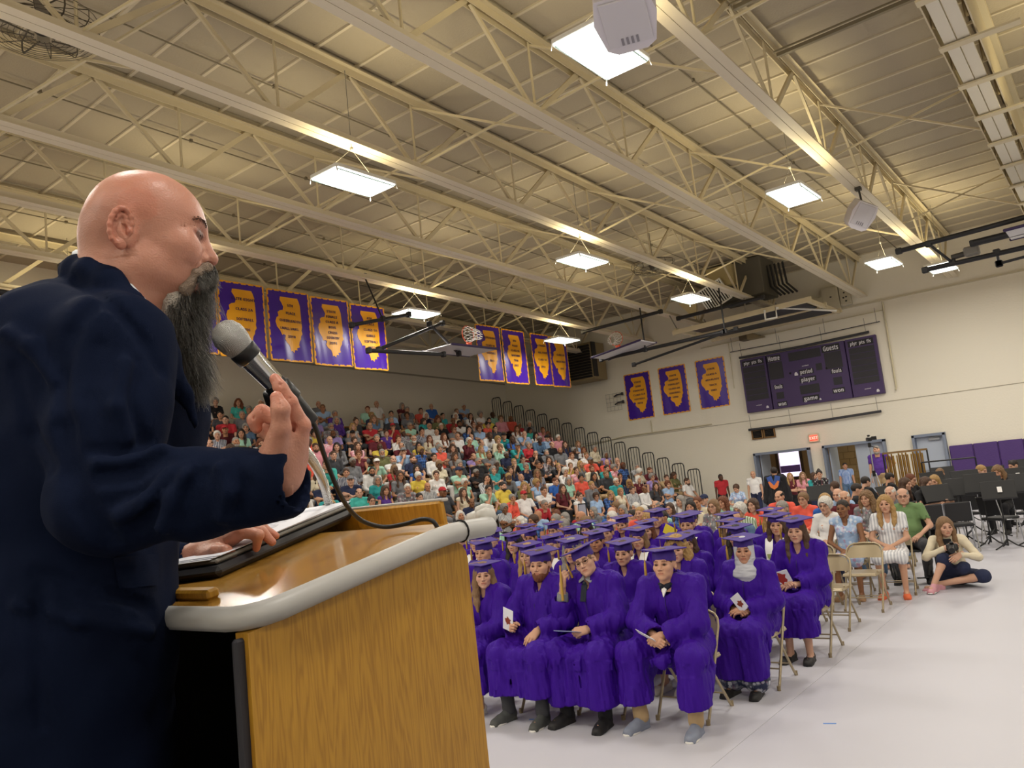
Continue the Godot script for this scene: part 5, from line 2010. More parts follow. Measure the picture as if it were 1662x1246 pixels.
func body_job(J: Dictionary, head: String, hand_l: String, hand_r: String, h: float, bare := true) -> Array:
	var lo := Vector3(9, 9, 9)
	var hi := -lo
	for k in J:
		if J[k] is Vector3 and k != "up" and k != "rt":
			lo = lo.min(J[k])
			hi = hi.max(J[k])
	var f := Fld.new(lo - Vector3(0.2, 0.1, 0.2), hi + Vector3(0.2, 0.02, 0.2), h)
	torso(f, J, -0.012)
	f.cap(J.neckb - J.up * 0.02, J.head - Vector3(0, 0.1, 0) + J.headb * Vector3(0, 0, 0.03), 0.056, 0.05, 0.03)
	for k in ["l", "r"]:
		var a := 0.9 if J.fem else 1.0
		f.cap(J["sh" + k], J["el" + k], 0.048 * a, 0.040 * a, 0.02)
		f.cap(J["el" + k], J["wr" + k], 0.040 * a, 0.026 * a, 0.012)
		f.cap(J["hip" + k], J["kn" + k], 0.080, 0.056, 0.03)
		var m: Vector3 = J["kn" + k].lerp(J["an" + k], 0.3) + Vector3(0, 0, 0.02)
		f.chain([J["kn" + k], m, J["an" + k]], [0.053, 0.052 * a, 0.033], 0.02)
		f.cap(J["an" + k] + Vector3(0, -0.045, 0.02), J["toe" + k], 0.032, 0.026, 0.03)
	var list := [[f.net(), Transform3D.IDENTITY], [made[head], Transform3D(J.headb, J.head)]]
	list.append([made[hand_l], Transform3D(J.hbl, J.wrl)])
	list.append([made[hand_r], Transform3D(J.hbr * Basis.from_scale(Vector3(-1, 1, 1)), J.wrr)])
	return joined(list)

# sleeve: 0 none, 1 short, 2 long
func top_job(J: Dictionary, sleeve: int, h: float, seed_: int, loose := 0.0, vneck := 0.0) -> Array:
	var lo := Vector3(9, 9, 9)
	var hi := -lo
	for k in ["pel", "neckb", "shl", "shr", "ell", "elr", "wrl", "wrr"]:
		lo = lo.min(J[k])
		hi = hi.max(J[k])
	var f := Fld.new(lo - Vector3(0.24, 0.16, 0.24), hi + Vector3(0.24, 0.08, 0.24), h)
	torso(f, J, 0.008 + loose)
	for k in ["l", "r"]:
		var a := 0.92 if J.fem else 1.0
		var el: Vector3 = J["el" + k]
		if sleeve == 1:
			var m: Vector3 = J["sh" + k].lerp(el, 0.68)
			f.cap(J["sh" + k], m, 0.062 * a + loose * 0.5, 0.060 * a + loose * 0.5, 0.03)
			f.cap(m, el, 0.050 * a, 0.06 * a, 0.006, -1)
		elif sleeve == 2:
			f.cap(J["sh" + k], el, 0.060 * a + loose * 0.5, 0.052 * a, 0.03)
			f.cap(el, el.lerp(J["wr" + k], 0.94), 0.051 * a, 0.038 * a, 0.02)
		else:
			f.el(J["sh" + k], Vector3(0.05, 0.05, 0.05), 0.02)
	f.folds(noise(seed_, 7.0, 3), 0.010, Vector3(1.0, 1.5, 1.0))
	f.cap(J.neckb + J.up * 0.005, J.neckb + J.up * 0.2, 0.066, 0.075, 0.008, -1)
	if vneck > 0.0:
		f.el(J.neckb + Vector3(0, -0.03, -0.1), Vector3(0.04, 0.06 + vneck, 0.09), 0.01, -1)
	f.cut(J.pel - J.up * (0.10 if J.stand else 0.06), -J.up)
	return f.net()

func legs_job(J: Dictionary, kind: int, h: float, seed_: int) -> Array:
	# 0 trousers, 1 shorts or skirt to the knee, 2 long skirt
	var lo := Vector3(9, 9, 9)
	var hi := -lo
	for k in ["pel", "knl", "knr", "anl", "anr", "hipl", "hipr"]:
		lo = lo.min(J[k])
		hi = hi.max(J[k])
	var f := Fld.new(lo - Vector3(0.2, 0.08, 0.2), hi + Vector3(0.2, 0.18, 0.24), h)
	var ft: float = J.fat
	f.el(J.pel, Vector3(0.172 * ft, 0.12, 0.13 * ft), 0.05)
	for k in ["l", "r"]:
		var kn: Vector3 = J["kn" + k]
		var an: Vector3 = J["an" + k]
		var sl: float = J.get("slim", 1.0)
		f.cap(J["hip" + k], kn, 0.094 * ft * sl, 0.070 * sl, 0.03)
		if kind == 0:
			f.chain([kn, kn.lerp(an, 0.5), an + Vector3(0, 0.0, 0.0)], [0.068 * sl, 0.064 * sl, 0.056], 0.02)
		elif kind == 2:
			f.chain([kn, kn.lerp(an, 0.9)], [0.085, 0.11], 0.08)
	if kind >= 1:
		f.cap((J.hipl + J.hipr) * 0.5 + Vector3(0, -0.01, 0), (J.knl + J.knr) * 0.5, 0.09, 0.075, 0.08)
		if kind == 1:
			for k in ["l", "r"]:
				f.cap(J["kn" + k], J["kn" + k] + (J["an" + k] - J["kn" + k]) * 0.05, 0.072, 0.07, 0.05)
	f.folds(noise(seed_, 6.0, 3), 0.010, Vector3(1.2, 1.2, 1.2))
	return f.net()

# graduation gown: shoulders to shins, wide sleeves
func gown_job(J: Dictionary, h: float, seed_: int, drop := 0.62, arms := "lr") -> Array:
	var lo := Vector3(9, 9, 9)
	var hi := -lo
	for k in J:
		if J[k] is Vector3 and k != "up" and k != "rt" and k != "head":
			lo = lo.min(J[k])
			hi = hi.max(J[k])
	var f := Fld.new(lo - Vector3(0.26, -0.02, 0.24), hi + Vector3(0.26, 0.10, 0.26), h)
	torso(f, J, 0.028)
	f.cap(J.pel + Vector3(0, 0.0, 0.0), J.chest, 0.17, 0.155, 0.06)
	for k in ["l", "r"]:
		var sh: Vector3 = J["sh" + k]
		var el: Vector3 = J["el" + k]
		var wr: Vector3 = J["wr" + k]
		f.cap(sh, el, 0.082, 0.088, 0.05)
		if arms.contains(k):
			f.cap(el, el.lerp(wr, 0.86), 0.084, 0.078, 0.03)
			f.cap(el.lerp(wr, 0.25) + Vector3(0, -0.02, 0), el.lerp(wr, 0.72) + Vector3(0, -0.075, 0.0), 0.05, 0.038, 0.05)
		else:
			f.cap(el, el.lerp(wr, 0.42), 0.086, 0.09, 0.03)
		var kn: Vector3 = J["kn" + k]
		var an: Vector3 = J["an" + k]
		f.cap(J["hip" + k] + Vector3(0, 0.015, 0), kn + Vector3(0, 0.008, 0.0), 0.128, 0.104, 0.05)
		var low := kn.lerp(an, drop)
		f.cap(kn, low + Vector3(0, -0.05, -0.015), 0.103, 0.122, 0.05)
		f.cap(low + Vector3(0, 0, 0.02), kn.lerp(an, drop * 0.4) + Vector3(0, 0, 0.17), 0.08, 0.09, 0.08)
	var mk: Vector3 = (J.knl + J.knr) * 0.5
	f.cap((J.hipl + J.hipr) * 0.5, mk + Vector3(0, -0.03, 0.03), 0.10, 0.055, 0.09)
	if J.knl.distance_to(J.knr) < 0.45:
		f.cap(mk + Vector3(0, -0.02, 0.0), mk.lerp((J.anl + J.anr) * 0.5, drop + 0.1), 0.075, 0.085, 0.10)
	f.folds(noise(seed_, 5.5, 2), 0.022, Vector3(2.8, 0.5, 2.8), -9.0, 0.5)
	f.folds(noise(seed_ + 1, 6.0, 3), 0.019, Vector3(2.4, 0.6, 2.4), 0.42, 9.0)
	# hems
	for k in ["l", "r"]:
		var an: Vector3 = J["an" + k]
	f.cut(Vector3(0, J.knl.y + (J.anl.y - J.knl.y) * drop, 0), Vector3(0, -1, 0.12).normalized())
	for k in ["l", "r"]:
		var wr: Vector3 = J["wr" + k]
		var el: Vector3 = J["el" + k]
		if arms.contains(k):
			f.cap(el.lerp(wr, 0.84), wr + (wr - el).normalized() * 0.06, 0.052, 0.075, 0.012, -1)
		else:
			f.cap(el.lerp(wr, 0.40), wr + (wr - el).normalized() * 0.06, 0.056, 0.085, 0.012, -1)
	f.cap(J.neckb + J.up * 0.0, J.neckb + J.up * 0.2, 0.062, 0.07, 0.01, -1)
	f.el(J.neckb + J.up * -0.005 + Vector3(0, 0, -0.09), Vector3(0.04, 0.09, 0.07), 0.01, -1)
	return f.net()


# ---------------------------------------------------------------- wardrobe
const SKIN := ["c99a7e", "c08f72", "cc9f86", "b5805f", "85593a", "553827"]
const HAIRC := {"brown": "4a3222", "dark": "241a14", "blond": "a98652", "sandy": "7f6142", "gray": "8f8a84", "white": "d6d2ca", "auburn": "6a3a20"}
const CLOTH := {"white": "e6e4e2", "black": "1b1b1f", "navy": "232b4a", "gray": "77787c", "charcoal": "3c3d42", "pink": "e29aa6", "coral": "e8604e", "red": "b42a33", "maroon": "5f1d28", "teal": "2e9a9c", "turquoise": "48b8ae",
	"sky-blue": "9db9dc", "blue": "2c5fb0", "denim": "5a7696", "lavender": "a08cc8", "purple": "54308a", "green": "6c8a5a", "olive": "6a6b44", "yellow": "d9c04c", "orange": "dd6a35", "cream": "ddd2b8", "tan": "b59a74", "mint": "a5d3bd", "rose": "b3566a", "brown": "5b4636", "silver": "bdbfc6"}
const NTH := ["bottom", "second", "third", "fourth", "fifth", "sixth", "seventh", "eighth", "ninth", "tenth", "eleventh", "twelfth", "thirteenth", "fourteenth", "fifteenth", "top"]
var POSE := {}
var HAIRS := {}

func cloth(c: String) -> StandardMaterial3D:
	if M.has("cloth_" + c):
		return M["cloth_" + c]
	if c.begins_with("striped ") or c.begins_with("plaid ") or c.begins_with("floral "):
		var w := c.split(" ")
		var base := Color(CLOTH[w[1]])
		var m := mat("cloth_" + c, "ffffff", 0.85)
		var rg := RandomNumberGenerator.new()
		rg.seed = c.hash()
		var spots := []
		for k in 40:
			spots.append([rg.randi() % 64, rg.randi() % 64, rg.randf_range(1.5, 4.5), rg.randf()])
		m.albedo_texture = tex(64, 64, func(x: int, y: int) -> Color:
			var o := base.lerp(Color.WHITE, 0.72)
			if w[0] == "striped":
				return base if (x / 8) % 2 == 0 else o
			if w[0] == "plaid":
				return base.lerp(Color(0.1, 0.1, 0.14), 0.35 * (int(x % 32 < 12) + int(y % 32 < 12))).lerp(Color.WHITE, 0.4 if x % 32 in [20, 21] or y % 32 in [20, 21] else 0.0)
			for s in spots:
				if Vector2(fposmod(x - s[0] + 32, 64) - 32, fposmod(y - s[1] + 32, 64) - 32).length() < s[2]:
					return o if s[3] < 0.6 else base.lerp(Color(0.8, 0.4, 0.5), 0.5)
			return base)
		m.uv1_triplanar = true
		m.uv1_scale = Vector3(6.5, 6.5, 6.5) if w[0] != "floral" else Vector3(3.2, 3.2, 3.2)
		return m
	return mat("cloth_" + c, CLOTH[c], 0.88)

func skin(i: int) -> StandardMaterial3D:
	var m := mat("skin_%d" % i, SKIN[i], 0.55)
	m.vertex_color_use_as_albedo = true
	return m

func hairm(c: String) -> StandardMaterial3D:
	if M.has("hair_" + c):
		return M["hair_" + c]
	var m := mat("hair_" + c, HAIRC[c], 0.6)
	var t := NoiseTexture2D.new()
	t.width = 128
	t.height = 128
	t.seamless = true
	t.noise = noise(3, 0.06, 3)
	m.heightmap_enabled = true
	m.heightmap_texture = t
	m.heightmap_scale = 0.6
	m.uv1_triplanar = true
	m.uv1_scale = Vector3(14, 2.5, 14)
	return m

const HAIR_WORDS := {"short": "short %s hair", "crop": "cropped %s hair", "fringe": "balding %s hair", "bald": "bald head", "long": "long %s hair", "longwavy": "wavy %s hair", "bob": "bobbed %s hair", "curly": "curly %s hair", "pony": "%s ponytail", "bun": "%s hair bun", "shortf": "short %s hair", "perm": "permed %s hair", "cap": "%s cap"}

func people_jobs() -> void:
	# first wave: what several figures share
	for q in [["head_man", {"w": 1.06, "brow": 1.1, "neck": 0.058, "stubble": 0.10}], ["head_lad", {"w": 0.98, "nose": 1.0, "neck": 0.052}], ["head_heavy", {"w": 1.18, "cheek": 1.25, "neck": 0.064, "nose": 1.15}],
			["head_woman", {"w": 0.92, "brow": 0.8, "nose": 0.85, "lips": 1.25, "neck": 0.045, "lip": Color(0.86, 0.52, 0.52)}], ["head_lady", {"w": 1.0, "brow": 0.85, "nose": 0.95, "cheek": 1.15, "neck": 0.048, "lip": Color(0.85, 0.5, 0.5)}]]:
		jobs[q[0]] = head_job.bind(q[1], 0.0055)
	for q in [["near_lad", {"w": 0.94, "nose": 1.05, "neck": 0.053, "brow": 1.1}], ["near_man", {"w": 1.16, "cheek": 1.2, "neck": 0.062}], ["near_woman", {"w": 0.95, "brow": 0.8, "nose": 0.88, "lips": 1.2, "neck": 0.046, "cheek": 1.1, "lip": Color(0.86, 0.56, 0.56)}]]:
		jobs[q[0]] = head_job.bind(q[1], 0.0038)
	jobs["hand_rest"] = hand_job.bind([0.22, 0.26, 0.30, 0.36], 0.0055)
	jobs["hand_curl"] = hand_job.bind([0.75, 0.8, 0.85, 0.9], 0.0055, 0.8)
	jobs["near_hand_rest"] = hand_job.bind([0.20, 0.25, 0.30, 0.36], 0.004)
	jobs["near_hand_curl"] = hand_job.bind([0.72, 0.8, 0.85, 0.92], 0.004, 0.8)
	for s in ["short", "crop", "fringe", "long", "longwavy", "bob", "curly", "pony", "bun", "shortf", "perm", "cap", "hijab", "beard", "fullbeard"]:
		jobs["hair_" + s] = hair_job.bind(s, 0.0085 if s in ["long", "longwavy", "curly", "hijab"] else 0.0075)
	for s in ["shoe", "flat"]:
		jobs["shoe_" + s] = shoe_job.bind(s, 0.0065)
	jobs["shoe_sole"] = sole_job.bind(0.0065)
	run_jobs()

func pose(n: String, o: Dictionary, head: String, hl: String, hr: String, sleeve: int, legs: int, words := "", h := 0.021) -> void:
	var J := joints(o)
	POSE[n] = {"J": J, "legs": legs, "words": words, "o": o, "sleeve": sleeve}
	jobs["body_" + n] = body_job.bind(J, head, hl, hr, h)
	jobs["top_" + n] = top_job.bind(J, sleeve, h, n.hash() % 1000, o.get("loose", 0.0), o.get("vneck", 0.0))
	if legs >= 0:
		jobs["legs_" + n] = legs_job.bind(J, legs, h, n.hash() % 999)

func gowned(n: String, o: Dictionary, head: String, hl: String, hr: String, words: String, drop := 0.62, legs := 0, h := 0.0135, arms := "lr") -> void:
	var J := joints(o)
	J.slim = 0.82
	POSE[n] = {"J": J, "legs": legs, "words": words, "o": o, "gown": true}
	jobs["body_" + n] = body_job.bind(J, head, hl, hr, 0.015)
	jobs["top_" + n] = gown_job.bind(J, h, n.hash() % 1000, drop, arms)
	if legs >= 0:
		jobs["legs_" + n] = legs_job.bind(J, legs, 0.017, n.hash() % 999)

func pose_jobs() -> void:
	pose("m_lap", {"yaw": -0.25, "lean": 0.02}, "head_man", "hand_rest", "hand_rest", 1, 0)
	pose("m_clasp", {"yaw": -0.35, "lean": 0.42, "wl": Vector3(-0.03, 0.58, -0.42), "wr": Vector3(0.03, 0.58, -0.42), "fl": Vector3(0.6, -0.3, -0.6), "fr": Vector3(-0.6, -0.3, -0.6), "dl": Vector3(-0.5, 0.6, -0.5), "dr": Vector3(0.5, 0.6, -0.5), "spread": 0.11}, "head_man", "hand_curl", "hand_curl", 2, 0, "leaning forward")
	pose("m_fold", {"yaw": -0.15, "wl": Vector3(0.12, 0.86, -0.19), "wr": Vector3(-0.10, 0.82, -0.22), "fl": Vector3(1, 0.1, 0.2), "fr": Vector3(-1, 0.1, 0.2), "dl": Vector3(0, 0.2, -1), "dr": Vector3(0, 0.2, -1), "fat": 1.08}, "head_heavy", "hand_rest", "hand_rest", 1, 0, "arms folded")
	pose("m_chin", {"yaw": -0.4, "lean": 0.35, "wr": Vector3(0.05, 0.98, -0.33), "hr": Vector3(0.3, -1, -0.3), "fr": Vector3(-0.3, 0.9, 0.2), "dr": Vector3(0.3, 0.1, -1), "wl": Vector3(-0.12, 0.62, -0.3), "spread": 0.1}, "head_lad", "hand_rest", "hand_curl", 1, 0, "hand at chin")
	pose("m_big", {"yaw": 0.05, "lean": -0.05, "fat": 1.22, "spread": 0.12, "wl": Vector3(-0.16, 0.64, -0.24), "wr": Vector3(0.16, 0.64, -0.24)}, "head_heavy", "hand_rest", "hand_rest", 1, 0, "hands on thighs")
	pose("m_sleeve", {"yaw": -0.2, "lean": 0.06, "wl": Vector3(-0.02, 0.64, -0.2), "wr": Vector3(0.05, 0.63, -0.24)}, "head_lad", "hand_rest", "hand_rest", 2, 0)
	pose("f_lap", {"fem": true, "yaw": -0.3, "wl": Vector3(-0.02, 0.63, -0.22), "wr": Vector3(0.05, 0.64, -0.2)}, "head_woman", "hand_rest", "hand_rest", 1, 0)
	pose("f_skirt", {"fem": true, "yaw": 0.0, "wl": Vector3(-0.02, 0.63, -0.24), "wr": Vector3(0.05, 0.64, -0.22), "vneck": 0.03}, "head_woman", "hand_rest", "hand_rest", 1, 1)
	pose("f_bare", {"fem": true, "yaw": -0.18, "wl": Vector3(-0.03, 0.62, -0.25), "wr": Vector3(0.06, 0.62, -0.22), "vneck": 0.02}, "head_woman", "hand_rest", "hand_rest", 0, 1, "sleeveless")
	pose("f_cheek", {"fem": true, "yaw": -0.4, "lean": 0.25, "roll": -0.1, "wr": Vector3(0.10, 0.97, -0.22), "hr": Vector3(0.5, -1, -0.3), "fr": Vector3(-0.2, 1, 0), "dr": Vector3(0.9, 0.1, -0.3), "wl": Vector3(0.02, 0.63, -0.25)}, "head_lady", "hand_rest", "hand_curl", 2, 0, "hand at cheek")
	pose("f_fold", {"fem": true, "yaw": -0.1, "wl": Vector3(0.10, 0.83, -0.18), "wr": Vector3(-0.09, 0.80, -0.2), "fl": Vector3(1, 0.1, 0.2), "fr": Vector3(-1, 0.1, 0.2), "dl": Vector3(0, 0.2, -1), "dr": Vector3(0, 0.2, -1), "fat": 1.1}, "head_lady", "hand_rest", "hand_rest", 1, 0, "arms folded")
	pose("f_read", {"fem": true, "yaw": -0.05, "pitch": -0.35, "wl": Vector3(-0.08, 0.70, -0.28), "wr": Vector3(0.08, 0.70, -0.28), "fl": Vector3(0.4, 0.4, -1), "fr": Vector3(-0.4, 0.4, -1)}, "head_lady", "hand_curl", "hand_curl", 1, 0, "looking down")
	pose("f_sleeve", {"fem": true, "yaw": -0.22, "fat": 1.15, "wl": Vector3(-0.02, 0.65, -0.22), "wr": Vector3(0.06, 0.66, -0.2)}, "head_lady", "hand_rest", "hand_rest", 2, 0)
	# standing
	pose("s_man", {"stand": true, "yaw": 0.2, "wl": Vector3(-0.24, 0.86, -0.06), "wr": Vector3(0.24, 0.86, -0.06), "fl": Vector3(0, -1, -0.2), "fr": Vector3(0, -1, -0.2), "dl": Vector3(-1, 0, -0.2), "dr": Vector3(1, 0, -0.2), "hl": Vector3(-0.3, 0, 1), "hr": Vector3(0.3, 0, 1)}, "head_man", "hand_rest", "hand_rest", 1, 0, "standing")
	pose("s_hips", {"stand": true, "yaw": 0.05, "pitch": 0.2, "fat": 1.15, "wl": Vector3(-0.19, 1.04, -0.05), "wr": Vector3(0.24, 0.86, -0.06), "fl": Vector3(0.5, -0.6, -0.5), "dl": Vector3(-0.6, 0.3, -0.6), "hl": Vector3(-1, 0, 0.4), "fr": Vector3(0, -1, -0.2), "dr": Vector3(1, 0, -0.2), "hr": Vector3(0.3, 0, 1)}, "head_heavy", "hand_rest", "hand_rest", 1, 0, "one hand on hip")
	pose("s_woman", {"stand": true, "fem": true, "yaw": 0.3, "wl": Vector3(0.08, 1.14, -0.2), "wr": Vector3(-0.06, 1.1, -0.22), "fl": Vector3(1, 0, 0.2), "fr": Vector3(-1, 0, 0.2), "dl": Vector3(0, 0.2, -1), "dr": Vector3(0, 0.2, -1)}, "head_woman", "hand_rest", "hand_rest", 1, 1, "standing with arms crossed")
	# the band plays with both hands in front
	pose("b_play", {"yaw": 0.0, "pitch": -0.2, "lean": 0.08, "wl": Vector3(-0.08, 0.86, -0.32), "wr": Vector3(0.10, 0.74, -0.30), "fl": Vector3(0.6, 0.3, -0.5), "fr": Vector3(-0.6, 0.2, -0.5), "dl": Vector3(-0.6, 0.3, -0.6), "dr": Vector3(0.6, 0.3, -0.6)}, "head_lad", "hand_curl", "hand_curl", 2, 0, "playing")
	pose("b_girl", {"fem": true, "yaw": 0.1, "pitch": -0.12, "lean": 0.2, "wl": Vector3(-0.10, 0.82, -0.38), "wr": Vector3(0.08, 0.80, -0.36), "fl": Vector3(0.3, 0.2, -1), "fr": Vector3(-0.3, 0.2, -1)}, "head_woman", "hand_curl", "hand_curl", 1, 0, "playing")
	# woman on the floor with a camera
	pose("floor_woman", {"fem": true, "fat": 1.15, "pel": Vector3(0, 0.13, 0.05), "lean": 0.22, "yaw": 0.35, "pitch": -0.08, "knr": Vector3(0.06, 0.37, -0.30), "anr": Vector3(0.20, 0.10, -0.50), "knl": Vector3(-0.34, 0.14, -0.24), "anl": Vector3(0.16, 0.07, -0.32), "toedr": Vector3(0.03, -0.04, -0.14), "toedl": Vector3(0.14, -0.03, -0.06),
		"wl": Vector3(-0.13, 0.42, -0.32), "wr": Vector3(0.03, 0.50, -0.30), "fl": Vector3(0.5, -0.3, -0.6), "fr": Vector3(-1, 0.3, -0.3), "dr": Vector3(0.2, 0.5, -1), "dl": Vector3(-0.6, 0.5, -0.4), "hr": Vector3(1, -0.4, 0.3)}, "near_woman", "near_hand_rest", "near_hand_rest", 2, 1, "sitting on the floor", 0.014)
	# graduates
	gowned("g_lad", {"yaw": 0.22, "lean": 0.06}, "head_lad", "hand_rest", "hand_rest", "hands in lap", 0.6, 0, 0.0165)
	gowned("g_girl", {"fem": true, "yaw": 0.25, "spread": 0.0, "wl": Vector3(-0.02, 0.66, -0.24), "wr": Vector3(0.05, 0.66, -0.22)}, "head_woman", "hand_rest", "hand_rest", "hands in lap", 0.66, -1, 0.0165)
	gowned("g_boy", {"yaw": 0.16, "lean": 0.28, "spread": 0.16, "pitch": 0.13, "feet": 0.02, "wl": Vector3(-0.02, 0.66, -0.37), "wr": Vector3(0.05, 0.645, -0.36), "fl": Vector3(0.55, -0.3, -0.55), "fr": Vector3(-0.55, -0.25, -0.6), "dl": Vector3(-0.6, 0.55, -0.5), "dr": Vector3(0.6, 0.55, -0.5), "hl": Vector3(-1, -0.3, 0.2), "hr": Vector3(1, -0.3, 0.2)}, "near_lad", "near_hand_curl", "near_hand_curl", "leaning forward with clasped hands", 0.62)
	gowned("g_tassel", {"yaw": 0.30, "roll": -0.34, "lean": 0.12, "lean_side": -0.10, "spread": 0.10, "pitch": 0.05, "wr": Vector3(0.21, 0.985, -0.22), "hr": Vector3(0.25, -1, 0.1), "fr": Vector3(-0.25, 1, -0.1), "dr": Vector3(0.4, 0.1, -0.9), "wl": Vector3(-0.05, 0.68, -0.32), "fl": Vector3(0.7, -0.1, -0.5), "dl": Vector3(-0.5, 0.6, -0.6)}, "near_lad", "near_hand_curl", "near_hand_curl", "holding his tassel", 0.7, 0, 0.0135, "l")
	gowned("g_beard", {"yaw": 0.20, "lean": -0.02, "fat": 1.22, "spread": 0.10, "wl": Vector3(-0.10, 0.68, -0.26), "wr": Vector3(0.16, 0.69, -0.27), "fl": Vector3(0.2, -0.5, -0.9), "fr": Vector3(-0.5, 0.3, -0.7), "dr": Vector3(0.6, 0.4, -0.7)}, "near_man", "near_hand_rest", "near_hand_curl", "holding a program", 0.55)
	gowned("g_left", {"fem": true, "yaw": 0.62, "lean": 0.12, "spread": 0.0, "pitch": 0.06, "wl": Vector3(-0.02, 0.66, -0.3), "wr": Vector3(0.06, 0.67, -0.3)}, "near_woman", "near_hand_rest", "near_hand_rest", "head turned to the side", 0.62, -1)
	gowned("g_scarf", {"fem": true, "yaw": 0.28, "spread": 0.02, "wl": Vector3(-0.04, 0.67, -0.25), "wr": Vector3(0.06, 0.67, -0.24), "fl": Vector3(0.8, 0, -0.4), "fr": Vector3(-0.8, 0.0, -0.4)}, "near_woman", "near_hand_rest", "near_hand_curl", "hands clasped in lap", 0.72, 2)
	gowned("g_brown", {"fem": true, "yaw": 0.12, "spread": 0.0, "twist": 0.1, "wl": Vector3(-0.01, 0.68, -0.26), "wr": Vector3(0.10, 0.69, -0.25), "fl": Vector3(0.7, 0, -0.5), "fr": Vector3(-0.5, 0.1, -0.6)}, "near_woman", "near_hand_rest", "near_hand_curl", "holding a program", 0.5, -1)
	run_jobs()

# ---- small things worn
func eyes_mesh() -> ArrayMesh:
	var P := PackedVector3Array()
	var N := PackedVector3Array()
	var C := PackedColorArray()
	var I := PackedInt32Array()
	for s in [-1.0, 1.0]:
		var c := Vector3(s * 0.0315, -0.001, -0.0785)
		var first := P.size()
		var rings := [0.0, 8.0, 9.5, 22.0, 24.0, 45.0, 80.0]
		for r in rings.size():
			for k in 14:
				var a := deg_to_rad(rings[r])
				var b := TAU * k / 14.0
				var n := Vector3(sin(a) * cos(b), sin(a) * sin(b) * 0.62, -cos(a))
				P.append(c + n * 0.0134 + Vector3(0, -0.0005, 0))
				N.append(Vector3(sin(a) * cos(b), sin(a) * sin(b), -cos(a)))
				C.append(Color(0.015, 0.012, 0.01) if r < 2 else (Color(0.10, 0.075, 0.055) if r < 4 else Color(0.72, 0.69, 0.66)))
		for r in rings.size() - 1:
			for k in 14:
				var a := first + r * 14 + k
				var b := first + r * 14 + (k + 1) % 14
				I.append_array(PackedInt32Array([a, b, b + 14, a, b + 14, a + 14]))
	return amesh([P, N, I, C])

func glasses_mesh() -> ArrayMesh:
	var s := st()
	for e in [-1.0, 1.0]:
		var p := []
		for k in 17:
			var a := TAU * k / 16.0
			p.append(Vector3(e * 0.034 + cos(a) * 0.024, -0.002 + sin(a) * 0.018, -0.103 + absf(e * 0.034 + cos(a) * 0.024) * 0.12))
		tube(s, p, 0.0018, 5)
		tube(s, [Vector3(e * 0.058, 0.004, -0.096), Vector3(e * 0.081, 0.004, -0.03), Vector3(e * 0.081, 0.0, 0.012)], 0.0016, 5)
	tube(s, [Vector3(-0.011, 0.002, -0.105), Vector3(0, 0.005, -0.107), Vector3(0.011, 0.002, -0.105)], 0.0016, 5)
	s.generate_normals()
	return s.commit()

func cap_meshes() -> void:
	var s := st()
	var sc := Transform3D(Basis.from_scale(Vector3(1, 1, 1.2)), Vector3(0, 0, 0.012))
	lathe(s, [Vector2(0.0855, 0.034), Vector2(0.0885, 0.05), Vector2(0.0865, 0.085), Vector2(0.078, 0.112), Vector2(0.05, 0.122), Vector2(0, 0.124)], 26, sc)
	var b := Basis(Vector3.RIGHT, -0.13) * Basis(Vector3.UP, PI * 0.25)
	bx(s, Vector3(0, 0.124, 0.012), Vector3(0.262, 0.008, 0.262), b, 0.003)
	s.generate_normals()
	made["mortarboard"] = s.commit()
	s = st()
	s.set_smooth_group(1)
	var e := Vector3(0.140, 0.124, -0.005)
	tube(s, [Vector3(0, 0.131, 0.012), Vector3(0.07, 0.131, 0.0), e, e + Vector3(0.008, -0.012, 0), e + Vector3(0.009, -0.07, 0)], 0.0022, 5)
	lathe(s, [Vector2(0, 0.006), Vector2(0.008, 0.003), Vector2(0.008, 0.0)], 8, Transform3D(Basis(), Vector3(0, 0.128, 0.012)))
	lathe(s, [Vector2(0, 0.0), Vector2(0.006, -0.006), Vector2(0.005, -0.018), Vector2(0.009, -0.03), Vector2(0.011, -0.12), Vector2(0, -0.122)], 9, Transform3D(Basis(), e + Vector3(0.009, -0.07, 0)))
	s.generate_normals()
	made["tassel"] = s.commit()

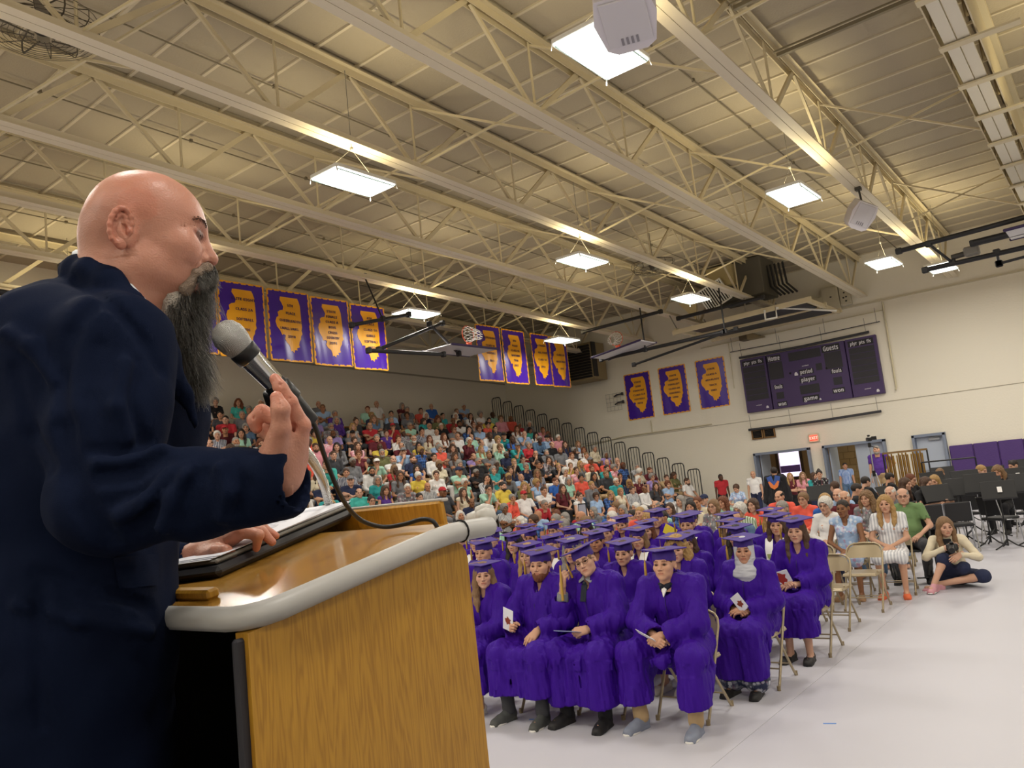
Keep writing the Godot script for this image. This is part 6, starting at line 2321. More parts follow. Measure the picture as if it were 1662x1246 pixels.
# ---- one person out of the shared shapes
# d: pose, skin, top (cloth), legs (cloth), hair style, hairc, cap, glasses, shoe, eyes, scale, extra
func person(d: Dictionary, label: String, at: Vector3, turn: float, group := "") -> Node3D:
	var P: Dictionary = POSE[d.pose]
	var J: Dictionary = P.J
	var t := thing("person", label, "person", at, turn, group)
	var sc: float = d.get("scale", 1.0)
	if sc != 1.0:
		t.scale = Vector3(sc, sc, sc)
	obj("body", mesh_of("body_" + d.pose), skin(d.get("skin", 0)), t)
	var gown: bool = P.has("gown")
	obj("gown" if gown else d.get("garment", "shirt"), mesh_of("top_" + d.pose), M.gown_purple if gown else cloth(d.get("top", "white")), t)
	if P.legs >= 0:
		obj("trousers" if P.legs == 0 else "skirt", mesh_of("legs_" + d.pose), cloth(d.get("legs", "denim")), t)
	var H := Transform3D(J.headb, J.head)
	var hs: String = d.get("hair", "short")
	if hs != "bald":
		var o := obj("cap" if hs == "cap" else ("headscarf" if hs == "hijab" else "hair"), mesh_of("hair_" + hs), cloth(d.hairc) if hs in ["cap", "hijab"] else hairm(d.get("hairc", "brown")), t)
		o.transform = H
		if hs == "cap":
			obj("hair", mesh_of("hair_crop"), hairm(d.get("under", "brown")), t).transform = H
	if d.has("beard"):
		obj("beard", mesh_of("hair_" + d.beard), hairm(d.get("beardc", "brown")), t).transform = H
	if d.get("glasses", false):
		obj("glasses", made.glasses, mat("glasses_dark", "2b2622", 0.35, 0.3), t).transform = H
	if d.get("eyes", false):
		obj("eyes", made.eyes, M.eye_paint, t).transform = H
	if d.get("board", false):
		var o := obj("graduation_cap", made.mortarboard, M.gown_cap, t)
		o.transform = H * Transform3D(Basis(Vector3.UP, d.get("capturn", 0.0)) * Basis(Vector3.RIGHT, d.get("captilt", 0.0)), Vector3(0, -0.008, 0))
		obj("tassel", made.tassel, M.tassel_gold, o)
	if d.has("shoe"):
		for k in ["l", "r"]:
			var an: Vector3 = J["an" + k]
			var dirv: Vector3 = J["toe" + k] - an
			var b := Basis(Vector3.UP, atan2(-dirv.x, -dirv.z))
			var base := Vector3(an.x, an.y - 0.09, an.z) - b * Vector3(0, 0, 0.0)
			obj("shoe", mesh_of("shoe_" + ("flat" if d.shoe == "flat" else "shoe")), mat("shoe_" + d.get("shoec", "dark"), {"dark": "1c1b1c", "white": "dcdad8", "grey": "7f8698", "pink": "d49aa6", "charcoal": "4a4c4a", "tan": "b08a66", "orange": "d8663a"}[d.get("shoec", "dark")], 0.6), t).transform = Transform3D(b, base)
			if d.get("sole", "") != "":
				obj("sole", mesh_of("shoe_sole"), mat("sole_white", "e2e0dc", 0.6), t).transform = Transform3D(b, base - Vector3(0, 0.001, 0))
	return t

# white stole lying over both shoulders, a part of the graduate
func stole(t: Node3D, J: Dictionary) -> void:
	var s := st()
	s.set_smooth_group(1)
	for e in [-1.0, 1.0]:
		var pts := [J.neckb + Vector3(e * 0.03, 0.03, 0.10), J.neckb + Vector3(e * 0.085, 0.045, 0.02), J.neckb + Vector3(e * 0.085, -0.02, -0.10), J.chest + Vector3(e * 0.075, 0.05, -0.178), J.belly + Vector3(e * 0.07, 0.03, -0.185), J.pel + Vector3(e * 0.07, 0.16, -0.20)]
		for k in pts.size() - 1:
			var a: Vector3 = pts[k]
			var b: Vector3 = pts[k + 1]
			var w := Vector3(0.045, 0, 0) if k > 0 else Vector3(0.03, 0, 0.02)
			face(s, a - w, a + w, b + w, b - w)
			face(s, b - w - Vector3(0, 0, 0.004), b + w - Vector3(0, 0, 0.004), a + w - Vector3(0, 0, 0.004), a - w - Vector3(0, 0, 0.004))
	var o := obj("stole", s, cloth("white"), t)
	s = st()
	for e in [-1.0, 1.0]:
		var c: Vector3 = J.chest.lerp(J.belly, 0.2) + Vector3(e * 0.075, 0.0, -0.186)
		prism(s, PackedVector2Array([Vector2(-0.028, 0.03), Vector2(0.028, 0.03), Vector2(0.026, -0.01), Vector2(0, -0.035), Vector2(-0.026, -0.01)]), 0.003, Transform3D(Basis(), c))
	obj("emblem", s, mat("emblem_olive", "a5b06a", 0.7), o)

var used := {}
func unique(l: String) -> bool:
	if used.has(l):
		return false
	used[l] = true
	return true

# ---------------------------------------------------------------- the stands
func stands() -> void:
	var rg := RandomNumberGenerator.new()
	rg.seed = 2019
	var mp := ["m_lap", "m_clasp", "m_fold", "m_chin", "m_big", "m_sleeve"]
	var fp := ["f_lap", "f_bare", "f_cheek", "f_fold", "f_read", "f_sleeve"]
	var mh := ["short", "short", "crop", "short", "fringe", "bald", "cap"]
	var fh := ["long", "longwavy", "bob", "curly", "pony", "bun", "shortf", "perm", "long", "longwavy"]
	var tops := ["white", "white", "black", "navy", "gray", "charcoal", "pink", "coral", "red", "maroon", "teal", "turquoise", "sky-blue", "sky-blue", "denim", "lavender", "purple", "olive", "yellow", "cream", "cream", "tan", "mint", "striped gray", "plaid blue", "floral pink", "striped navy", "floral gray", "white", "gray", "gray", "navy", "black", "black", "charcoal", "white", "blue"]
	var far := []
	for j in ROWS:
		var z := seat_x(j) * 0.585 - rg.randf() * 0.4
		var prev := ""
		var end := -25.9 if j < 9 else (-25.4 if j < 13 else -24.6)
		while z > end:
			var skip := rg.randf()
			if skip < (0.13 if j < 10 else (0.2 if j < 13 else 0.34)):
				z -= 0.6
				prev = "an empty seat"
				continue
			var d := {}
			var label := ""
			for attempt in 12:
				var fem := rg.randf() < 0.55
				var old := rg.randf() < 0.3
				d.pose = fp[rg.randi() % fp.size()] if fem else mp[rg.randi() % mp.size()]
				d.hair = fh[rg.randi() % fh.size()] if fem else mh[rg.randi() % mh.size()]
				if old and fem:
					d.hair = ["perm", "shortf", "bob"][rg.randi() % 3]
				d.hairc = (["gray", "white", "gray"][rg.randi() % 3]) if old else ["brown", "dark", "blond", "sandy", "brown", "auburn", "dark"][rg.randi() % 7]
				if d.hair == "cap":
					d.hairc = ["navy", "black", "gray", "red", "white", "green"][rg.randi() % 6]
				d.top = tops[rg.randi() % tops.size()]
				d.legs = ["denim", "navy", "black", "tan", "charcoal", "white", "gray", "denim"][rg.randi() % 8]
				d.skin = [0, 1, 2, 0, 1, 2, 3, 0, 2, 1, 3, 4, 0, 5, 2][rg.randi() % 15]
				d.glasses = rg.randf() < 0.22
				if not fem and rg.randf() < 0.25 and not d.hair == "cap":
					d.beard = "beard"
					d.beardc = d.hairc
				else:
					d.erase("beard")
				var hw: String = HAIR_WORDS[d.hair]
				if hw.contains("%s"):
					hw = hw % d.hairc
				var who: String = ("woman" if fem else ("bearded man" if d.has("beard") else "man"))
				label = "%s with %s in %s top, %s bleacher row" % [who, hw, d.top, NTH[j]]
				if not used.has(label):
					break
			if not unique(label):
				label += ", right of %s" % prev
				used[label] = true
			d.scale = rg.randf_range(0.94, 1.07)
			var turn := -PI * 0.5 - rg.randf_range(0.1, 0.55)
			var spot := Vector3(seat_x(j) + rg.randf_range(-0.03, 0.05), seat_y(j) - 0.408 * d.scale, z)
			if j > 12:
				far.append([d.duplicate(), Transform3D(Basis(Vector3.UP, turn).scaled(Vector3(d.scale, d.scale, d.scale)), spot)])
			else:
				person(d, label, spot, turn, "spectators on the bleachers")
			prev = "the person in %s" % d.top
			z -= rg.randf_range(0.64, 0.92)
	far_rows(far)

# the spectators of the top three rows show only a few pixels each: one object
func far_rows(list: Array) -> void:
	var keys := {"head_far_man": {"w": 1.06}, "head_far_woman": {"w": 0.93, "lip": Color(0.86, 0.52, 0.52)}}
	for k in keys:
		jobs[k] = head_job.bind(keys[k], 0.0115)
	jobs["hand_far"] = hand_job.bind([0.3, 0.3, 0.3, 0.35], 0.011)
	for h in ["short", "long", "curly", "bob", "perm"]:
		jobs["fhair_" + h] = hair_job.bind(h, 0.016)
	run_jobs()
	for n in ["m_lap", "m_fold", "f_lap", "f_fold"]:
		jobs["fbody_" + n] = body_job.bind(POSE[n].J, "head_far_man" if n[0] == "m" else "head_far_woman", "hand_far", "hand_far", 0.036)
		jobs["ftop_" + n] = top_job.bind(POSE[n].J, 1, 0.034, 5)
		jobs["flegs_" + n] = legs_job.bind(POSE[n].J, 0, 0.036, 6)
	run_jobs()
	var tint := func(a: Array, c: Color) -> Array:
		var l := c.srgb_to_linear()
		var C := PackedColorArray()
		for i in a[0].size():
			C.append(l * a[3][i] if a.size() > 3 else l)
		return [a[0], a[1], a[2], C]
	var all := []
	for q in list:
		var d: Dictionary = q[0]
		var fem: bool = d.pose.begins_with("f")
		var n: String = ("f_" if fem else "m_") + ("fold" if d.pose.ends_with("fold") or d.pose.ends_with("cheek") else "lap")
		var c: String = d.top.split(" ")[-1]
		all.append([tint.call(made["fbody_" + n], Color(SKIN[d.skin])), q[1]])
		all.append([tint.call(made["ftop_" + n], Color(CLOTH[c])), q[1]])
		all.append([tint.call(made["flegs_" + n], Color(CLOTH[d.legs])), q[1]])
		if d.hair != "bald":
			var J: Dictionary = POSE[n].J
			var h: String = {"long": "long", "longwavy": "long", "curly": "curly", "bob": "bob", "perm": "perm", "shortf": "perm"}.get(d.hair, "short")
			all.append([tint.call(made["fhair_" + h], Color(HAIRC.get(d.hairc, "33302c"))), q[1] * Transform3D(J.headb, J.head)])
	var m := mat("far_crowd", "ffffff", 0.8)
	m.vertex_color_use_as_albedo = true
	var o := obj("distant_spectators", amesh(joined(all)), m)
	tag(o, "spectators crowding the topmost bleacher rows against the left wall", "crowd")
	o.set_meta("kind", "stuff")

# ---------------------------------------------------------------- graduates
func short(l: String) -> String:
	return " ".join(l.split(" ").slice(0, 12))

func sit_chair(at: Vector3, turn: float, label: String, group: String) -> void:
	copy_of(chair0, label, at, turn, "folding_chair", group)

func leaflet(label: String, at: Vector3, b: Basis, size: Vector2, col: String, picture := "") -> void:
	var t := thing("program_leaflet", label, "leaflet", at)
	var s := st()
	bx(s, Vector3.ZERO, Vector3(size.x, size.y, 0.003), b)
	obj("sheet", s, mat("leaflet_" + col, {"white": "e9e9ee", "blue": "aeb9dd", "yellow": "e6cf3a"}[col], 0.7), t)
	if picture:
		s = st()
		var p := PackedVector2Array()
		for k in 14:
			var a := TAU * k / 14.0
			var r := 0.28 * size.x * (1.0 + 0.28 * sin(k * 2.4))
			p.append(Vector2(cos(a) * r, sin(a) * r * 1.15 - 0.01))
		prism(s, p, 0.0045, Transform3D(b, Vector3.ZERO))
		obj("printed_emblem", s, mat("print_" + picture, {"rust": "8a3c24", "red": "a8352c"}[picture], 0.7), t)

const GRADS := [
	# pose, x, z, board height, hair, hair colour, glasses, stole, skin, cap turn, label
	["g_left", -5.0, -5.82, 1.29, "long", "sandy", false, false, 2, 0.0, "graduate with long straight light hair nearest the lectern in the front row"],
	["g_beard", -4.37, -5.80, 1.37, "short", "brown", false, false, 0, 0.0, "bearded graduate in a purple gown holding a program in the front row"],
	["g_tassel", -3.83, -5.90, 1.38, "short", "sandy", true, false, 2, 0.0, "graduate in glasses tilting his head and holding up his tassel"],
	["g_boy", -3.13, -5.98, 1.36, "crop", "brown", false, false, 0, 0.0, "clean shaven graduate with khaki trousers and gray sneakers at the front row end"],
	["g_scarf", -2.95, -7.00, 1.29, "hijab", "silver", false, false, 1, 0.0, "graduate wearing a light gray headscarf under her cap in the second row"],
	["g_girl", -3.59, -6.96, 1.33, "curly", "blond", false, false, 2, 0.5, "graduate with curly blond hair looking aside behind the khaki trousered graduate"],
	["g_lad", -4.17, -6.96, 1.31, "short", "brown", false, false, 0, 0.1, "dark haired young graduate between the glasses wearer and the curly blond girl"],
	["g_girl", -4.78, -6.96, 1.36, "longwavy", "gray", false, false, 0, 0.0, "smiling graduate with wavy grayish hair behind the raised tassel"],
	["g_girl", -5.38, -6.98, 1.33, "long", "blond", false, false, 2, 0.2, "graduate with long blond hair just left of the bearded graduate"],
	["g_lad", -5.98, -6.96, 1.39, "crop", "brown", false, false, 0, 0.0, "short haired graduate behind the long haired girl by the lectern"],
	["g_brown", -2.88, -8.20, 1.33, "long", "brown", false, false, 2, 0.0, "graduate with straight brown hair and black sandals at the third row end"],
	["g_girl", -3.48, -8.12, 1.30, "longwavy", "dark", false, false, 1, 0.2, "graduate hidden behind the gray headscarf, third row, with wavy dark hair"],
	["g_girl", -4.04, -8.10, 1.25, "longwavy", "brown", true, false, 0, 0.0, "graduate in dark glasses with brown hair behind the curly blond girl"],
	["g_girl", -4.64, -8.10, 1.34, "long", "sandy", false, true, 0, 0.3, "smiling graduate with a white stole and sandy hair in the third row"],
	["g_lad", -5.2, -8.10, 1.33, "short", "dark", false, false, 3, 0.0, "graduate with short dark hair right behind the tassel holder, third row"],
	["g_lad", -5.85, -8.10, 1.31, "crop", "sandy", false, true, 2, -0.3, "graduate with cropped sandy hair and white stole beyond the bearded graduate"],
	["g_girl", -6.45, -8.10, 1.36, "longwavy", "dark", false, false, 2, 0.1, "dark haired graduate leaning between the lectern side rows, third row"],
	["g_lad", -7.08, -8.12, 1.41, "short", "gray", true, true, 0, 0.0, "graduate with glasses, gray hair and white stole near the lectern corner"],
	["g_girl", -3.46, -9.24, 1.31, "long", "brown", false, true, 0, 0.1, "smiling graduate with a white stole left of the first empty chair"],
	["g_girl", -4.01, -9.24, 1.28, "longwavy", "sandy", false, false, 2, 0.2, "fourth row graduate with wavy sandy hair, second from the aisle"],
	["g_lad", -4.58, -9.24, 1.38, "short", "brown", false, true, 0, 0.0, "tall graduate with brown hair and white collar stole in the fourth row"],
	["g_girl", -5.16, -9.24, 1.33, "long", "auburn", false, false, 2, -0.3, "fourth row graduate with long auburn hair, fourth from the aisle"],
	["g_lad", -5.76, -9.24, 1.33, "short", "dark", false, false, 0, 0.3, "fourth row graduate with dark hair, fifth from the aisle"],
	["g_lad", -6.36, -9.24, 1.31, "crop", "brown", false, false, 1, 0.0, "fourth row graduate with cropped brown hair, sixth from the aisle"],
	["g_girl", -7.05, -9.24, 1.32, "pony", "dark", false, false, 3, 0.2, "fourth row graduate with dark ponytail, seventh from the aisle"],
	["g_lad", -7.75, -9.24, 1.33, "short", "sandy", false, false, 2, -0.2, "fourth row graduate with sandy hair, eighth from the aisle"],
	["g_lad", -8.4, -9.24, 1.36, "crop", "dark", false, false, 0, 0.0, "fourth row graduate with cropped dark hair, ninth from the aisle"],
	["g_girl", -3.95, -10.4, 1.30, "long", "blond", false, false, 2, 0.3, "fifth row graduate with long blond hair nearest the aisle"],
	["g_girl", -4.56, -10.4, 1.28, "longwavy", "brown", false, false, 0, 0.0, "fifth row graduate with wavy brown hair, second from the aisle"],
	["g_lad", -5.1, -10.4, 1.33, "short", "auburn", false, false, 2, 0.2, "fifth row graduate with auburn hair, third from the aisle"],
	["g_lad", -5.62, -10.4, 1.40, "crop", "dark", false, false, 0, 0.1, "tall slim graduate with dark hair, fifth row, cap above the others"],
	["g_lad", -6.21, -10.4, 1.34, "short", "brown", false, false, 1, -0.1, "fifth row graduate with brown hair, fifth from the aisle"],
	["g_girl", -6.85, -10.4, 1.30, "long", "dark", false, false, 2, 0.2, "fifth row graduate with long dark hair, sixth from the aisle"],
	["g_lad", -7.47, -10.4, 1.32, "short", "brown", true, false, 0, 0.0, "fifth row graduate with glasses, seventh from the aisle"],
	["g_girl", -8.02, -10.4, 1.31, "longwavy", "auburn", false, false, 2, 0.4, "fifth row graduate with wavy auburn hair, eighth from the aisle"],
	["g_girl", -8.75, -10.4, 1.29, "bob", "dark", false, false, 3, 0.0, "fifth row graduate with a dark bob, ninth from the aisle"]]

func graduates() -> void:
	var gp := mat("gown_purple", "3a118c", 0.55)
	gp.rim_enabled = true
	gp.rim = 0.08
	gp.metallic_specular = 0.25
	gp.rim_tint = 0.8
	bumpy(gp, 31, 0.04, 7.0, 0.12)
	mat("gown_cap", "33107e", 0.6)
	mat("tassel_gold", "b8923e", 0.55)
	var k := 0
	for g in GRADS:
		var d := {"pose": g[0], "skin": g[8], "hair": g[4], "hairc": g[5], "glasses": g[6], "board": true, "eyes": true, "scale": g[3] / 1.29, "capturn": g[9]}
		match g[0]:
			"g_boy":
				d.merge({"legs": "tan", "shoe": "sneaker", "shoec": "grey", "sole": "white", "captilt": 0.0}, true)
				d.scale = 1.06
			"g_beard":
				d.merge({"legs": "charcoal", "beard": "fullbeard", "beardc": "auburn", "shoe": "sneaker", "shoec": "charcoal", "sole": "white"}, true)
			"g_tassel":
				d.merge({"legs": "black", "shoe": "shoe", "shoec": "dark"}, true)
				d.scale = 1.08
			"g_left":
				d.merge({"shoe": "flat", "shoec": "white"}, true)
			"g_scarf":
				d.merge({"legs": "floral navy", "shoe": "flat", "shoec": "dark"}, true)
			"g_brown":
				d.merge({"shoe": "flat", "shoec": "dark"}, true)
			"g_lad":
				d.merge({"legs": ["charcoal", "navy", "tan", "black"][k % 4], "shoe": "shoe", "shoec": "dark"}, true)
			_:
				d.merge({"shoe": "flat", "shoec": ["dark", "tan", "white"][k % 3]}, true)
		var at := Vector3(g[1], 0, g[2])
		var t := person(d, g[10], at, PI, "graduates in purple caps and gowns")
		var J: Dictionary = POSE[g[0]].J
		if g[7]:
			stole(t, J)
		# zip line down the front of the gown
		var s := st()
		var pts := [J.neckb + Vector3(0, -0.06, -0.12), J.chest + Vector3(0, 0.0, -0.172), J.belly + Vector3(0, 0, -0.185)]
		for q in 2:
			bar(s, pts[q], pts[q + 1], 0.004, 0.004)
		obj("zip", s, mat("zip_purple", "2c0f63", 0.5), t)
		match g[0]:
			"g_boy":
				s = st()
				for e in [-1.0, 1.0]:
					bx(s, J.neckb + Vector3(e * 0.045, 0.012, -0.065), Vector3(0.055, 0.012, 0.075), Basis(Vector3.UP, e * 0.5) * Basis(Vector3.RIGHT, -0.5) * Basis(Vector3.BACK, -e * 0.6), 0.005)
				tube(s, [J.neckb + Vector3(-0.01, -0.035, -0.115), J.neckb + Vector3(-0.062, 0.01, -0.03), J.neckb + Vector3(0, 0.04, 0.065), J.neckb + Vector3(0.062, 0.01, -0.03), J.neckb + Vector3(0.01, -0.035, -0.115)], 0.024, 8)
				obj("polo_collar", s, mat("collar_navy", "141d2c", 0.8), t)
				s = st()
				prism(s, PackedVector2Array([Vector2(-0.035, 0.05), Vector2(0.035, 0.05), Vector2(0.0, -0.05)]), 0.01, Transform3D(Basis(Vector3.RIGHT, 0.5), J.neckb + Vector3(0, -0.055, -0.118)))
				obj("undershirt", s, cloth("white"), t)
			"g_tassel":
				s = st()
				for e in [-1.0, 1.0]:
					bx(s, J.neckb + Vector3(e * 0.045, 0.012, -0.07), Vector3(0.06, 0.012, 0.085), Basis(Vector3.UP, e * 0.5) * Basis(Vector3.RIGHT, -0.6) * Basis(Vector3.BACK, -e * 0.6), 0.005)
				tube(s, [J.neckb + Vector3(-0.06, 0.01, 0.0), J.neckb + Vector3(0, 0.035, 0.06), J.neckb + Vector3(0.06, 0.01, 0.0)], 0.02, 8)
				obj("shirt_collar", s, mat("collar_gray", "8b8d93", 0.8), t)
				s = st()
				bx(s, J.neckb + Vector3(0, -0.03, -0.105), Vector3(0.035, 0.035, 0.025), Basis(Vector3.RIGHT, -0.4), 0.01)
				bar(s, J.neckb + Vector3(0, -0.04, -0.108), J.neckb + Vector3(0, -0.16, -0.155), 0.05, 0.01)
				obj("necktie", s, mat("collar_navy", "141d2c", 0.8), t)
				s = st()
				tube(s, [J.wrr.lerp(J.elr, 0.22), J.wrr.lerp(J.elr, 0.58)], 0.043, 10, 0.05)
				obj("shirt_cuff", s, mat("collar_gray", "8b8d93", 0.8), t)
			"g_scarf":
				pass
		sit_chair(at + Vector3(0, 0, -0.02), PI, "folding chair of the " + short(g[10]), "folding chairs of the graduates")
		if g[0] in ["g_boy", "g_beard", "g_tassel", "g_scarf", "g_brown"]:
			var T := t.transform
			match g[0]:
				"g_boy":
					leaflet("blank white leaflet in the clasped hands of the khaki trousered graduate", T * (J.wrl + Vector3(0.10, 0.005, -0.07)), T.basis.orthonormalized() * Basis(Vector3.BACK, 0.45) * Basis(Vector3.RIGHT, -1.0), Vector2(0.17, 0.10), "white")
				"g_beard":
					leaflet("program with a rust coloured emblem held by the bearded graduate", T * (J.wrr + Vector3(-0.03, 0.085, -0.075)), T.basis.orthonormalized() * Basis(Vector3.BACK, 0.35) * Basis(Vector3.RIGHT, -0.25), Vector2(0.11, 0.21), "white", "rust")
				"g_tassel":
					leaflet("bluish folded paper held low by the graduate in glasses", T * (J.wrl + Vector3(0.12, 0.0, -0.09)), T.basis.orthonormalized() * Basis(Vector3.RIGHT, -1.3), Vector2(0.20, 0.13), "blue")
					var g2 := thing("held_tassel", "gold tassel strands hanging from the raised hand of the graduate in glasses", "tassel", T * (J.wrr + Vector3(-0.02, 0.085, -0.03)))
					s = st()
					tube(s, [Vector3(0, 0.09, 0), Vector3(0, -0.02, 0.01), Vector3(0.004, -0.2, 0.02)], 0.008, 7, 0.013)
					obj("strands", s, M.tassel_gold, g2)
				"g_scarf":
					leaflet("small pointed leaflet in the hands of the graduate with the headscarf", T * (J.wrr + Vector3(-0.06, 0.075, -0.05)), T.basis.orthonormalized() * Basis(Vector3.BACK, -0.6), Vector2(0.09, 0.15), "white", "rust")
				"g_brown":
					leaflet("white program with a red emblem held by the graduate with black sandals", T * (J.wrr + Vector3(0.0, 0.07, -0.09)), T.basis.orthonormalized() * Basis(Vector3.BACK, -0.25) * Basis(Vector3.RIGHT, -0.35), Vector2(0.18, 0.13), "white", "red")
		k += 1
	sit_chair(Vector3(-3.02, 0, -9.38), PI, "empty beige folding chair nearest the camera on the aisle", "empty aisle chairs")
	sit_chair(Vector3(-2.93, 0, -10.45), PI, "empty folding chair on the aisle in front of the off shoulder dress", "empty aisle chairs")
	sit_chair(Vector3(-3.5, 0, -10.42), PI, "empty folding chair in front of the blue halter dress", "empty aisle chairs")

# ---------------------------------------------------------------- people on the floor behind them
func floor_seat(d: Dictionary, label: String, at: Vector3, turn: float, kind := "fold") -> Node3D:
	var t := person(d, label, at, turn, "seated audience on the floor")
	if kind == "fold":
		sit_chair(at, turn, "folding chair of the " + short(label), "folding chairs of the floor audience")
	elif kind == "band":
		copy_of(band_chair0, "black chair of the " + short(label), at, turn, "band_chair", "occupied band chairs")
	return t

func audience() -> void:
	var A := PI + 0.25
	var L := [
		[{"pose": "f_bare", "skin": 4, "hair": "crop", "hairc": "dark", "top": "floral sky-blue", "legs": "floral sky-blue", "scale": 1.0, "eyes": true, "shoe": "flat", "shoec": "tan", "garment": "dress"}, -3.34, -11.45, "woman with very short hair in a blue and white halter dress"],
		[{"pose": "f_skirt", "skin": 0, "hair": "longwavy", "hairc": "blond", "top": "striped silver", "legs": "striped silver", "scale": 1.01, "eyes": true, "shoe": "flat", "shoec": "orange", "garment": "dress"}, -2.83, -11.6, "blond woman in a gray striped off shoulder dress on the aisle"],
		[{"pose": "f_sleeve", "skin": 2, "hair": "perm", "hairc": "white", "top": "white", "legs": "navy", "glasses": true, "eyes": true, "garment": "cardigan"}, -3.83, -12.3, "white haired woman in a white jacket behind the blue halter dress"],
		[{"pose": "m_big", "skin": 0, "hair": "fringe", "hairc": "white", "top": "maroon", "legs": "charcoal", "eyes": true, "scale": 1.02}, -3.86, -13.35, "white haired man in a maroon shirt behind the white jacket woman"],
		[{"pose": "f_lap", "skin": 0, "hair": "curly", "hairc": "sandy", "top": "floral gray", "eyes": true}, -3.5, -13.3, "curly haired woman in a gray patterned blouse looking down"],
		[{"pose": "m_lap", "skin": 2, "hair": "fringe", "hairc": "white", "top": "gray", "eyes": true}, -3.36, -14.2, "white haired man behind the curly woman in patterned blouse"],
		[{"pose": "f_sleeve", "skin": 0, "hair": "shortf", "hairc": "sandy", "top": "coral", "legs": "white", "glasses": true, "eyes": true}, -4.85, -14.4, "woman with glasses in a coral polo shirt behind the graduates"],
		[{"pose": "m_lap", "skin": 2, "hair": "bald", "top": "sky-blue", "eyes": true}, -4.4, -14.9, "bald man seated behind the woman in the white jacket"],
		[{"pose": "f_lap", "skin": 0, "hair": "bob", "hairc": "blond", "top": "blue", "glasses": true, "eyes": true}, -4.2, -13.5, "blond woman with dark glasses peering past the maroon shirt"],
		[{"pose": "f_lap", "skin": 2, "hair": "pony", "hairc": "gray", "top": "gray"}, -4.45, -12.2, "gray haired woman seated left of the white jacket"],
		[{"pose": "f_sleeve", "skin": 2, "hair": "bob", "hairc": "sandy", "top": "floral gray", "glasses": true, "eyes": true, "scale": 1.04}, -6.1, -13.4, "woman with glasses and sandy bob in a gray flowered blouse"],
		[{"pose": "f_lap", "skin": 0, "hair": "perm", "hairc": "white", "top": "striped green", "glasses": true}, -5.25, -12.5, "white haired woman with glasses left of the far graduates"],
		[{"pose": "m_clasp", "skin": 0, "hair": "bald", "top": "denim"}, -4.9, -11.6, "bald man in denim blue leaning behind the fifth row"],
		[{"pose": "f_lap", "skin": 2, "hair": "bob", "hairc": "brown", "top": "coral"}, -5.5, -13.7, "woman with brown bob in coral beside the sandy bob woman"]]
	for q in L:
		floor_seat(q[0], q[3], Vector3(q[1], 0, q[2]), A - 0.15)
	# man in a wheelchair
	var w := Vector3(-2.86, 0, -12.75)
	person({"pose": "m_big", "skin": 2, "hair": "fringe", "hairc": "gray", "top": "green", "legs": "charcoal", "glasses": true, "eyes": true, "shoe": "shoe", "shoec": "dark", "scale": 1.02}, "balding man in a green polo shirt sitting in a wheelchair", w, A - 0.1, "seated audience on the floor")
	var t := thing("wheelchair", "black wheelchair of the man in the green polo shirt", "wheelchair", w, A - 0.1)
	var bk := mat("stand_black", "151517", 0.55)
	for e in [-1.0, 1.0]:
		var s := st()
		ring(s, Vector3(e * 0.3, 0.3, 0.1), 0.29, 0.016, Basis(Vector3.BACK, PI * 0.5))
		obj("wheel", s, bk, t)
		s = st()
		for k in 10:
			var a := TAU * k / 10.0
			tube(s, [Vector3(e * 0.3, 0.3, 0.1), Vector3(e * 0.3, 0.3 + cos(a) * 0.28, 0.1 + sin(a) * 0.28)], 0.004, 4)
		obj("spokes", s, mat("chrome", "c9ccd0", 0.18, 0.95), t)
		s = st()
		ring(s, Vector3(e * 0.24, 0.09, -0.42), 0.075, 0.014, Basis(Vector3.BACK, PI * 0.5), 16)
		obj("caster", s, bk, t)
		s = st()
		tube(s, [Vector3(e * 0.26, 0.95, 0.3), Vector3(e * 0.26, 0.9, 0.24), Vector3(e * 0.26, 0.45, 0.2), Vector3(e * 0.25, 0.42, -0.35), Vector3(e * 0.2, 0.12, -0.55)], 0.014, 7)
		tube(s, [Vector3(e * 0.27, 0.68, 0.22), Vector3(e * 0.27, 0.68, -0.16), Vector3(e * 0.26, 0.45, -0.2)], 0.013, 7)
		obj("side_frame", s, bk, t)
		s = st()
		bx(s, Vector3(e * 0.27, 0.70, 0.02), Vector3(0.06, 0.03, 0.32), Basis(), 0.012)
		obj("armrest", s, mat("chair_black", "1d1d20", 0.55), t)
		s = st()
		bx(s, Vector3(e * 0.12, 0.085, -0.5), Vector3(0.15, 0.012, 0.16), Basis(Vector3.RIGHT, 0.2), 0.004)
		obj("footplate", s, bk, t)
	var s2 := st()
	bx(s2, Vector3(0, 0.425, -0.06), Vector3(0.46, 0.03, 0.44), Basis(), 0.012)
	bx(s2, Vector3(0, 0.68, 0.225), Vector3(0.48, 0.4, 0.02), Basis(), 0.008)
	obj("sling", s2, mat("chair_black", "1d1d20", 0.55), t)
	# rows on the floor beyond the graduates
	var rg := RandomNumberGenerator.new()
	rg.seed = 77
	var mp := ["m_lap", "m_fold", "m_big", "m_sleeve", "m_chin"]
	var fp := ["f_lap", "f_bare", "f_cheek", "f_fold", "f_sleeve"]
	var rows := [[-11.9, -6.6, -11.3], [-13.0, -6.8, -11.4], [-14.1, -6.9, -11.5], [-15.3, -5.6, -11.6], [-16.6, -7.2, -11.0]]
	var ri := 0
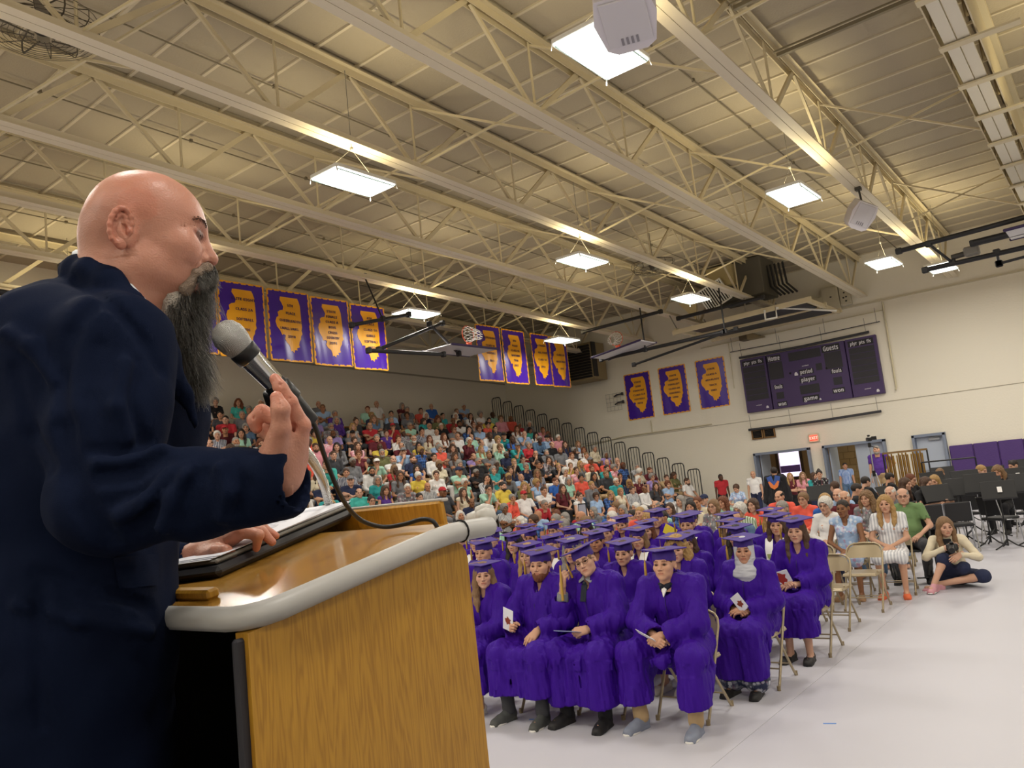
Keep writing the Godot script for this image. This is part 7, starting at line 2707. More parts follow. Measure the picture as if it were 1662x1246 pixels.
	for r in rows:
		var x: float = r[1]
		while x > r[2]:
			if rg.randf() < 0.12:
				x -= 0.55
				continue
			var d := {}
			var label := ""
			for attempt in 12:
				var fem := rg.randf() < 0.55
				var old := rg.randf() < 0.4
				d.pose = fp[rg.randi() % 5] if fem else mp[rg.randi() % 5]
				d.hair = ["long", "longwavy", "bob", "curly", "shortf", "perm"][rg.randi() % 6] if fem else ["short", "crop", "fringe", "bald", "cap", "short"][rg.randi() % 6]
				d.hairc = ["gray", "white"][rg.randi() % 2] if old else ["brown", "dark", "blond", "sandy", "auburn"][rg.randi() % 5]
				if d.hair == "cap":
					d.hairc = ["navy", "black", "gray", "green"][rg.randi() % 4]
				d.top = ["white", "sky-blue", "gray", "navy", "pink", "turquoise", "coral", "cream", "blue", "black", "striped gray", "plaid blue", "mint", "red"][rg.randi() % 14]
				d.legs = ["denim", "navy", "black", "tan"][rg.randi() % 4]
				d.skin = [0, 1, 2, 0, 2, 3][rg.randi() % 6]
				d.glasses = rg.randf() < 0.3
				var hw: String = HAIR_WORDS[d.hair]
				if hw.contains("%s"):
					hw = hw % d.hairc
				label = "%s with %s in %s top on floor chair, %s row behind graduates" % ["woman" if fem else "man", hw, d.top, NTH[ri] if ri else "first"]
				if not used.has(label):
					break
			unique(label)
			d.scale = rg.randf_range(0.96, 1.04)
			floor_seat(d, label, Vector3(x + rg.randf_range(-0.04, 0.04), 0, r[0] + rg.randf_range(-0.06, 0.06)), PI + rg.randf_range(-0.1, 0.3))
			x -= rg.randf_range(0.55, 0.64)
		ri += 1
	# a few held things
	leaflet("bright yellow paper raised above the graduates in the crowd", Vector3(-5.2, 1.12, -9.9), Basis(Vector3.BACK, -0.5), Vector2(0.19, 0.13), "yellow")
	leaflet("yellow program in a lap in the lower bleachers, left of the lectern corner", Vector3(seat_x(2) + 0.32, seat_y(2) + 0.22, -11.3), Basis(Vector3.UP, PI * 0.5) * Basis(Vector3.RIGHT, -0.8), Vector2(0.2, 0.15), "yellow")
	t = thing("tablet", "black framed tablet held up to film in the lower stands", "tablet", Vector3(-9.0, 1.32, -13.55))
	s2 = st()
	prism(s2, rrect(0.20, 0.27, 0.02), 0.012)
	obj("case", s2, mat("mic_black", "151517", 0.4), t)
	s2 = st()
	bx(s2, Vector3(0, 0, 0.008), Vector3(0.165, 0.225, 0.003))
	obj("screen", s2, mat("tablet_glass", "a9adc0", 0.15), t)

# ---------------------------------------------------------------- people standing at the doors
func standing_people() -> void:
	var L := [
		[{"pose": "s_man", "skin": 0, "hair": "bald", "top": "white", "legs": "navy", "scale": 0.94}, -9.75, -24.6, PI + 0.1, "bald man in a white polo shirt standing against the end wall"],
		[{"pose": "s_woman", "skin": 0, "hair": "longwavy", "hairc": "blond", "top": "maroon", "legs": "black", "scale": 0.86}, -8.05, -23.0, PI + 0.3, "woman in maroon standing right of the robed man"],
		[{"pose": "s_woman", "skin": 2, "hair": "longwavy", "hairc": "sandy", "top": "pink", "legs": "black", "scale": 0.86}, -7.55, -22.6, PI + 0.2, "woman in pink standing before the left doorway"],
		[{"pose": "s_woman", "skin": 0, "hair": "long", "hairc": "brown", "top": "teal", "legs": "navy", "scale": 0.84}, -7.15, -22.2, PI + 0.9, "woman in teal turned sideways by the left doorway"],
		[{"pose": "s_woman", "skin": 0, "hair": "bun", "hairc": "dark", "top": "floral black", "legs": "black", "scale": 0.89}, -6.45, -20.6, PI, "woman with a hair bun and flowered black top looking down"],
		[{"pose": "s_man", "skin": 1, "hair": "crop", "hairc": "dark", "top": "striped blue", "legs": "denim", "scale": 0.9}, -7.62, -27.0, PI + 0.2, "man in a blue striped shirt standing in the middle doorway"],
		[{"pose": "s_woman", "skin": 3, "hair": "short", "hairc": "dark", "top": "maroon", "legs": "black", "scale": 0.92}, -7.25, -28.9, PI + 1.2, "person in dark red half hidden inside the middle doorway"],
		[{"pose": "s_man", "skin": 5, "hair": "crop", "hairc": "dark", "top": "red", "legs": "black", "scale": 0.93}, -11.4, -25.8, PI + 0.6, "man in a red jacket leaning by the last bleacher rail"]]
	for q in L:
		person(q[0], q[4], Vector3(q[1], 0, q[2]), q[3], "people standing by the doors")
	floor_seat({"pose": "f_read", "skin": 0, "hair": "shortf", "hairc": "brown", "top": "floral sky-blue", "legs": "white"}, "seated woman in pale flowers reading by the end wall", Vector3(-9.6, 0, -22.8), PI)
	var pf := st()
	bx(pf, Vector3(-5.85, 0.09, -24.0), Vector3(1.4, 0.18, 1.2), Basis(), 0.01)
	tag(obj("standing_platform", pf, mat("stand_black", "151517", 0.55)), "low black platform under the man in the purple polo", "platform")
	person({"pose": "s_hips", "skin": 0, "hair": "crop", "hairc": "gray", "beard": "beard", "beardc": "gray", "top": "purple", "legs": "tan", "scale": 1.05, "shoe": "shoe", "shoec": "dark"}, "man in a purple polo shirt with a hand on his hip behind the tripod", Vector3(-5.85, 0.18, -24.0), PI + 0.1, "people standing by the doors")
	# man in a doctoral robe, seen from behind
	var at := Vector3(-7.5, 0, -20.3)
	var J: Dictionary = POSE["s_man"].J
	var t := person({"pose": "s_man", "skin": 1, "hair": "short", "hairc": "dark", "top": "black", "legs": "black", "shoe": "shoe", "shoec": "dark"}, "man in a black robe with an orange and blue hood, seen from behind", at, 0.15, "people standing by the doors")
	obj("robe", mesh_of("robe"), cloth("black"), t)
	for q in [["hood_blue", "2a4f9e", 0.0, [Vector2(-0.17, 0.10), Vector2(-0.05, 0.14), Vector2(0, -0.02), Vector2(0.05, 0.14), Vector2(0.17, 0.10), Vector2(0.12, -0.12), Vector2(0, -0.2), Vector2(-0.12, -0.12)]], ["hood_orange", "e07a35", 0.012, [Vector2(-0.14, -0.02), Vector2(-0.10, 0.0), Vector2(0, -0.12), Vector2(0.10, 0.0), Vector2(0.14, -0.02), Vector2(0.09, -0.16), Vector2(0, -0.22), Vector2(-0.09, -0.16)]]]:
		var s := st()
		prism(s, PackedVector2Array(q[3]), 0.016, Transform3D(Basis(Vector3.UP, PI) * Basis(Vector3.RIGHT, 0.12), J.chest + Vector3(0, 0.08, -0.0) + Vector3(0, 0, 0.186 + q[2])))
		obj("hood", s, mat(q[0], q[1], 0.5), t)
	# video camera on its tripod
	t = thing("tripod", "silver tripod standing in front of the purple polo man", "tripod", Vector3(-5.32, 0, -21.2))
	var ch := mat("tripod_silver", "b9bcc4", 0.3, 0.8)
	for k in 3:
		var a := TAU * k / 3.0 + 0.5
		var s := st()
		tube(s, [Vector3(cos(a) * 0.38, 0, sin(a) * 0.38), Vector3(cos(a) * 0.05, 1.3, sin(a) * 0.05)], 0.016, 6)
		obj("leg", s, ch, t)
	var s3 := st()
	tube(s3, [Vector3(0, 0.7, 0), Vector3(0, 1.98, 0)], 0.016, 7)
	obj("column", s3, ch, t)
	s3 = st()
	tube(s3, [Vector3(0, 1.22, 0), Vector3(0, 1.36, 0)], 0.04, 8)
	obj("collar", s3, mat("mic_black", "151517", 0.4), t)
	var vc := thing("video_camera", "black video camera on the tall tripod by the doors", "camera", Vector3(-5.32, 2.0, -21.2), 0.5)
	s3 = st()
	bx(s3, Vector3(0, 0.0, 0), Vector3(0.07, 0.12, 0.08), Basis(), 0.015)
	tube(s3, [Vector3(0, -0.02, 0), Vector3(0.16, -0.10, 0.1)], 0.011, 6)
	obj("pan_head", s3, mat("mic_black", "151517", 0.4), vc)
	s3 = st()
	bx(s3, Vector3(0, 0.14, 0.02), Vector3(0.09, 0.1, 0.24), Basis(), 0.02)
	tube(s3, [Vector3(0, 0.14, 0.13), Vector3(0, 0.14, 0.21)], 0.04, 12)
	obj("camera_body", s3, mat("mic_black", "151517", 0.4), vc)
	s3 = st()
	bx(s3, Vector3(0.13, 0.16, 0.0), Vector3(0.15, 0.09, 0.012), Basis(Vector3.UP, 0.4), 0.004)
	bx(s3, Vector3(0, 0.23, 0.04), Vector3(0.04, 0.05, 0.14), Basis(), 0.012)
	obj("viewfinder", s3, mat("mic_black", "151517", 0.4), vc)

func robe_job(J: Dictionary) -> Array:
	var f := Fld.new(Vector3(-0.5, 0.1, -0.42), Vector3(0.5, 1.55, 0.42), 0.02)
	torso(f, J, 0.03)
	f.cap(J.chest, Vector3(0, 0.3, 0.02), 0.17, 0.30, 0.05)
	for k in ["l", "r"]:
		f.cap(J["sh" + k], J["el" + k], 0.085, 0.10, 0.05)
		f.cap(J["el" + k], J["wr" + k], 0.10, 0.13, 0.04)
	f.folds(noise(8, 5.5, 2), 0.03, Vector3(2.6, 0.4, 2.6))
	f.cut(Vector3(0, 0.22, 0), Vector3(0, -1, 0))
	f.cap(J.neckb, J.neckb + Vector3(0, 0.2, 0), 0.066, 0.07, 0.01, -1)
	return f.net()

# ---------------------------------------------------------------- the band
func band() -> void:
	var P := [
		["b_play", "short", "brown", -5.2, -17.6, 1.0, "young bandsman in a black suit beside the aisle audience"],
		["b_play", "short", "dark", -5.0, -18.9, -0.7, "dark haired band member in profile below the tripod"],
		["b_play", "crop", "dark", -4.35, -15.7, -1.2, "band member in black behind the white haired man"],
		["b_play", "short", "dark", -4.75, -20.0, -0.9, "tall dark haired band member in front of the chimes"],
		["b_girl", "long", "brown", -3.8, -16.8, -2.0, "band girl with long brown hair and black top facing right"],
		["b_play", "short", "auburn", -3.95, -18.3, -1.9, "band member with glasses behind the long haired band girl"],
		["b_girl", "bob", "brown", -3.35, -16.4, -2.1, "band girl with brown hair reaching to her stand"],
		["b_play", "short", "sandy", -3.62, -20.0, 3.0, "sandy haired band member half hidden by music stands"],
		["b_girl", "long", "blond", -3.15, -17.0, 2.9, "blond band girl behind the stands over the empty black chairs"],
		["b_play", "short", "blond", -2.85, -19.8, -2.0, "blond band boy with white collar turned right"],
		["b_play", "curly", "sandy", -2.32, -18.6, 2.9, "curly haired band member behind two music stands at the right"],
		["b_play", "short", "dark", -2.3, -21.2, 2.4, "dark haired band member far right by the purple pads"],
		["b_play", "short", "sandy", -1.92, -20.2, 3.0, "sandy band boy at the right edge of the picture"]]
	for q in P:
		var d := {"pose": q[0], "skin": [0, 2, 1][absi(q[6].hash()) % 3], "hair": q[1], "hairc": q[2], "top": "black", "legs": "black", "shoe": "shoe", "shoec": "dark", "garment": "jacket", "glasses": q[2] == "auburn", "scale": 1.02}
		var t := person(d, q[6], Vector3(q[3], 0, q[4]), q[5], "band members in black")
		copy_of(band_chair0, "black chair of the " + short(q[6]), Vector3(q[3], 0, q[4]), q[5], "band_chair", "occupied band chairs")
		if q[0] == "b_play" and q[2] in ["blond", "brown"]:
			var J: Dictionary = POSE.b_play.J
			var s := st()
			tube(s, [J.neckb + Vector3(-0.05, 0.02, -0.03), J.neckb + Vector3(0, 0.0, -0.085), J.neckb + Vector3(0.05, 0.02, -0.03), J.neckb + Vector3(0, 0.04, 0.05), J.neckb + Vector3(-0.05, 0.02, -0.03)], 0.016, 7)
			obj("white_collar", s, cloth("white"), t)
	var E := [[-3.13, -15.55, 0.35, "empty black chair with chrome legs, left of the pair before the band"], [-2.72, -15.75, 0.3, "empty black chair with chrome legs, right of the pair before the band"], [-2.95, -17.9, 0.5, "empty black chair behind the front pair of the band"], [-2.2, -16.6, -0.6, "empty black chair beside the front music stands"], [-1.75, -17.4, -0.4, "empty black chair at the right edge near the stands"]]
	for q in E:
		copy_of(band_chair0, q[3], Vector3(q[0], 0, q[1]), q[2], "band_chair", "empty band chairs")
	var S := [[-3.05, -16.2, 0.5, "music stand over the first empty black chair"], [-2.75, -16.6, 0.2, "music stand over the second empty black chair"], [-2.35, -16.3, 0.1, "music stand standing clear at the front of the band"], [-2.05, -15.9, 0.0, "tall music stand nearest the aisle with a white paper"], [-1.7, -16.4, -0.2, "front music stand at the right edge of the picture"], [-2.9, -18.4, 0.4, "music stand before the blond band boy"], [-2.45, -17.7, 0.1, "music stand hiding the curly haired player"],
		[-2.1, -19.2, 0.2, "music stand hiding the far right players"], [-3.6, -19.0, 0.7, "music stand before the sandy player by the chimes"], [-3.3, -20.8, 0.3, "music stand in the rear row under the closed door"], [-2.8, -21.3, 0.2, "music stand in the rear row by the wall pads"], [-2.3, -22.2, 0.0, "music stand farthest to the rear right"], [-4.2, -17.3, 1.2, "music stand beside the long haired band girl"], [-5.9, -18.6, 0.4, "music stand in front of the woman with the bun"], [-3.9, -21.8, 0.3, "music stand right below the closed gray door"], [-1.5, -18.0, -0.2, "music stand right of the curly haired player"]]
	var i := 0
	for q in S:
		var t := copy_of(stand0, q[3], Vector3(q[0], 0, q[1]), q[2] + PI * (0.0 if i % 3 else 0.06), "music_stand", "black music stands")
		t.scale = Vector3(1, 1.0 + 0.06 * (i % 3), 1)
		if i in [3, 6, 7]:
			var s := st()
			bx(s, Vector3(0.02, 1.0, 0.025), Vector3(0.07, 0.1, 0.004), Basis(Vector3.RIGHT, -0.45))
			obj("paper_label", s, cloth("white"), t)
		i += 1
	# tubular chimes
	var c := thing("tubular_chimes", "rack of golden tubular chimes left of the closed gray door", "chimes", Vector3(-4.85, 0, -22.6), 0.1)
	var gold := mat("chime_gold", "b08a3a", 0.28, 0.85)
	for k in 11:
		for r in 2:
			if r == 1 and k in [2, 6, 10]:
				continue
			var s := st()
			var x := -0.45 + 0.085 * k + 0.04 * r
			tube(s, [Vector3(x, 1.66 + 0.05 * r, -0.06 * r), Vector3(x, 0.62 + 0.028 * k, -0.06 * r)], 0.018, 8)
			obj("tube_bell", s, gold, c)
	for e in [-1.0, 1.0]:
		var s := st()
		tube(s, [Vector3(e * 0.52, 0.05, 0), Vector3(e * 0.52, 1.75, 0)], 0.02, 7)
		tube(s, [Vector3(e * 0.52, 0.05, -0.28), Vector3(e * 0.52, 0.05, 0.28)], 0.02, 7)
		obj("post", s, mat("stand_black", "151517", 0.55), c)
	var s2 := st()
	bar(s2, Vector3(-0.53, 1.74, 0), Vector3(0.53, 1.74, 0), 0.05, 0.05)
	bar(s2, Vector3(-0.53, 0.3, 0), Vector3(0.53, 0.3, 0), 0.04, 0.04)
	obj("crossbar", s2, mat("chime_wood", "7d5f34", 0.5), c)
	# dark percussion rack by the closed door
	var pr := thing("percussion_rack", "black tubular percussion rack in front of the closed door", "rack", Vector3(-3.85, 0, -22.4), 0.1)
	for e in [-1.0, 1.0]:
		var s := st()
		tube(s, [Vector3(e * 0.6, 0, 0), Vector3(e * 0.6, 1.42, 0)], 0.018, 7)
		obj("post", s, mat("stand_black", "151517", 0.55), pr)
	s2 = st()
	tube(s2, [Vector3(-0.6, 1.42, 0), Vector3(0.6, 1.42, 0)], 0.02, 7)
	tube(s2, [Vector3(-0.6, 1.1, 0), Vector3(0.6, 1.1, 0)], 0.016, 7)
	obj("rail", s2, mat("stand_black", "151517", 0.55), pr)
	for q in [[-3.0, -18.6, "brass horn lying across a lap in the middle of the band"], [-2.1, -18.3, "brass horn in front of the curly haired band member"]]:
		var h := thing("brass_horn", q[2], "horn", Vector3(q[0], 0.72, q[1]), 0.6)
		s2 = st()
		tube(s2, [Vector3(-0.25, 0, 0), Vector3(0.12, 0.02, 0), Vector3(0.2, 0.06, 0.02), Vector3(0.12, 0.1, 0.03), Vector3(-0.2, 0.09, 0.03)], 0.014, 7)
		obj("tubing", s2, gold, h)
		s2 = st()
		lathe(s2, [Vector2(0.014, 0), Vector2(0.022, 0.08), Vector2(0.05, 0.15), Vector2(0.075, 0.17)], 16, Transform3D(Basis(Vector3.BACK, PI * 0.5), Vector3(-0.2, 0.09, 0.03)))
		obj("bell", s2, gold, h)
		for k in 3:
			s2 = st()
			tube(s2, [Vector3(-0.02 + 0.035 * k, -0.02, 0.015), Vector3(-0.02 + 0.035 * k, 0.13, 0.015)], 0.012, 7)
			obj("valve", s2, gold, h)

# ---------------------------------------------------------------- the photographer on the floor
func floor_photographer() -> void:
	var at := Vector3(-2.26, 0, -12.15)
	var turn := PI + 0.12
	var J: Dictionary = POSE.floor_woman.J
	var d := {"pose": "floor_woman", "skin": 2, "hair": "long", "hairc": "sandy", "top": "cream", "legs": "navy", "garment": "cardigan", "eyes": true, "shoe": "sneaker", "shoec": "pink", "sole": "white", "scale": 1.06}
	var t := person(d, "woman in a cream cardigan sitting on the floor with a camera", at, turn)
	var s := st()
	for q in 5:
		var a: Vector3 = J.neckb.lerp(J.pel, 0.12 + 0.13 * q) + Vector3(0, 0, -0.118 - 0.012 * sin(q))
		bx(s, a, Vector3(0.10 + 0.01 * q, 0.09, 0.02), Basis(Vector3.RIGHT, -0.2), 0.008)
	obj("black_top", s, cloth("black"), t)
	var c := thing("photo_camera", "black camera held by the woman sitting on the floor", "camera", t.transform * (J.wrr + Vector3(-0.09, 0.02, -0.08)), turn)
	s = st()
	bx(s, Vector3.ZERO, Vector3(0.14, 0.095, 0.06), Basis(Vector3.RIGHT, 0.3), 0.018)
	bx(s, Vector3(0, 0.055, 0), Vector3(0.05, 0.035, 0.05), Basis(Vector3.RIGHT, 0.3), 0.012)
	obj("camera_body", s, mat("mic_black", "151517", 0.4), c)
	s = st()
	tube(s, [Vector3(0, 0, -0.02), Vector3(0, -0.03, -0.13)], 0.038, 14)
	obj("lens", s, mat("mic_black", "151517", 0.4), c)

func people() -> void:
	people_jobs()
	made.eyes = eyes_mesh()
	made.glasses = glasses_mesh()
	var em := mat("eye_paint", "ffffff", 0.25)
	em.vertex_color_use_as_albedo = true
	cap_meshes()
	jobs["robe"] = func() -> Array: return robe_job(joints({"stand": true, "wl": Vector3(-0.24, 0.86, -0.06), "wr": Vector3(0.24, 0.86, -0.06), "hl": Vector3(-0.3, 0, 1), "hr": Vector3(0.3, 0, 1)}))
	pose_jobs()
	chair0 = folding_chair()
	band_chair0 = band_chair()
	stand0 = music_stand()
	graduates()
	audience()
	standing_people()
	band()
	floor_photographer()
	stands()
	# the three seats the copies came from take places of their own
	chair0.position = Vector3(-2.55, 0, 1.2)
	chair0.position.y = 0.70
	chair0.set_meta("label", "folding chair on the stage riser behind the picture")
	band_chair0.position = Vector3(-1.15, 0, -18.6)
	band_chair0.set_meta("label", "black chair right of all the band members")
	stand0.position = Vector3(-1.1, 0, -17.2)
	stand0.set_meta("label", "music stand beyond the right edge of the band")

# ---------------------------------------------------------------- the bald bearded speaker (built where he stands)
const HEAD_AT := Vector3(-1.226, 2.423, -0.648)
func head_frame() -> Transform3D:
	return Transform3D(Basis(Vector3.UP, -0.58), HEAD_AT).scaled_local(Vector3(0.955, 0.955, 0.955))

func hero_head() -> Array:
	var f := Fld.new(Vector3(-0.105, -0.225, -0.135), Vector3(0.105, 0.135, 0.15), 0.0029)
	head_ops(f, {"w": 1.04, "brow": 1.1, "nose": 1.25, "cheek": 1.1, "neck": 0.056, "skz": 0.0, "skr": 0.094, "nz": 0.008})
	# heavier back of the neck, occiput and crown
	f.el(Vector3(0, 0.045, 0.0), Vector3(0.076, 0.072, 0.082), 0.02)
	f.el(Vector3(0, 0.033, -0.050), Vector3(0.058, 0.050, 0.044), 0.02)
	f.el(Vector3(0, 0.005, 0.052), Vector3(0.060, 0.05, 0.038), 0.03)
	f.chain([Vector3(0, -0.01, 0.045), Vector3(0, -0.085, 0.048), Vector3(0, -0.22, 0.055)], [0.052, 0.057, 0.062], 0.03)
	for s in [-1.0, 1.0]:
		# jaw angle, cheek fold by the mouth, temple
		f.el(Vector3(s * 0.055, -0.06, 0.0), Vector3(0.018, 0.026, 0.026), 0.025)
		f.el(Vector3(s * 0.040, -0.040, -0.073), Vector3(0.014, 0.014, 0.012), 0.012)
		f.cap(Vector3(s * 0.024, -0.030, -0.096), Vector3(s * 0.036, -0.058, -0.083), 0.0025, 0.0025, 0.006, -1)
		f.cap(Vector3(s * 0.045, 0.012, -0.079), Vector3(s * 0.058, 0.002, -0.062), 0.002, 0.002, 0.005, -1)
		f.cap(Vector3(s * 0.02, -0.013, -0.086), Vector3(s * 0.042, -0.014, -0.078), 0.0028, 0.0028, 0.005)
	f.folds(noise(3, 16.0, 3), 0.0012, Vector3(1, 1, 1))
	var a := head_paint(f.net(), {"lip": Color(0.8, 0.55, 0.53), "browc": Color(0.62, 0.5, 0.44)})
	var nz := noise(9, 26.0, 3)
	var C: PackedColorArray = a[3]
	for i in C.size():
		var p: Vector3 = a[0][i]
		var c := C[i]
		var m := nz.get_noise_3d(p.x, p.y, p.z)
		# shaved hair line at the back, ruddy crown and cheeks
		var shade := smoothstep(0.02, 0.06, p.z) * smoothstep(-0.05, 0.0, p.y) * (1.0 - smoothstep(0.03, 0.06, p.y))
		c = c * Color(1, 1, 1).lerp(Color(0.72, 0.70, 0.68), shade * (0.75 + 0.25 * m))
		var red := smoothstep(0.0, 0.04, p.y) * smoothstep(-0.06, -0.02, -absf(p.z - 0.0)) * 0.5 + (0.8 if absf(p.x) > 0.077 else 0.0)
		c = c * Color(1, 1, 1).lerp(Color(1.0, 0.86, 0.82), clampf(red + 0.3 * m, 0, 1))
		C[i] = Color(c.r, c.g, c.b)
	# ears of a finer grain
	var list := [[[a[0], a[1], a[2], C], Transform3D.IDENTITY]]
	var e := Fld.new(Vector3(0.066, -0.05, 0.0), Vector3(0.108, 0.042, 0.062), 0.0014)
	var c0 := Vector3(0.082, -0.005, 0.029)
	var B := Basis(Vector3.UP, 0.42) * Basis(Vector3.RIGHT, -0.18)
	e.el(c0, Vector3(0.0045, 0.030, 0.0165), 0.003, 1, B)
	var rim := []
	var rr := []
	for k in 13:
		var t := deg_to_rad(215.0 - 24.5 * k)
		rim.append(c0 + B * Vector3(0.0035 + 0.003 * sin(k * 0.26), sin(t) * 0.0305 + 0.001, -cos(t) * -0.0165))
		rr.append(0.0042 - 0.0008 * absf(k - 6.0) / 6.0)
	e.chain(rim, rr, 0.003)
	var anti := []
	for k in 8:
		var t := deg_to_rad(205.0 - 26.0 * k)
		anti.append(c0 + B * Vector3(0.004, sin(t) * 0.019 + 0.002, cos(t) * 0.0085 - 0.0005))
	e.chain(anti, [0.0028, 0.0028, 0.0028, 0.0028, 0.0028, 0.0028, 0.0025, 0.002], 0.003)
	e.el(c0 + B * Vector3(0.006, -0.004, -0.004), Vector3(0.007, 0.0095, 0.0065), 0.003, -1, B)
	e.el(c0 + B * Vector3(0.005, -0.005, -0.0135), Vector3(0.005, 0.006, 0.004), 0.004, 1, B)
	e.el(c0 + B * Vector3(0.001, -0.028, -0.006), Vector3(0.005, 0.0095, 0.0085), 0.006, 1, B)
	e.cap(c0 + B * Vector3(-0.012, 0.012, -0.012), c0 + B * Vector3(-0.012, -0.015, -0.012), 0.009, 0.008, 0.006)
	var en := e.net()
	var ec := PackedColorArray()
	for p: Vector3 in en[0]:
		var q := B.inverse() * (p - c0)
		ec.append(Color(0.96, 0.80, 0.76) if Vector2(q.y + 0.004, q.z + 0.004).length() > 0.011 else Color(0.80, 0.60, 0.56))
	list.append([[en[0], en[1], en[2], ec], Transform3D.IDENTITY])
	return joined(list)

func hero_hand_right() -> Array:
	var f := Fld.new(Vector3(-1.043, 2.000, -0.692), Vector3(-1.043, 2.000, -0.692), 0.0024)
	var wr := Vector3(-0.896, 2.006, -0.639)
	var lo := Vector3(9, 9, 9)
	var hi := -lo
	var K := {"im": Vector3(-0.858, 2.067, -0.651), "mm": Vector3(-0.881, 2.068, -0.659), "rm": Vector3(-0.906, 2.064, -0.666), "pm": Vector3(-0.928, 2.057, -0.672), "ip": Vector3(-0.854, 2.098, -0.634), "id": Vector3(-0.858, 2.118, -0.624), "it": Vector3(-0.864, 2.130, -0.621),
		"mp": Vector3(-0.907, 2.092, -0.627), "md": Vector3(-0.914, 2.083, -0.620), "mt": Vector3(-0.914, 2.072, -0.623), "rp": Vector3(-0.932, 2.080, -0.650), "rd": Vector3(-0.930, 2.069, -0.646), "rt": Vector3(-0.923, 2.060, -0.647), "pp": Vector3(-0.943, 2.064, -0.663), "pd": Vector3(-0.940, 2.055, -0.661), "pt": Vector3(-0.932, 2.049, -0.661),
		"tb": Vector3(-0.878, 2.032, -0.620), "tm": Vector3(-0.852, 2.064, -0.616), "ti": Vector3(-0.844, 2.087, -0.612), "tt": Vector3(-0.849, 2.103, -0.611), "wr": wr}
	for k in K:
		lo = lo.min(K[k])
		hi = hi.max(K[k])
	f = Fld.new(lo - Vector3(0.07, 0.09, 0.07), hi + Vector3(0.05, 0.03, 0.05), 0.0024)
	var back: Vector3 = (S_REL - wr).normalized()
	f.cap(wr + back * 0.06 - Vector3(0, 0.006, 0), wr, 0.030, 0.0285, 0.01)
	for m in [["im", 0.0135], ["mm", 0.0135], ["rm", 0.0125], ["pm", 0.0115]]:
		f.cap(wr.lerp(K[m[0]], 0.05), K[m[0]], 0.021, m[1], 0.016)
	f.el(wr.lerp((K.im + K.pm) * 0.5, 0.55), Vector3(0.026, 0.032, 0.026), 0.02)
	f.cap(K.tb, K.tm, 0.0185, 0.0128, 0.016)
	f.cap(wr.lerp(K.tb, 0.6), K.im.lerp(wr, 0.35), 0.016, 0.014, 0.016)
	f.chain([K.tm, K.ti, K.tt], [0.0122, 0.0116, 0.0085], 0.004)
	f.chain([K.im, K.ip, K.id, K.it], [0.0125, 0.0098, 0.0088, 0.0072], 0.004)
	f.chain([K.mm, K.mp, K.md, K.mt], [0.012, 0.0102, 0.0092, 0.0078], 0.004)
	f.chain([K.rm, K.rp, K.rd, K.rt], [0.0115, 0.0096, 0.0086, 0.0074], 0.004)
	f.chain([K.pm, K.pp, K.pd, K.pt], [0.0105, 0.0085, 0.0075, 0.0065], 0.004)
	# creases over the joints and the base of the thumb
	for j in ["ip", "id", "ti", "mp", "md"]:
		f.el(K[j] + (Vector3(0.006, 0.002, 0.004)), Vector3(0.0015, 0.0015, 0.0015), 0.004, -1)
	f.cap(K.im.lerp(K.tm, 0.35), wr.lerp(K.im, 0.55), 0.003, 0.002, 0.008, -1)
	f.folds(noise(21, 40.0, 3), 0.0009, Vector3(1, 1, 1))
	return hand_tint(f.net(), [K.it, K.mt, K.tt, K.im, K.mp, K.ip])

func hand_tint(a: Array, red: Array) -> Array:
	var C := PackedColorArray()
	for p: Vector3 in a[0]:
		var w := 0.0
		for r: Vector3 in red:
			w = maxf(w, 1.0 - p.distance_to(r) / 0.024)
		C.append(Color(1, 1, 1).lerp(Color(1.0, 0.80, 0.76), clampf(w, 0, 1)))
	return [a[0], a[1], a[2], C]

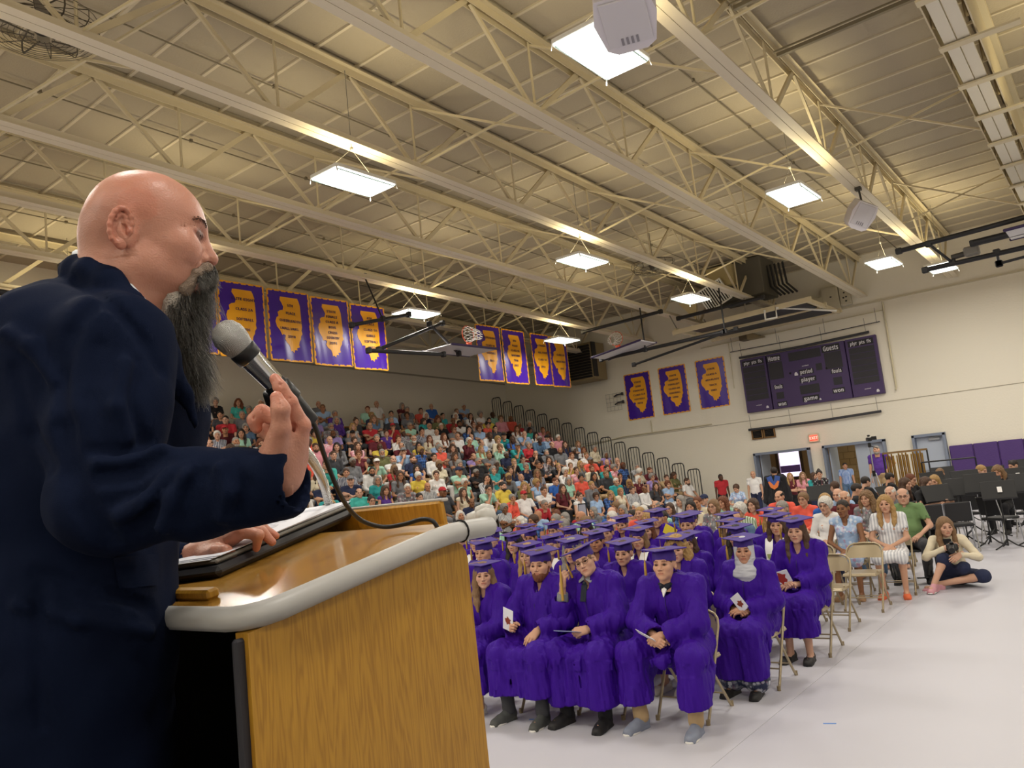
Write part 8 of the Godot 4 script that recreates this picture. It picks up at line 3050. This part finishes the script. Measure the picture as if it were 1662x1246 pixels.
func hero_hand_left() -> Array:
	var K := {"wr": Vector3(-1.441, 1.888, -0.829), "im": Vector3(-1.328, 1.930, -0.859), "mm": Vector3(-1.344, 1.936, -0.877), "rm": Vector3(-1.362, 1.940, -0.894), "pm": Vector3(-1.387, 1.940, -0.905), "ip": Vector3(-1.299, 1.921, -0.873), "it": Vector3(-1.315, 1.897, -0.878),
		"mp": Vector3(-1.318, 1.926, -0.893), "mt": Vector3(-1.310, 1.904, -0.909), "rp": Vector3(-1.338, 1.930, -0.912), "rt": Vector3(-1.324, 1.914, -0.928), "pp": Vector3(-1.369, 1.932, -0.920), "pt": Vector3(-1.360, 1.917, -0.932),
		"tb": Vector3(-1.397, 1.891, -0.824), "tm": Vector3(-1.363, 1.899, -0.824), "ti": Vector3(-1.344, 1.898, -0.832), "tt": Vector3(-1.337, 1.891, -0.841)}
	var lo := Vector3(9, 9, 9)
	var hi := -lo
	for k in K:
		lo = lo.min(K[k])
		hi = hi.max(K[k])
	var f := Fld.new(lo - Vector3(0.10, 0.06, 0.07), hi + Vector3(0.06, 0.04, 0.07), 0.0026)
	var wr: Vector3 = K.wr
	var back: Vector3 = (Vector3(-1.558, 1.853, -0.776) - wr).normalized()
	f.cap(wr + back * 0.08, wr, 0.030, 0.028, 0.01)
	for m in [["im", 0.0135], ["mm", 0.0135], ["rm", 0.0125], ["pm", 0.0115]]:
		f.cap(wr, K[m[0]], 0.021, m[1], 0.016)
	f.cap(K.tb, K.tm, 0.0175, 0.0128, 0.014)
	f.chain([K.tm, K.ti, K.tt], [0.0125, 0.0115, 0.009], 0.004)
	f.chain([K.im, K.ip, K.it], [0.0125, 0.0102, 0.0076], 0.004)
	f.chain([K.mm, K.mp, K.mt], [0.0125, 0.0102, 0.0078], 0.004)
	f.chain([K.rm, K.rp, K.rt], [0.012, 0.0098, 0.0075], 0.004)
	f.chain([K.pm, K.pp, K.pt], [0.0105, 0.0085, 0.0066], 0.004)
	f.folds(noise(22, 40.0, 3), 0.0009, Vector3(1, 1, 1))
	return hand_tint(f.net(), [K.it, K.mt, K.tt, K.im, K.rt])

const S_HIP := Vector3(-1.390, 1.665, -0.554)
const S_WAIST := Vector3(-1.362, 1.900, -0.557)
const S_CHEST := Vector3(-1.327, 2.130, -0.586)
const S_NECK := Vector3(-1.281, 2.317, -0.610)
const S_RSH := Vector3(-1.147, 2.218, -0.551)
const S_REL := Vector3(-1.115, 1.995, -0.516)
const S_RCUFF := Vector3(-0.891, 1.997, -0.637)

# where the line from the eye through a point first meets the cloth
func hit(f: Fld, eye: Vector3, through: Vector3) -> Vector3:
	var d := (through - eye).normalized()
	var t := 0.8
	while t < 1.75:
		var g := ((eye + d * t - f.o) / f.h).round()
		if g.x > 0 and g.y > 0 and g.z > 0 and g.x < f.nx - 1 and g.y < f.ny - 1 and g.z < f.nz - 1 and f.d[int((g.z * f.ny + g.y) * f.nx + g.x)] < 0.001:
			break
		t += 0.002
	return eye + d * t

func hero_jacket() -> Dictionary:
	var R := Vector3(0.985, 0, 0.174)
	var lsh := S_RSH - R * 0.42
	var lel := lsh + Vector3(0.0, -0.29, -0.02)
	var lcuff := Vector3(-1.469, 1.878, -0.822)
	var f := Fld.new(Vector3(-1.86, 1.56, -1.02), Vector3(-0.82, 2.44, -0.26), 0.0066)
	var up := (S_NECK - S_HIP).normalized()
	var B := Basis(Vector3.UP, -0.174) * Basis(Vector3.BACK, 0.13)
	f.el(S_CHEST + Vector3(-0.03, 0.0, 0.02), Vector3(0.222, 0.23, 0.150), 0.06, 1, B)
	f.el(S_CHEST.lerp(S_NECK, 0.38) + Vector3(-0.04, 0, 0.05), Vector3(0.20, 0.14, 0.12), 0.06, 1, B)
	f.el(S_WAIST + Vector3(-0.02, 0, 0.0), Vector3(0.205, 0.27, 0.150), 0.08, 1, B)
	f.cap(S_WAIST + Vector3(-0.02, -0.1, 0), S_HIP + Vector3(-0.02, -0.08, 0), 0.165, 0.180, 0.08)
	for sh in [S_RSH, lsh]:
		f.cap(S_NECK + Vector3(0, -0.035, 0.02), sh + Vector3(0, 0.012, 0), 0.048, 0.066, 0.04)
	# sleeves
	f.chain([S_RSH, S_RSH.lerp(S_REL, 0.5), S_REL], [0.080, 0.074, 0.070], 0.022)
	f.chain([S_REL, S_REL.lerp(S_RCUFF, 0.5), S_RCUFF], [0.069, 0.060, 0.052], 0.02)
	f.chain([lsh, lel], [0.078, 0.066], 0.02)
	f.chain([lel, lcuff], [0.064, 0.050], 0.02)
	f.el(Vector3(-1.313, 2.151, -0.656), Vector3(0.118, 0.165, 0.11), 0.05)
	f.el(Vector3(-1.363, 1.961, -0.617), Vector3(0.125, 0.17, 0.12), 0.06)
	f.folds(noise(51, 3.6, 2), 0.014, Vector3(1.0, 1.3, 1.0))
	f.folds(noise(52, 9.0, 2), 0.0045, Vector3(1.2, 0.8, 1.2))
	# open neck, then the collar stand and the lapel roll round it
	f.cap(S_NECK + Vector3(0.01, 0.055, -0.01), S_NECK + Vector3(0.03, 0.20, -0.02), 0.056, 0.07, 0.008, -1)
	f.el(S_NECK + Vector3(0.06, -0.03, -0.13), Vector3(0.045, 0.12, 0.06), 0.012, -1, B)
	var col := [Vector3(-1.145, 2.106, -0.672), Vector3(-1.146, 2.154, -0.657), Vector3(-1.144, 2.213, -0.633), Vector3(-1.148, 2.256, -0.610), Vector3(-1.171, 2.298, -0.591), Vector3(-1.202, 2.337, -0.576), Vector3(-1.239, 2.358, -0.567), Vector3(-1.285, 2.375, -0.569), Vector3(-1.334, 2.387, -0.583), Vector3(-1.383, 2.394, -0.608)]
	f.chain(col, [0.006, 0.010, 0.013, 0.0155, 0.0175, 0.021, 0.024, 0.024, 0.022, 0.016], 0.016)
	f.cut(Vector3(0, 1.625, 0), Vector3(0.02, -1, 0.03).normalized())
	# cloth pulled into creases (below nought) and rolls (above) where arm, back and front meet
	var eye := Vector3(0, 1.96, 0)
	for q in [[-0.006, [Vector3(-1.000, 2.243, -0.456), Vector3(-1.029, 2.209, -0.439), Vector3(-1.048, 2.157, -0.434), Vector3(-1.055, 2.096, -0.438)]], [-0.012, [Vector3(-1.056, 2.094, -0.438), Vector3(-1.057, 2.041, -0.445), Vector3(-1.048, 1.989, -0.460), Vector3(-1.033, 1.941, -0.480)]],
			[-0.007, [Vector3(-0.959, 2.026, -0.523), Vector3(-0.993, 2.001, -0.501), Vector3(-1.023, 1.993, -0.479)]], [0.008, [Vector3(-0.957, 2.020, -0.526), Vector3(-0.988, 1.988, -0.507), Vector3(-1.016, 1.975, -0.487)]], [-0.006, [Vector3(-0.952, 2.013, -0.531), Vector3(-0.979, 1.976, -0.516), Vector3(-1.004, 1.957, -0.499)]], [0.007, [Vector3(-0.941, 2.016, -0.538), Vector3(-0.961, 1.987, -0.528), Vector3(-0.979, 1.954, -0.519)]], [-0.006, [Vector3(-0.929, 2.017, -0.548), Vector3(-0.944, 1.990, -0.540), Vector3(-0.955, 1.957, -0.537)]],
			[-0.005, [Vector3(-0.900, 2.022, -0.570), Vector3(-0.892, 1.995, -0.580), Vector3(-0.902, 1.964, -0.577)]], [0.005, [Vector3(-0.908, 2.021, -0.563), Vector3(-0.905, 1.989, -0.571), Vector3(-0.917, 1.959, -0.566)]], [-0.006, [Vector3(-0.970, 2.064, -0.508), Vector3(-1.003, 2.056, -0.485), Vector3(-1.030, 2.061, -0.463)]], [0.007, [Vector3(-0.963, 2.052, -0.516), Vector3(-0.996, 2.039, -0.493), Vector3(-1.027, 2.043, -0.468)]], [-0.006, [Vector3(-0.962, 2.042, -0.518), Vector3(-0.994, 2.026, -0.496), Vector3(-1.029, 2.026, -0.469)]],
			[-0.004, [Vector3(-0.965, 2.165, -0.496), Vector3(-0.982, 2.109, -0.492), Vector3(-0.979, 2.066, -0.501)]], [0.005, [Vector3(-0.980, 2.164, -0.485), Vector3(-0.997, 2.111, -0.480), Vector3(-0.994, 2.070, -0.489)]], [-0.004, [Vector3(-1.003, 2.190, -0.463), Vector3(-1.021, 2.130, -0.458), Vector3(-1.020, 2.083, -0.467)]], [-0.005, [Vector3(-1.112, 1.916, -0.423), Vector3(-1.058, 1.891, -0.468), Vector3(-1.002, 1.855, -0.517)]], [0.005, [Vector3(-1.134, 1.880, -0.412), Vector3(-1.077, 1.852, -0.460), Vector3(-1.011, 1.828, -0.515)]], [-0.003, [Vector3(-1.109, 1.900, -0.428), Vector3(-1.125, 1.816, -0.429), Vector3(-1.136, 1.724, -0.435)]],
			[-0.004, [Vector3(-1.092, 2.171, -0.397), Vector3(-1.087, 2.092, -0.414), Vector3(-1.076, 2.044, -0.430)]], [0.006, [Vector3(-1.091, 2.218, -0.391), Vector3(-1.069, 2.199, -0.410), Vector3(-1.053, 2.150, -0.431)]], [-0.004, [Vector3(-1.015, 2.276, -0.440), Vector3(-0.984, 2.245, -0.469), Vector3(-0.956, 2.187, -0.499), Vector3(-0.946, 2.151, -0.513)]]]:
		var pts := []
		for v: Vector3 in q[1]:
			pts.append(hit(f, eye, v))
		for i in pts.size() - 1:
			var o1: Vector3 = pts[i] + (eye - pts[i]).normalized() * 0.004
			var o2: Vector3 = pts[i + 1] + (eye - pts[i + 1]).normalized() * 0.004
			f.cap(o1, o2, absf(q[0]) + 0.003, absf(q[0]) * 0.8 + 0.003, 0.014, 1 if q[0] > 0 else -1)
	# cuff mouths
	f.cap(S_RCUFF + (S_RCUFF - S_REL).normalized() * 0.014, S_RCUFF + (S_RCUFF - S_REL).normalized() * 0.09, 0.036, 0.038, 0.004, -1)
	f.cap(lcuff + (lcuff - lel).normalized() * 0.012, lcuff + (lcuff - lel).normalized() * 0.09, 0.042, 0.05, 0.004, -1)
	f.cut_round(S_RCUFF + (S_RCUFF - S_REL).normalized() * 0.026, (S_RCUFF - S_REL).normalized(), 0.12)
	# where things sewn on it lie: step from the outside in till the cloth is met
	var flap := []
	for j in 4:
		for i in 7:
			var u := i / 6.0
			flap.append(hit(f, eye, Vector3(-1.032, 1.924, -0.483).lerp(Vector3(-0.986, 1.924, -0.519), u).lerp(Vector3(-1.032, 1.885, -0.489).lerp(Vector3(-0.993, 1.885, -0.519), u), j / 3.0)))
	return {"net": f.net(), "flap": flap}

func hero_legs() -> Array:
	var f := Fld.new(Vector3(-1.75, 0.7, -0.95), Vector3(-1.05, 1.78, -0.2), 0.014)
	var hip := S_HIP + Vector3(-0.03, 0, 0)
	f.el(hip + Vector3(0, -0.02, 0), Vector3(0.185, 0.14, 0.15), 0.05)
	for e in [-1.0, 1.0]:
		var a := hip + Vector3(e * 0.095, -0.06, e * 0.02)
		var k := hip + Vector3(e * 0.11, -0.47, -0.03)
		var n := Vector3(hip.x + e * 0.12, 0.80, hip.z + 0.04)
		f.chain([a, k, n], [0.105, 0.078, 0.066], 0.03)
	f.folds(noise(53, 6.0, 2), 0.010, Vector3(1.3, 0.7, 1.3))
	f.cut(Vector3(0, 0.735, 0), Vector3(0, -1, 0))
	return f.net()

const BEARD := [[Vector3(0, -0.080, -0.068), 0.030], [Vector3(0, -0.112, -0.047), 0.036], [Vector3(0, -0.150, -0.050), 0.030], [Vector3(0, -0.185, -0.056), 0.0265], [Vector3(0, -0.215, -0.063), 0.019], [Vector3(0, -0.240, -0.060), 0.008]]
func hero_beard() -> Array:
	var f := Fld.new(Vector3(-0.07, -0.27, -0.125), Vector3(0.07, -0.03, 0.01), 0.0024)
	for i in BEARD.size() - 1:
		f.cap(BEARD[i][0], BEARD[i + 1][0], BEARD[i][1] * 0.92, BEARD[i + 1][1] * 0.92, 0.02)
	f.folds(noise(61, 22.0, 3), 0.004, Vector3(1.4, 0.5, 1.4))
	f.folds(noise(62, 75.0, 3), 0.0028, Vector3(1.2, 0.6, 1.2))
	return f.net()

func hero_mustache() -> Array:
	var f := Fld.new(Vector3(-0.06, -0.125, -0.125), Vector3(0.06, -0.035, -0.03), 0.002)
	for s in [-1.0, 1.0]:
		f.chain([Vector3(s * 0.004, -0.055, -0.099), Vector3(s * 0.020, -0.056, -0.097), Vector3(s * 0.034, -0.072, -0.080), Vector3(s * 0.036, -0.098, -0.062)], [0.0065, 0.0085, 0.0095, 0.012], 0.008)
	f.el(Vector3(0, -0.070, -0.104), Vector3(0.014, 0.0045, 0.012), 0.003, -1)
	f.folds(noise(63, 60.0, 3), 0.0028, Vector3(1.0, 0.7, 1.0))
	return f.net()

# wiry strands that stand out of the beard; tone picks one of three greys
func strands(tone: int, count: int) -> Array:
	var rg := RandomNumberGenerator.new()
	rg.seed = 500 + tone
	var P := PackedVector3Array()
	var N := PackedVector3Array()
	var I := PackedInt32Array()
	for n in count:
		var p: Vector3
		var dirn: Vector3
		var l: float
		if n % 9 == 0:
			var s := 1.0 if rg.randf() < 0.5 else -1.0
			var u := rg.randf()
			p = Vector3(s * 0.004, -0.052, -0.107).lerp(Vector3(s * 0.036, -0.075, -0.078), u) + Vector3(rg.randfn(0, 0.003), rg.randfn(0, 0.003), -0.004)
			dirn = Vector3(s * (0.6 + 0.5 * rg.randf()), -0.8, -0.15)
			l = 0.022
		else:
			var q := rg.randf() * (BEARD.size() - 1.01)
			var i := int(q)
			var c: Vector3 = BEARD[i][0].lerp(BEARD[i + 1][0], q - i)
			var r: float = lerpf(BEARD[i][1], BEARD[i + 1][1], q - i)
			var a := rg.randf() * TAU
			var out := Vector3(cos(a), 0, sin(a))
			if out.z > 0.5 and i < 2:
				out.z = -out.z
			p = c + out * r * rg.randf_range(0.72, 0.98)
			dirn = (Vector3(0, -1, -0.05) + out * rg.randf_range(0.05, 0.75)).normalized()
			l = rg.randf_range(0.025, 0.06)
		var side := dirn.cross(Vector3(rg.randfn(), rg.randfn(), rg.randfn())).normalized()
		var side2 := dirn.cross(side)
		var ph := rg.randf() * TAU
		var cur := rg.randf_range(0.0012, 0.0045)
		var turns := rg.randf_range(3.0, 8.0)
		var first := P.size()
		for k in 9:
			var t := k / 8.0
			var c2 := p + dirn * l * t + Vector3(0, -0.010, 0) * t * t + (side * sin(ph + turns * t) + side2 * cos(ph + turns * t)) * cur * (0.3 + t)
			var w := 0.00042 * (1.0 - 0.7 * t)
			for m in 3:
				var b := TAU * m / 3.0
				var nn := side * cos(b) + side2 * sin(b)
				P.append(c2 + nn * w)
				N.append(nn)
		for k in 8:
			for m in 3:
				var a0 := first + k * 3 + m
				var a1 := first + k * 3 + (m + 1) % 3
				I.append_array(PackedInt32Array([a0, a1, a1 + 3, a0, a1 + 3, a0 + 3]))
	return [P, N, I]

func speaker() -> void:
	jobs["hero_jacket"] = hero_jacket
	jobs["hero_head"] = hero_head
	jobs["hero_right"] = hero_hand_right
	jobs["hero_left"] = hero_hand_left
	jobs["hero_legs"] = hero_legs
	jobs["hero_beard"] = hero_beard
	jobs["hero_mustache"] = hero_mustache
	for k in 3:
		jobs["strands_%d" % k] = strands.bind(k, [2600, 1700, 2600][k])
	run_jobs()
	var root := Vector3(S_HIP.x - 0.03, 0.70, S_HIP.z)
	var t := thing("person", "bald man with a long gray beard and navy suit pointing at the lectern", "person", root)
	var off := Transform3D(Basis(), -root)
	var H := Transform3D(Basis(), -root) * head_frame()
	# one continuous body: head and neck, the trunk under the clothes, both hands
	var f := Fld.new(Vector3(-1.8, 1.5, -1.0), Vector3(-0.8, 2.42, -0.3), 0.03)
	var R := Vector3(0.985, 0, 0.174)
	var lsh := S_RSH - R * 0.42
	var lel := lsh + Vector3(0.0, -0.29, -0.02)
	f.cap(S_HIP, S_CHEST, 0.11, 0.12, 0.05)
	f.cap(S_CHEST, S_NECK, 0.11, 0.05, 0.04)
	f.cap(S_NECK, HEAD_AT + Vector3(0, -0.09, 0.02), 0.05, 0.05, 0.02)
	for q in [[S_RSH, S_REL, S_RCUFF], [lsh, lel, Vector3(-1.469, 1.878, -0.822)]]:
		f.cap(S_NECK, q[0], 0.04, 0.04, 0.03)
		f.cap(q[0], q[1], 0.045, 0.04, 0.02)
		f.cap(q[1], q[2], 0.04, 0.028, 0.02)
	var sk := mat("skin_speaker", "c68d78", 0.42)
	sk.vertex_color_use_as_albedo = true
	sk.subsurf_scatter_enabled = true
	sk.subsurf_scatter_strength = 0.12
	var pores := NoiseTexture2D.new()
	pores.width = 256
	pores.height = 256
	pores.seamless = true
	pores.noise = noise(15, 0.11, 3)
	sk.heightmap_enabled = true
	sk.heightmap_texture = pores
	sk.heightmap_scale = 0.05
	sk.uv1_triplanar = true
	sk.uv1_scale = Vector3(9, 9, 9)
	obj("body", amesh(joined([[f.net(), off], [made.hero_head, H], [made.hero_right, off], [made.hero_left, off]])), sk, t)
	var eo := obj("eyes", made.eyes, M.eye_paint, t)
	eo.transform = H
	var navy := mat("suit_navy", "131b31", 0.85)
	navy.metallic_specular = 0.15
	navy.rim_enabled = true
	navy.rim = 0.05
	navy.rim_tint = 0.5
	var weave := NoiseTexture2D.new()
	weave.width = 256
	weave.height = 256
	weave.seamless = true
	weave.noise = noise(16, 0.35, 2)
	navy.heightmap_enabled = true
	navy.heightmap_texture = weave
	navy.heightmap_scale = 0.05
	navy.uv1_triplanar = true
	navy.uv1_scale = Vector3(7, 7, 7)
	var J: Dictionary = made.hero_jacket
	var jk := obj("jacket", amesh(joined([[J.net, off]])), navy, t)
	var eye := Vector3(0, 1.96, 0)
	var s := st()
	s.set_smooth_group(1)
	var g := []
	for v: Vector3 in J.flap:
		g.append(v + (eye - v).normalized() * 0.004 - root)
	for j in 3:
		for i in 6:
			face(s, g[j * 7 + i], g[j * 7 + i + 1], g[j * 7 + i + 8], g[j * 7 + i + 7])
	s.set_smooth_group(-1)
	var lift: Vector3 = (eye - J.flap[24]).normalized() * 0.008
	for i in 6:
		face(s, g[21 + i], g[22 + i], g[22 + i] - lift, g[21 + i] - lift)
	obj("pocket_flap", s, navy, jk)
	obj("trousers", amesh(joined([[made.hero_legs, off]])), mat("trouser_gray", "5d6064", 0.85), t)
	s = st()
	var col := [Vector3(-1.157, 2.264, -0.631), Vector3(-1.158, 2.286, -0.611), Vector3(-1.188, 2.326, -0.597), Vector3(-1.230, 2.367, -0.584), Vector3(-1.279, 2.399, -0.579), Vector3(-1.327, 2.415, -0.585), Vector3(-1.367, 2.418, -0.604)]
	for i in col.size():
		col[i] = col[i] - root
	tube(s, col, 0.0095, 9)
	obj("shirt_collar", s, mat("shirt_white", "dfe6ee", 0.7), t)
	obj("beard", mesh_of("hero_beard"), hero_hair("beard_gray", "c2bab0"), t).transform = H
	obj("mustache", mesh_of("hero_mustache"), hero_hair("mustache_brown", "857364"), t).transform = H
	for k in 3:
		var o := obj("beard_strands", mesh_of("strands_%d" % k), mat("strand_%d" % k, ["d6cfc4", "a39b90", "efeae2"][k], 0.55), t)
		o.transform = H
		o.set_meta("kind", "stuff")
	s = st()
	for e in [-1.0, 1.0]:
		var rg := RandomNumberGenerator.new()
		rg.seed = 8
		for k in 46:
			var u := k / 45.0
			var p := Vector3(e * lerpf(0.014, 0.050, u), 0.0175 + 0.005 * sin(u * 2.6), -0.1005 + 0.020 * u * u) + Vector3(rg.randfn(0, 0.0008), rg.randfn(0, 0.0016), 0)
			tube(s, [p, p + Vector3(e * 0.004, 0.0022, -0.0012), p + Vector3(e * 0.009, 0.0015, 0.0008)], 0.00045, 3)
	obj("eyebrows", s, mat("brow_brown", "5c4638", 0.7), t).transform = H
	for e in [-1.0, 1.0]:
		obj("shoe", mesh_of("shoe_shoe"), mat("shoe_dark", "1c1b1c", 0.6), t).transform = Transform3D(Basis(), Vector3(e * 0.12, 0.0, 0.02))

func hero_hair(key: String, hex: String) -> StandardMaterial3D:
	var m := mat(key, hex, 0.7)
	bumpy(m, 33, 0.12, 10.0, 0.25)
	return m

func _ready() -> void:
	set_up()
	room_lights()
	room()
	joists()
	doors()
	end_wall()
	banners()
	bleachers()
	ceiling_gear()
	lectern()
	people()
	speaker()
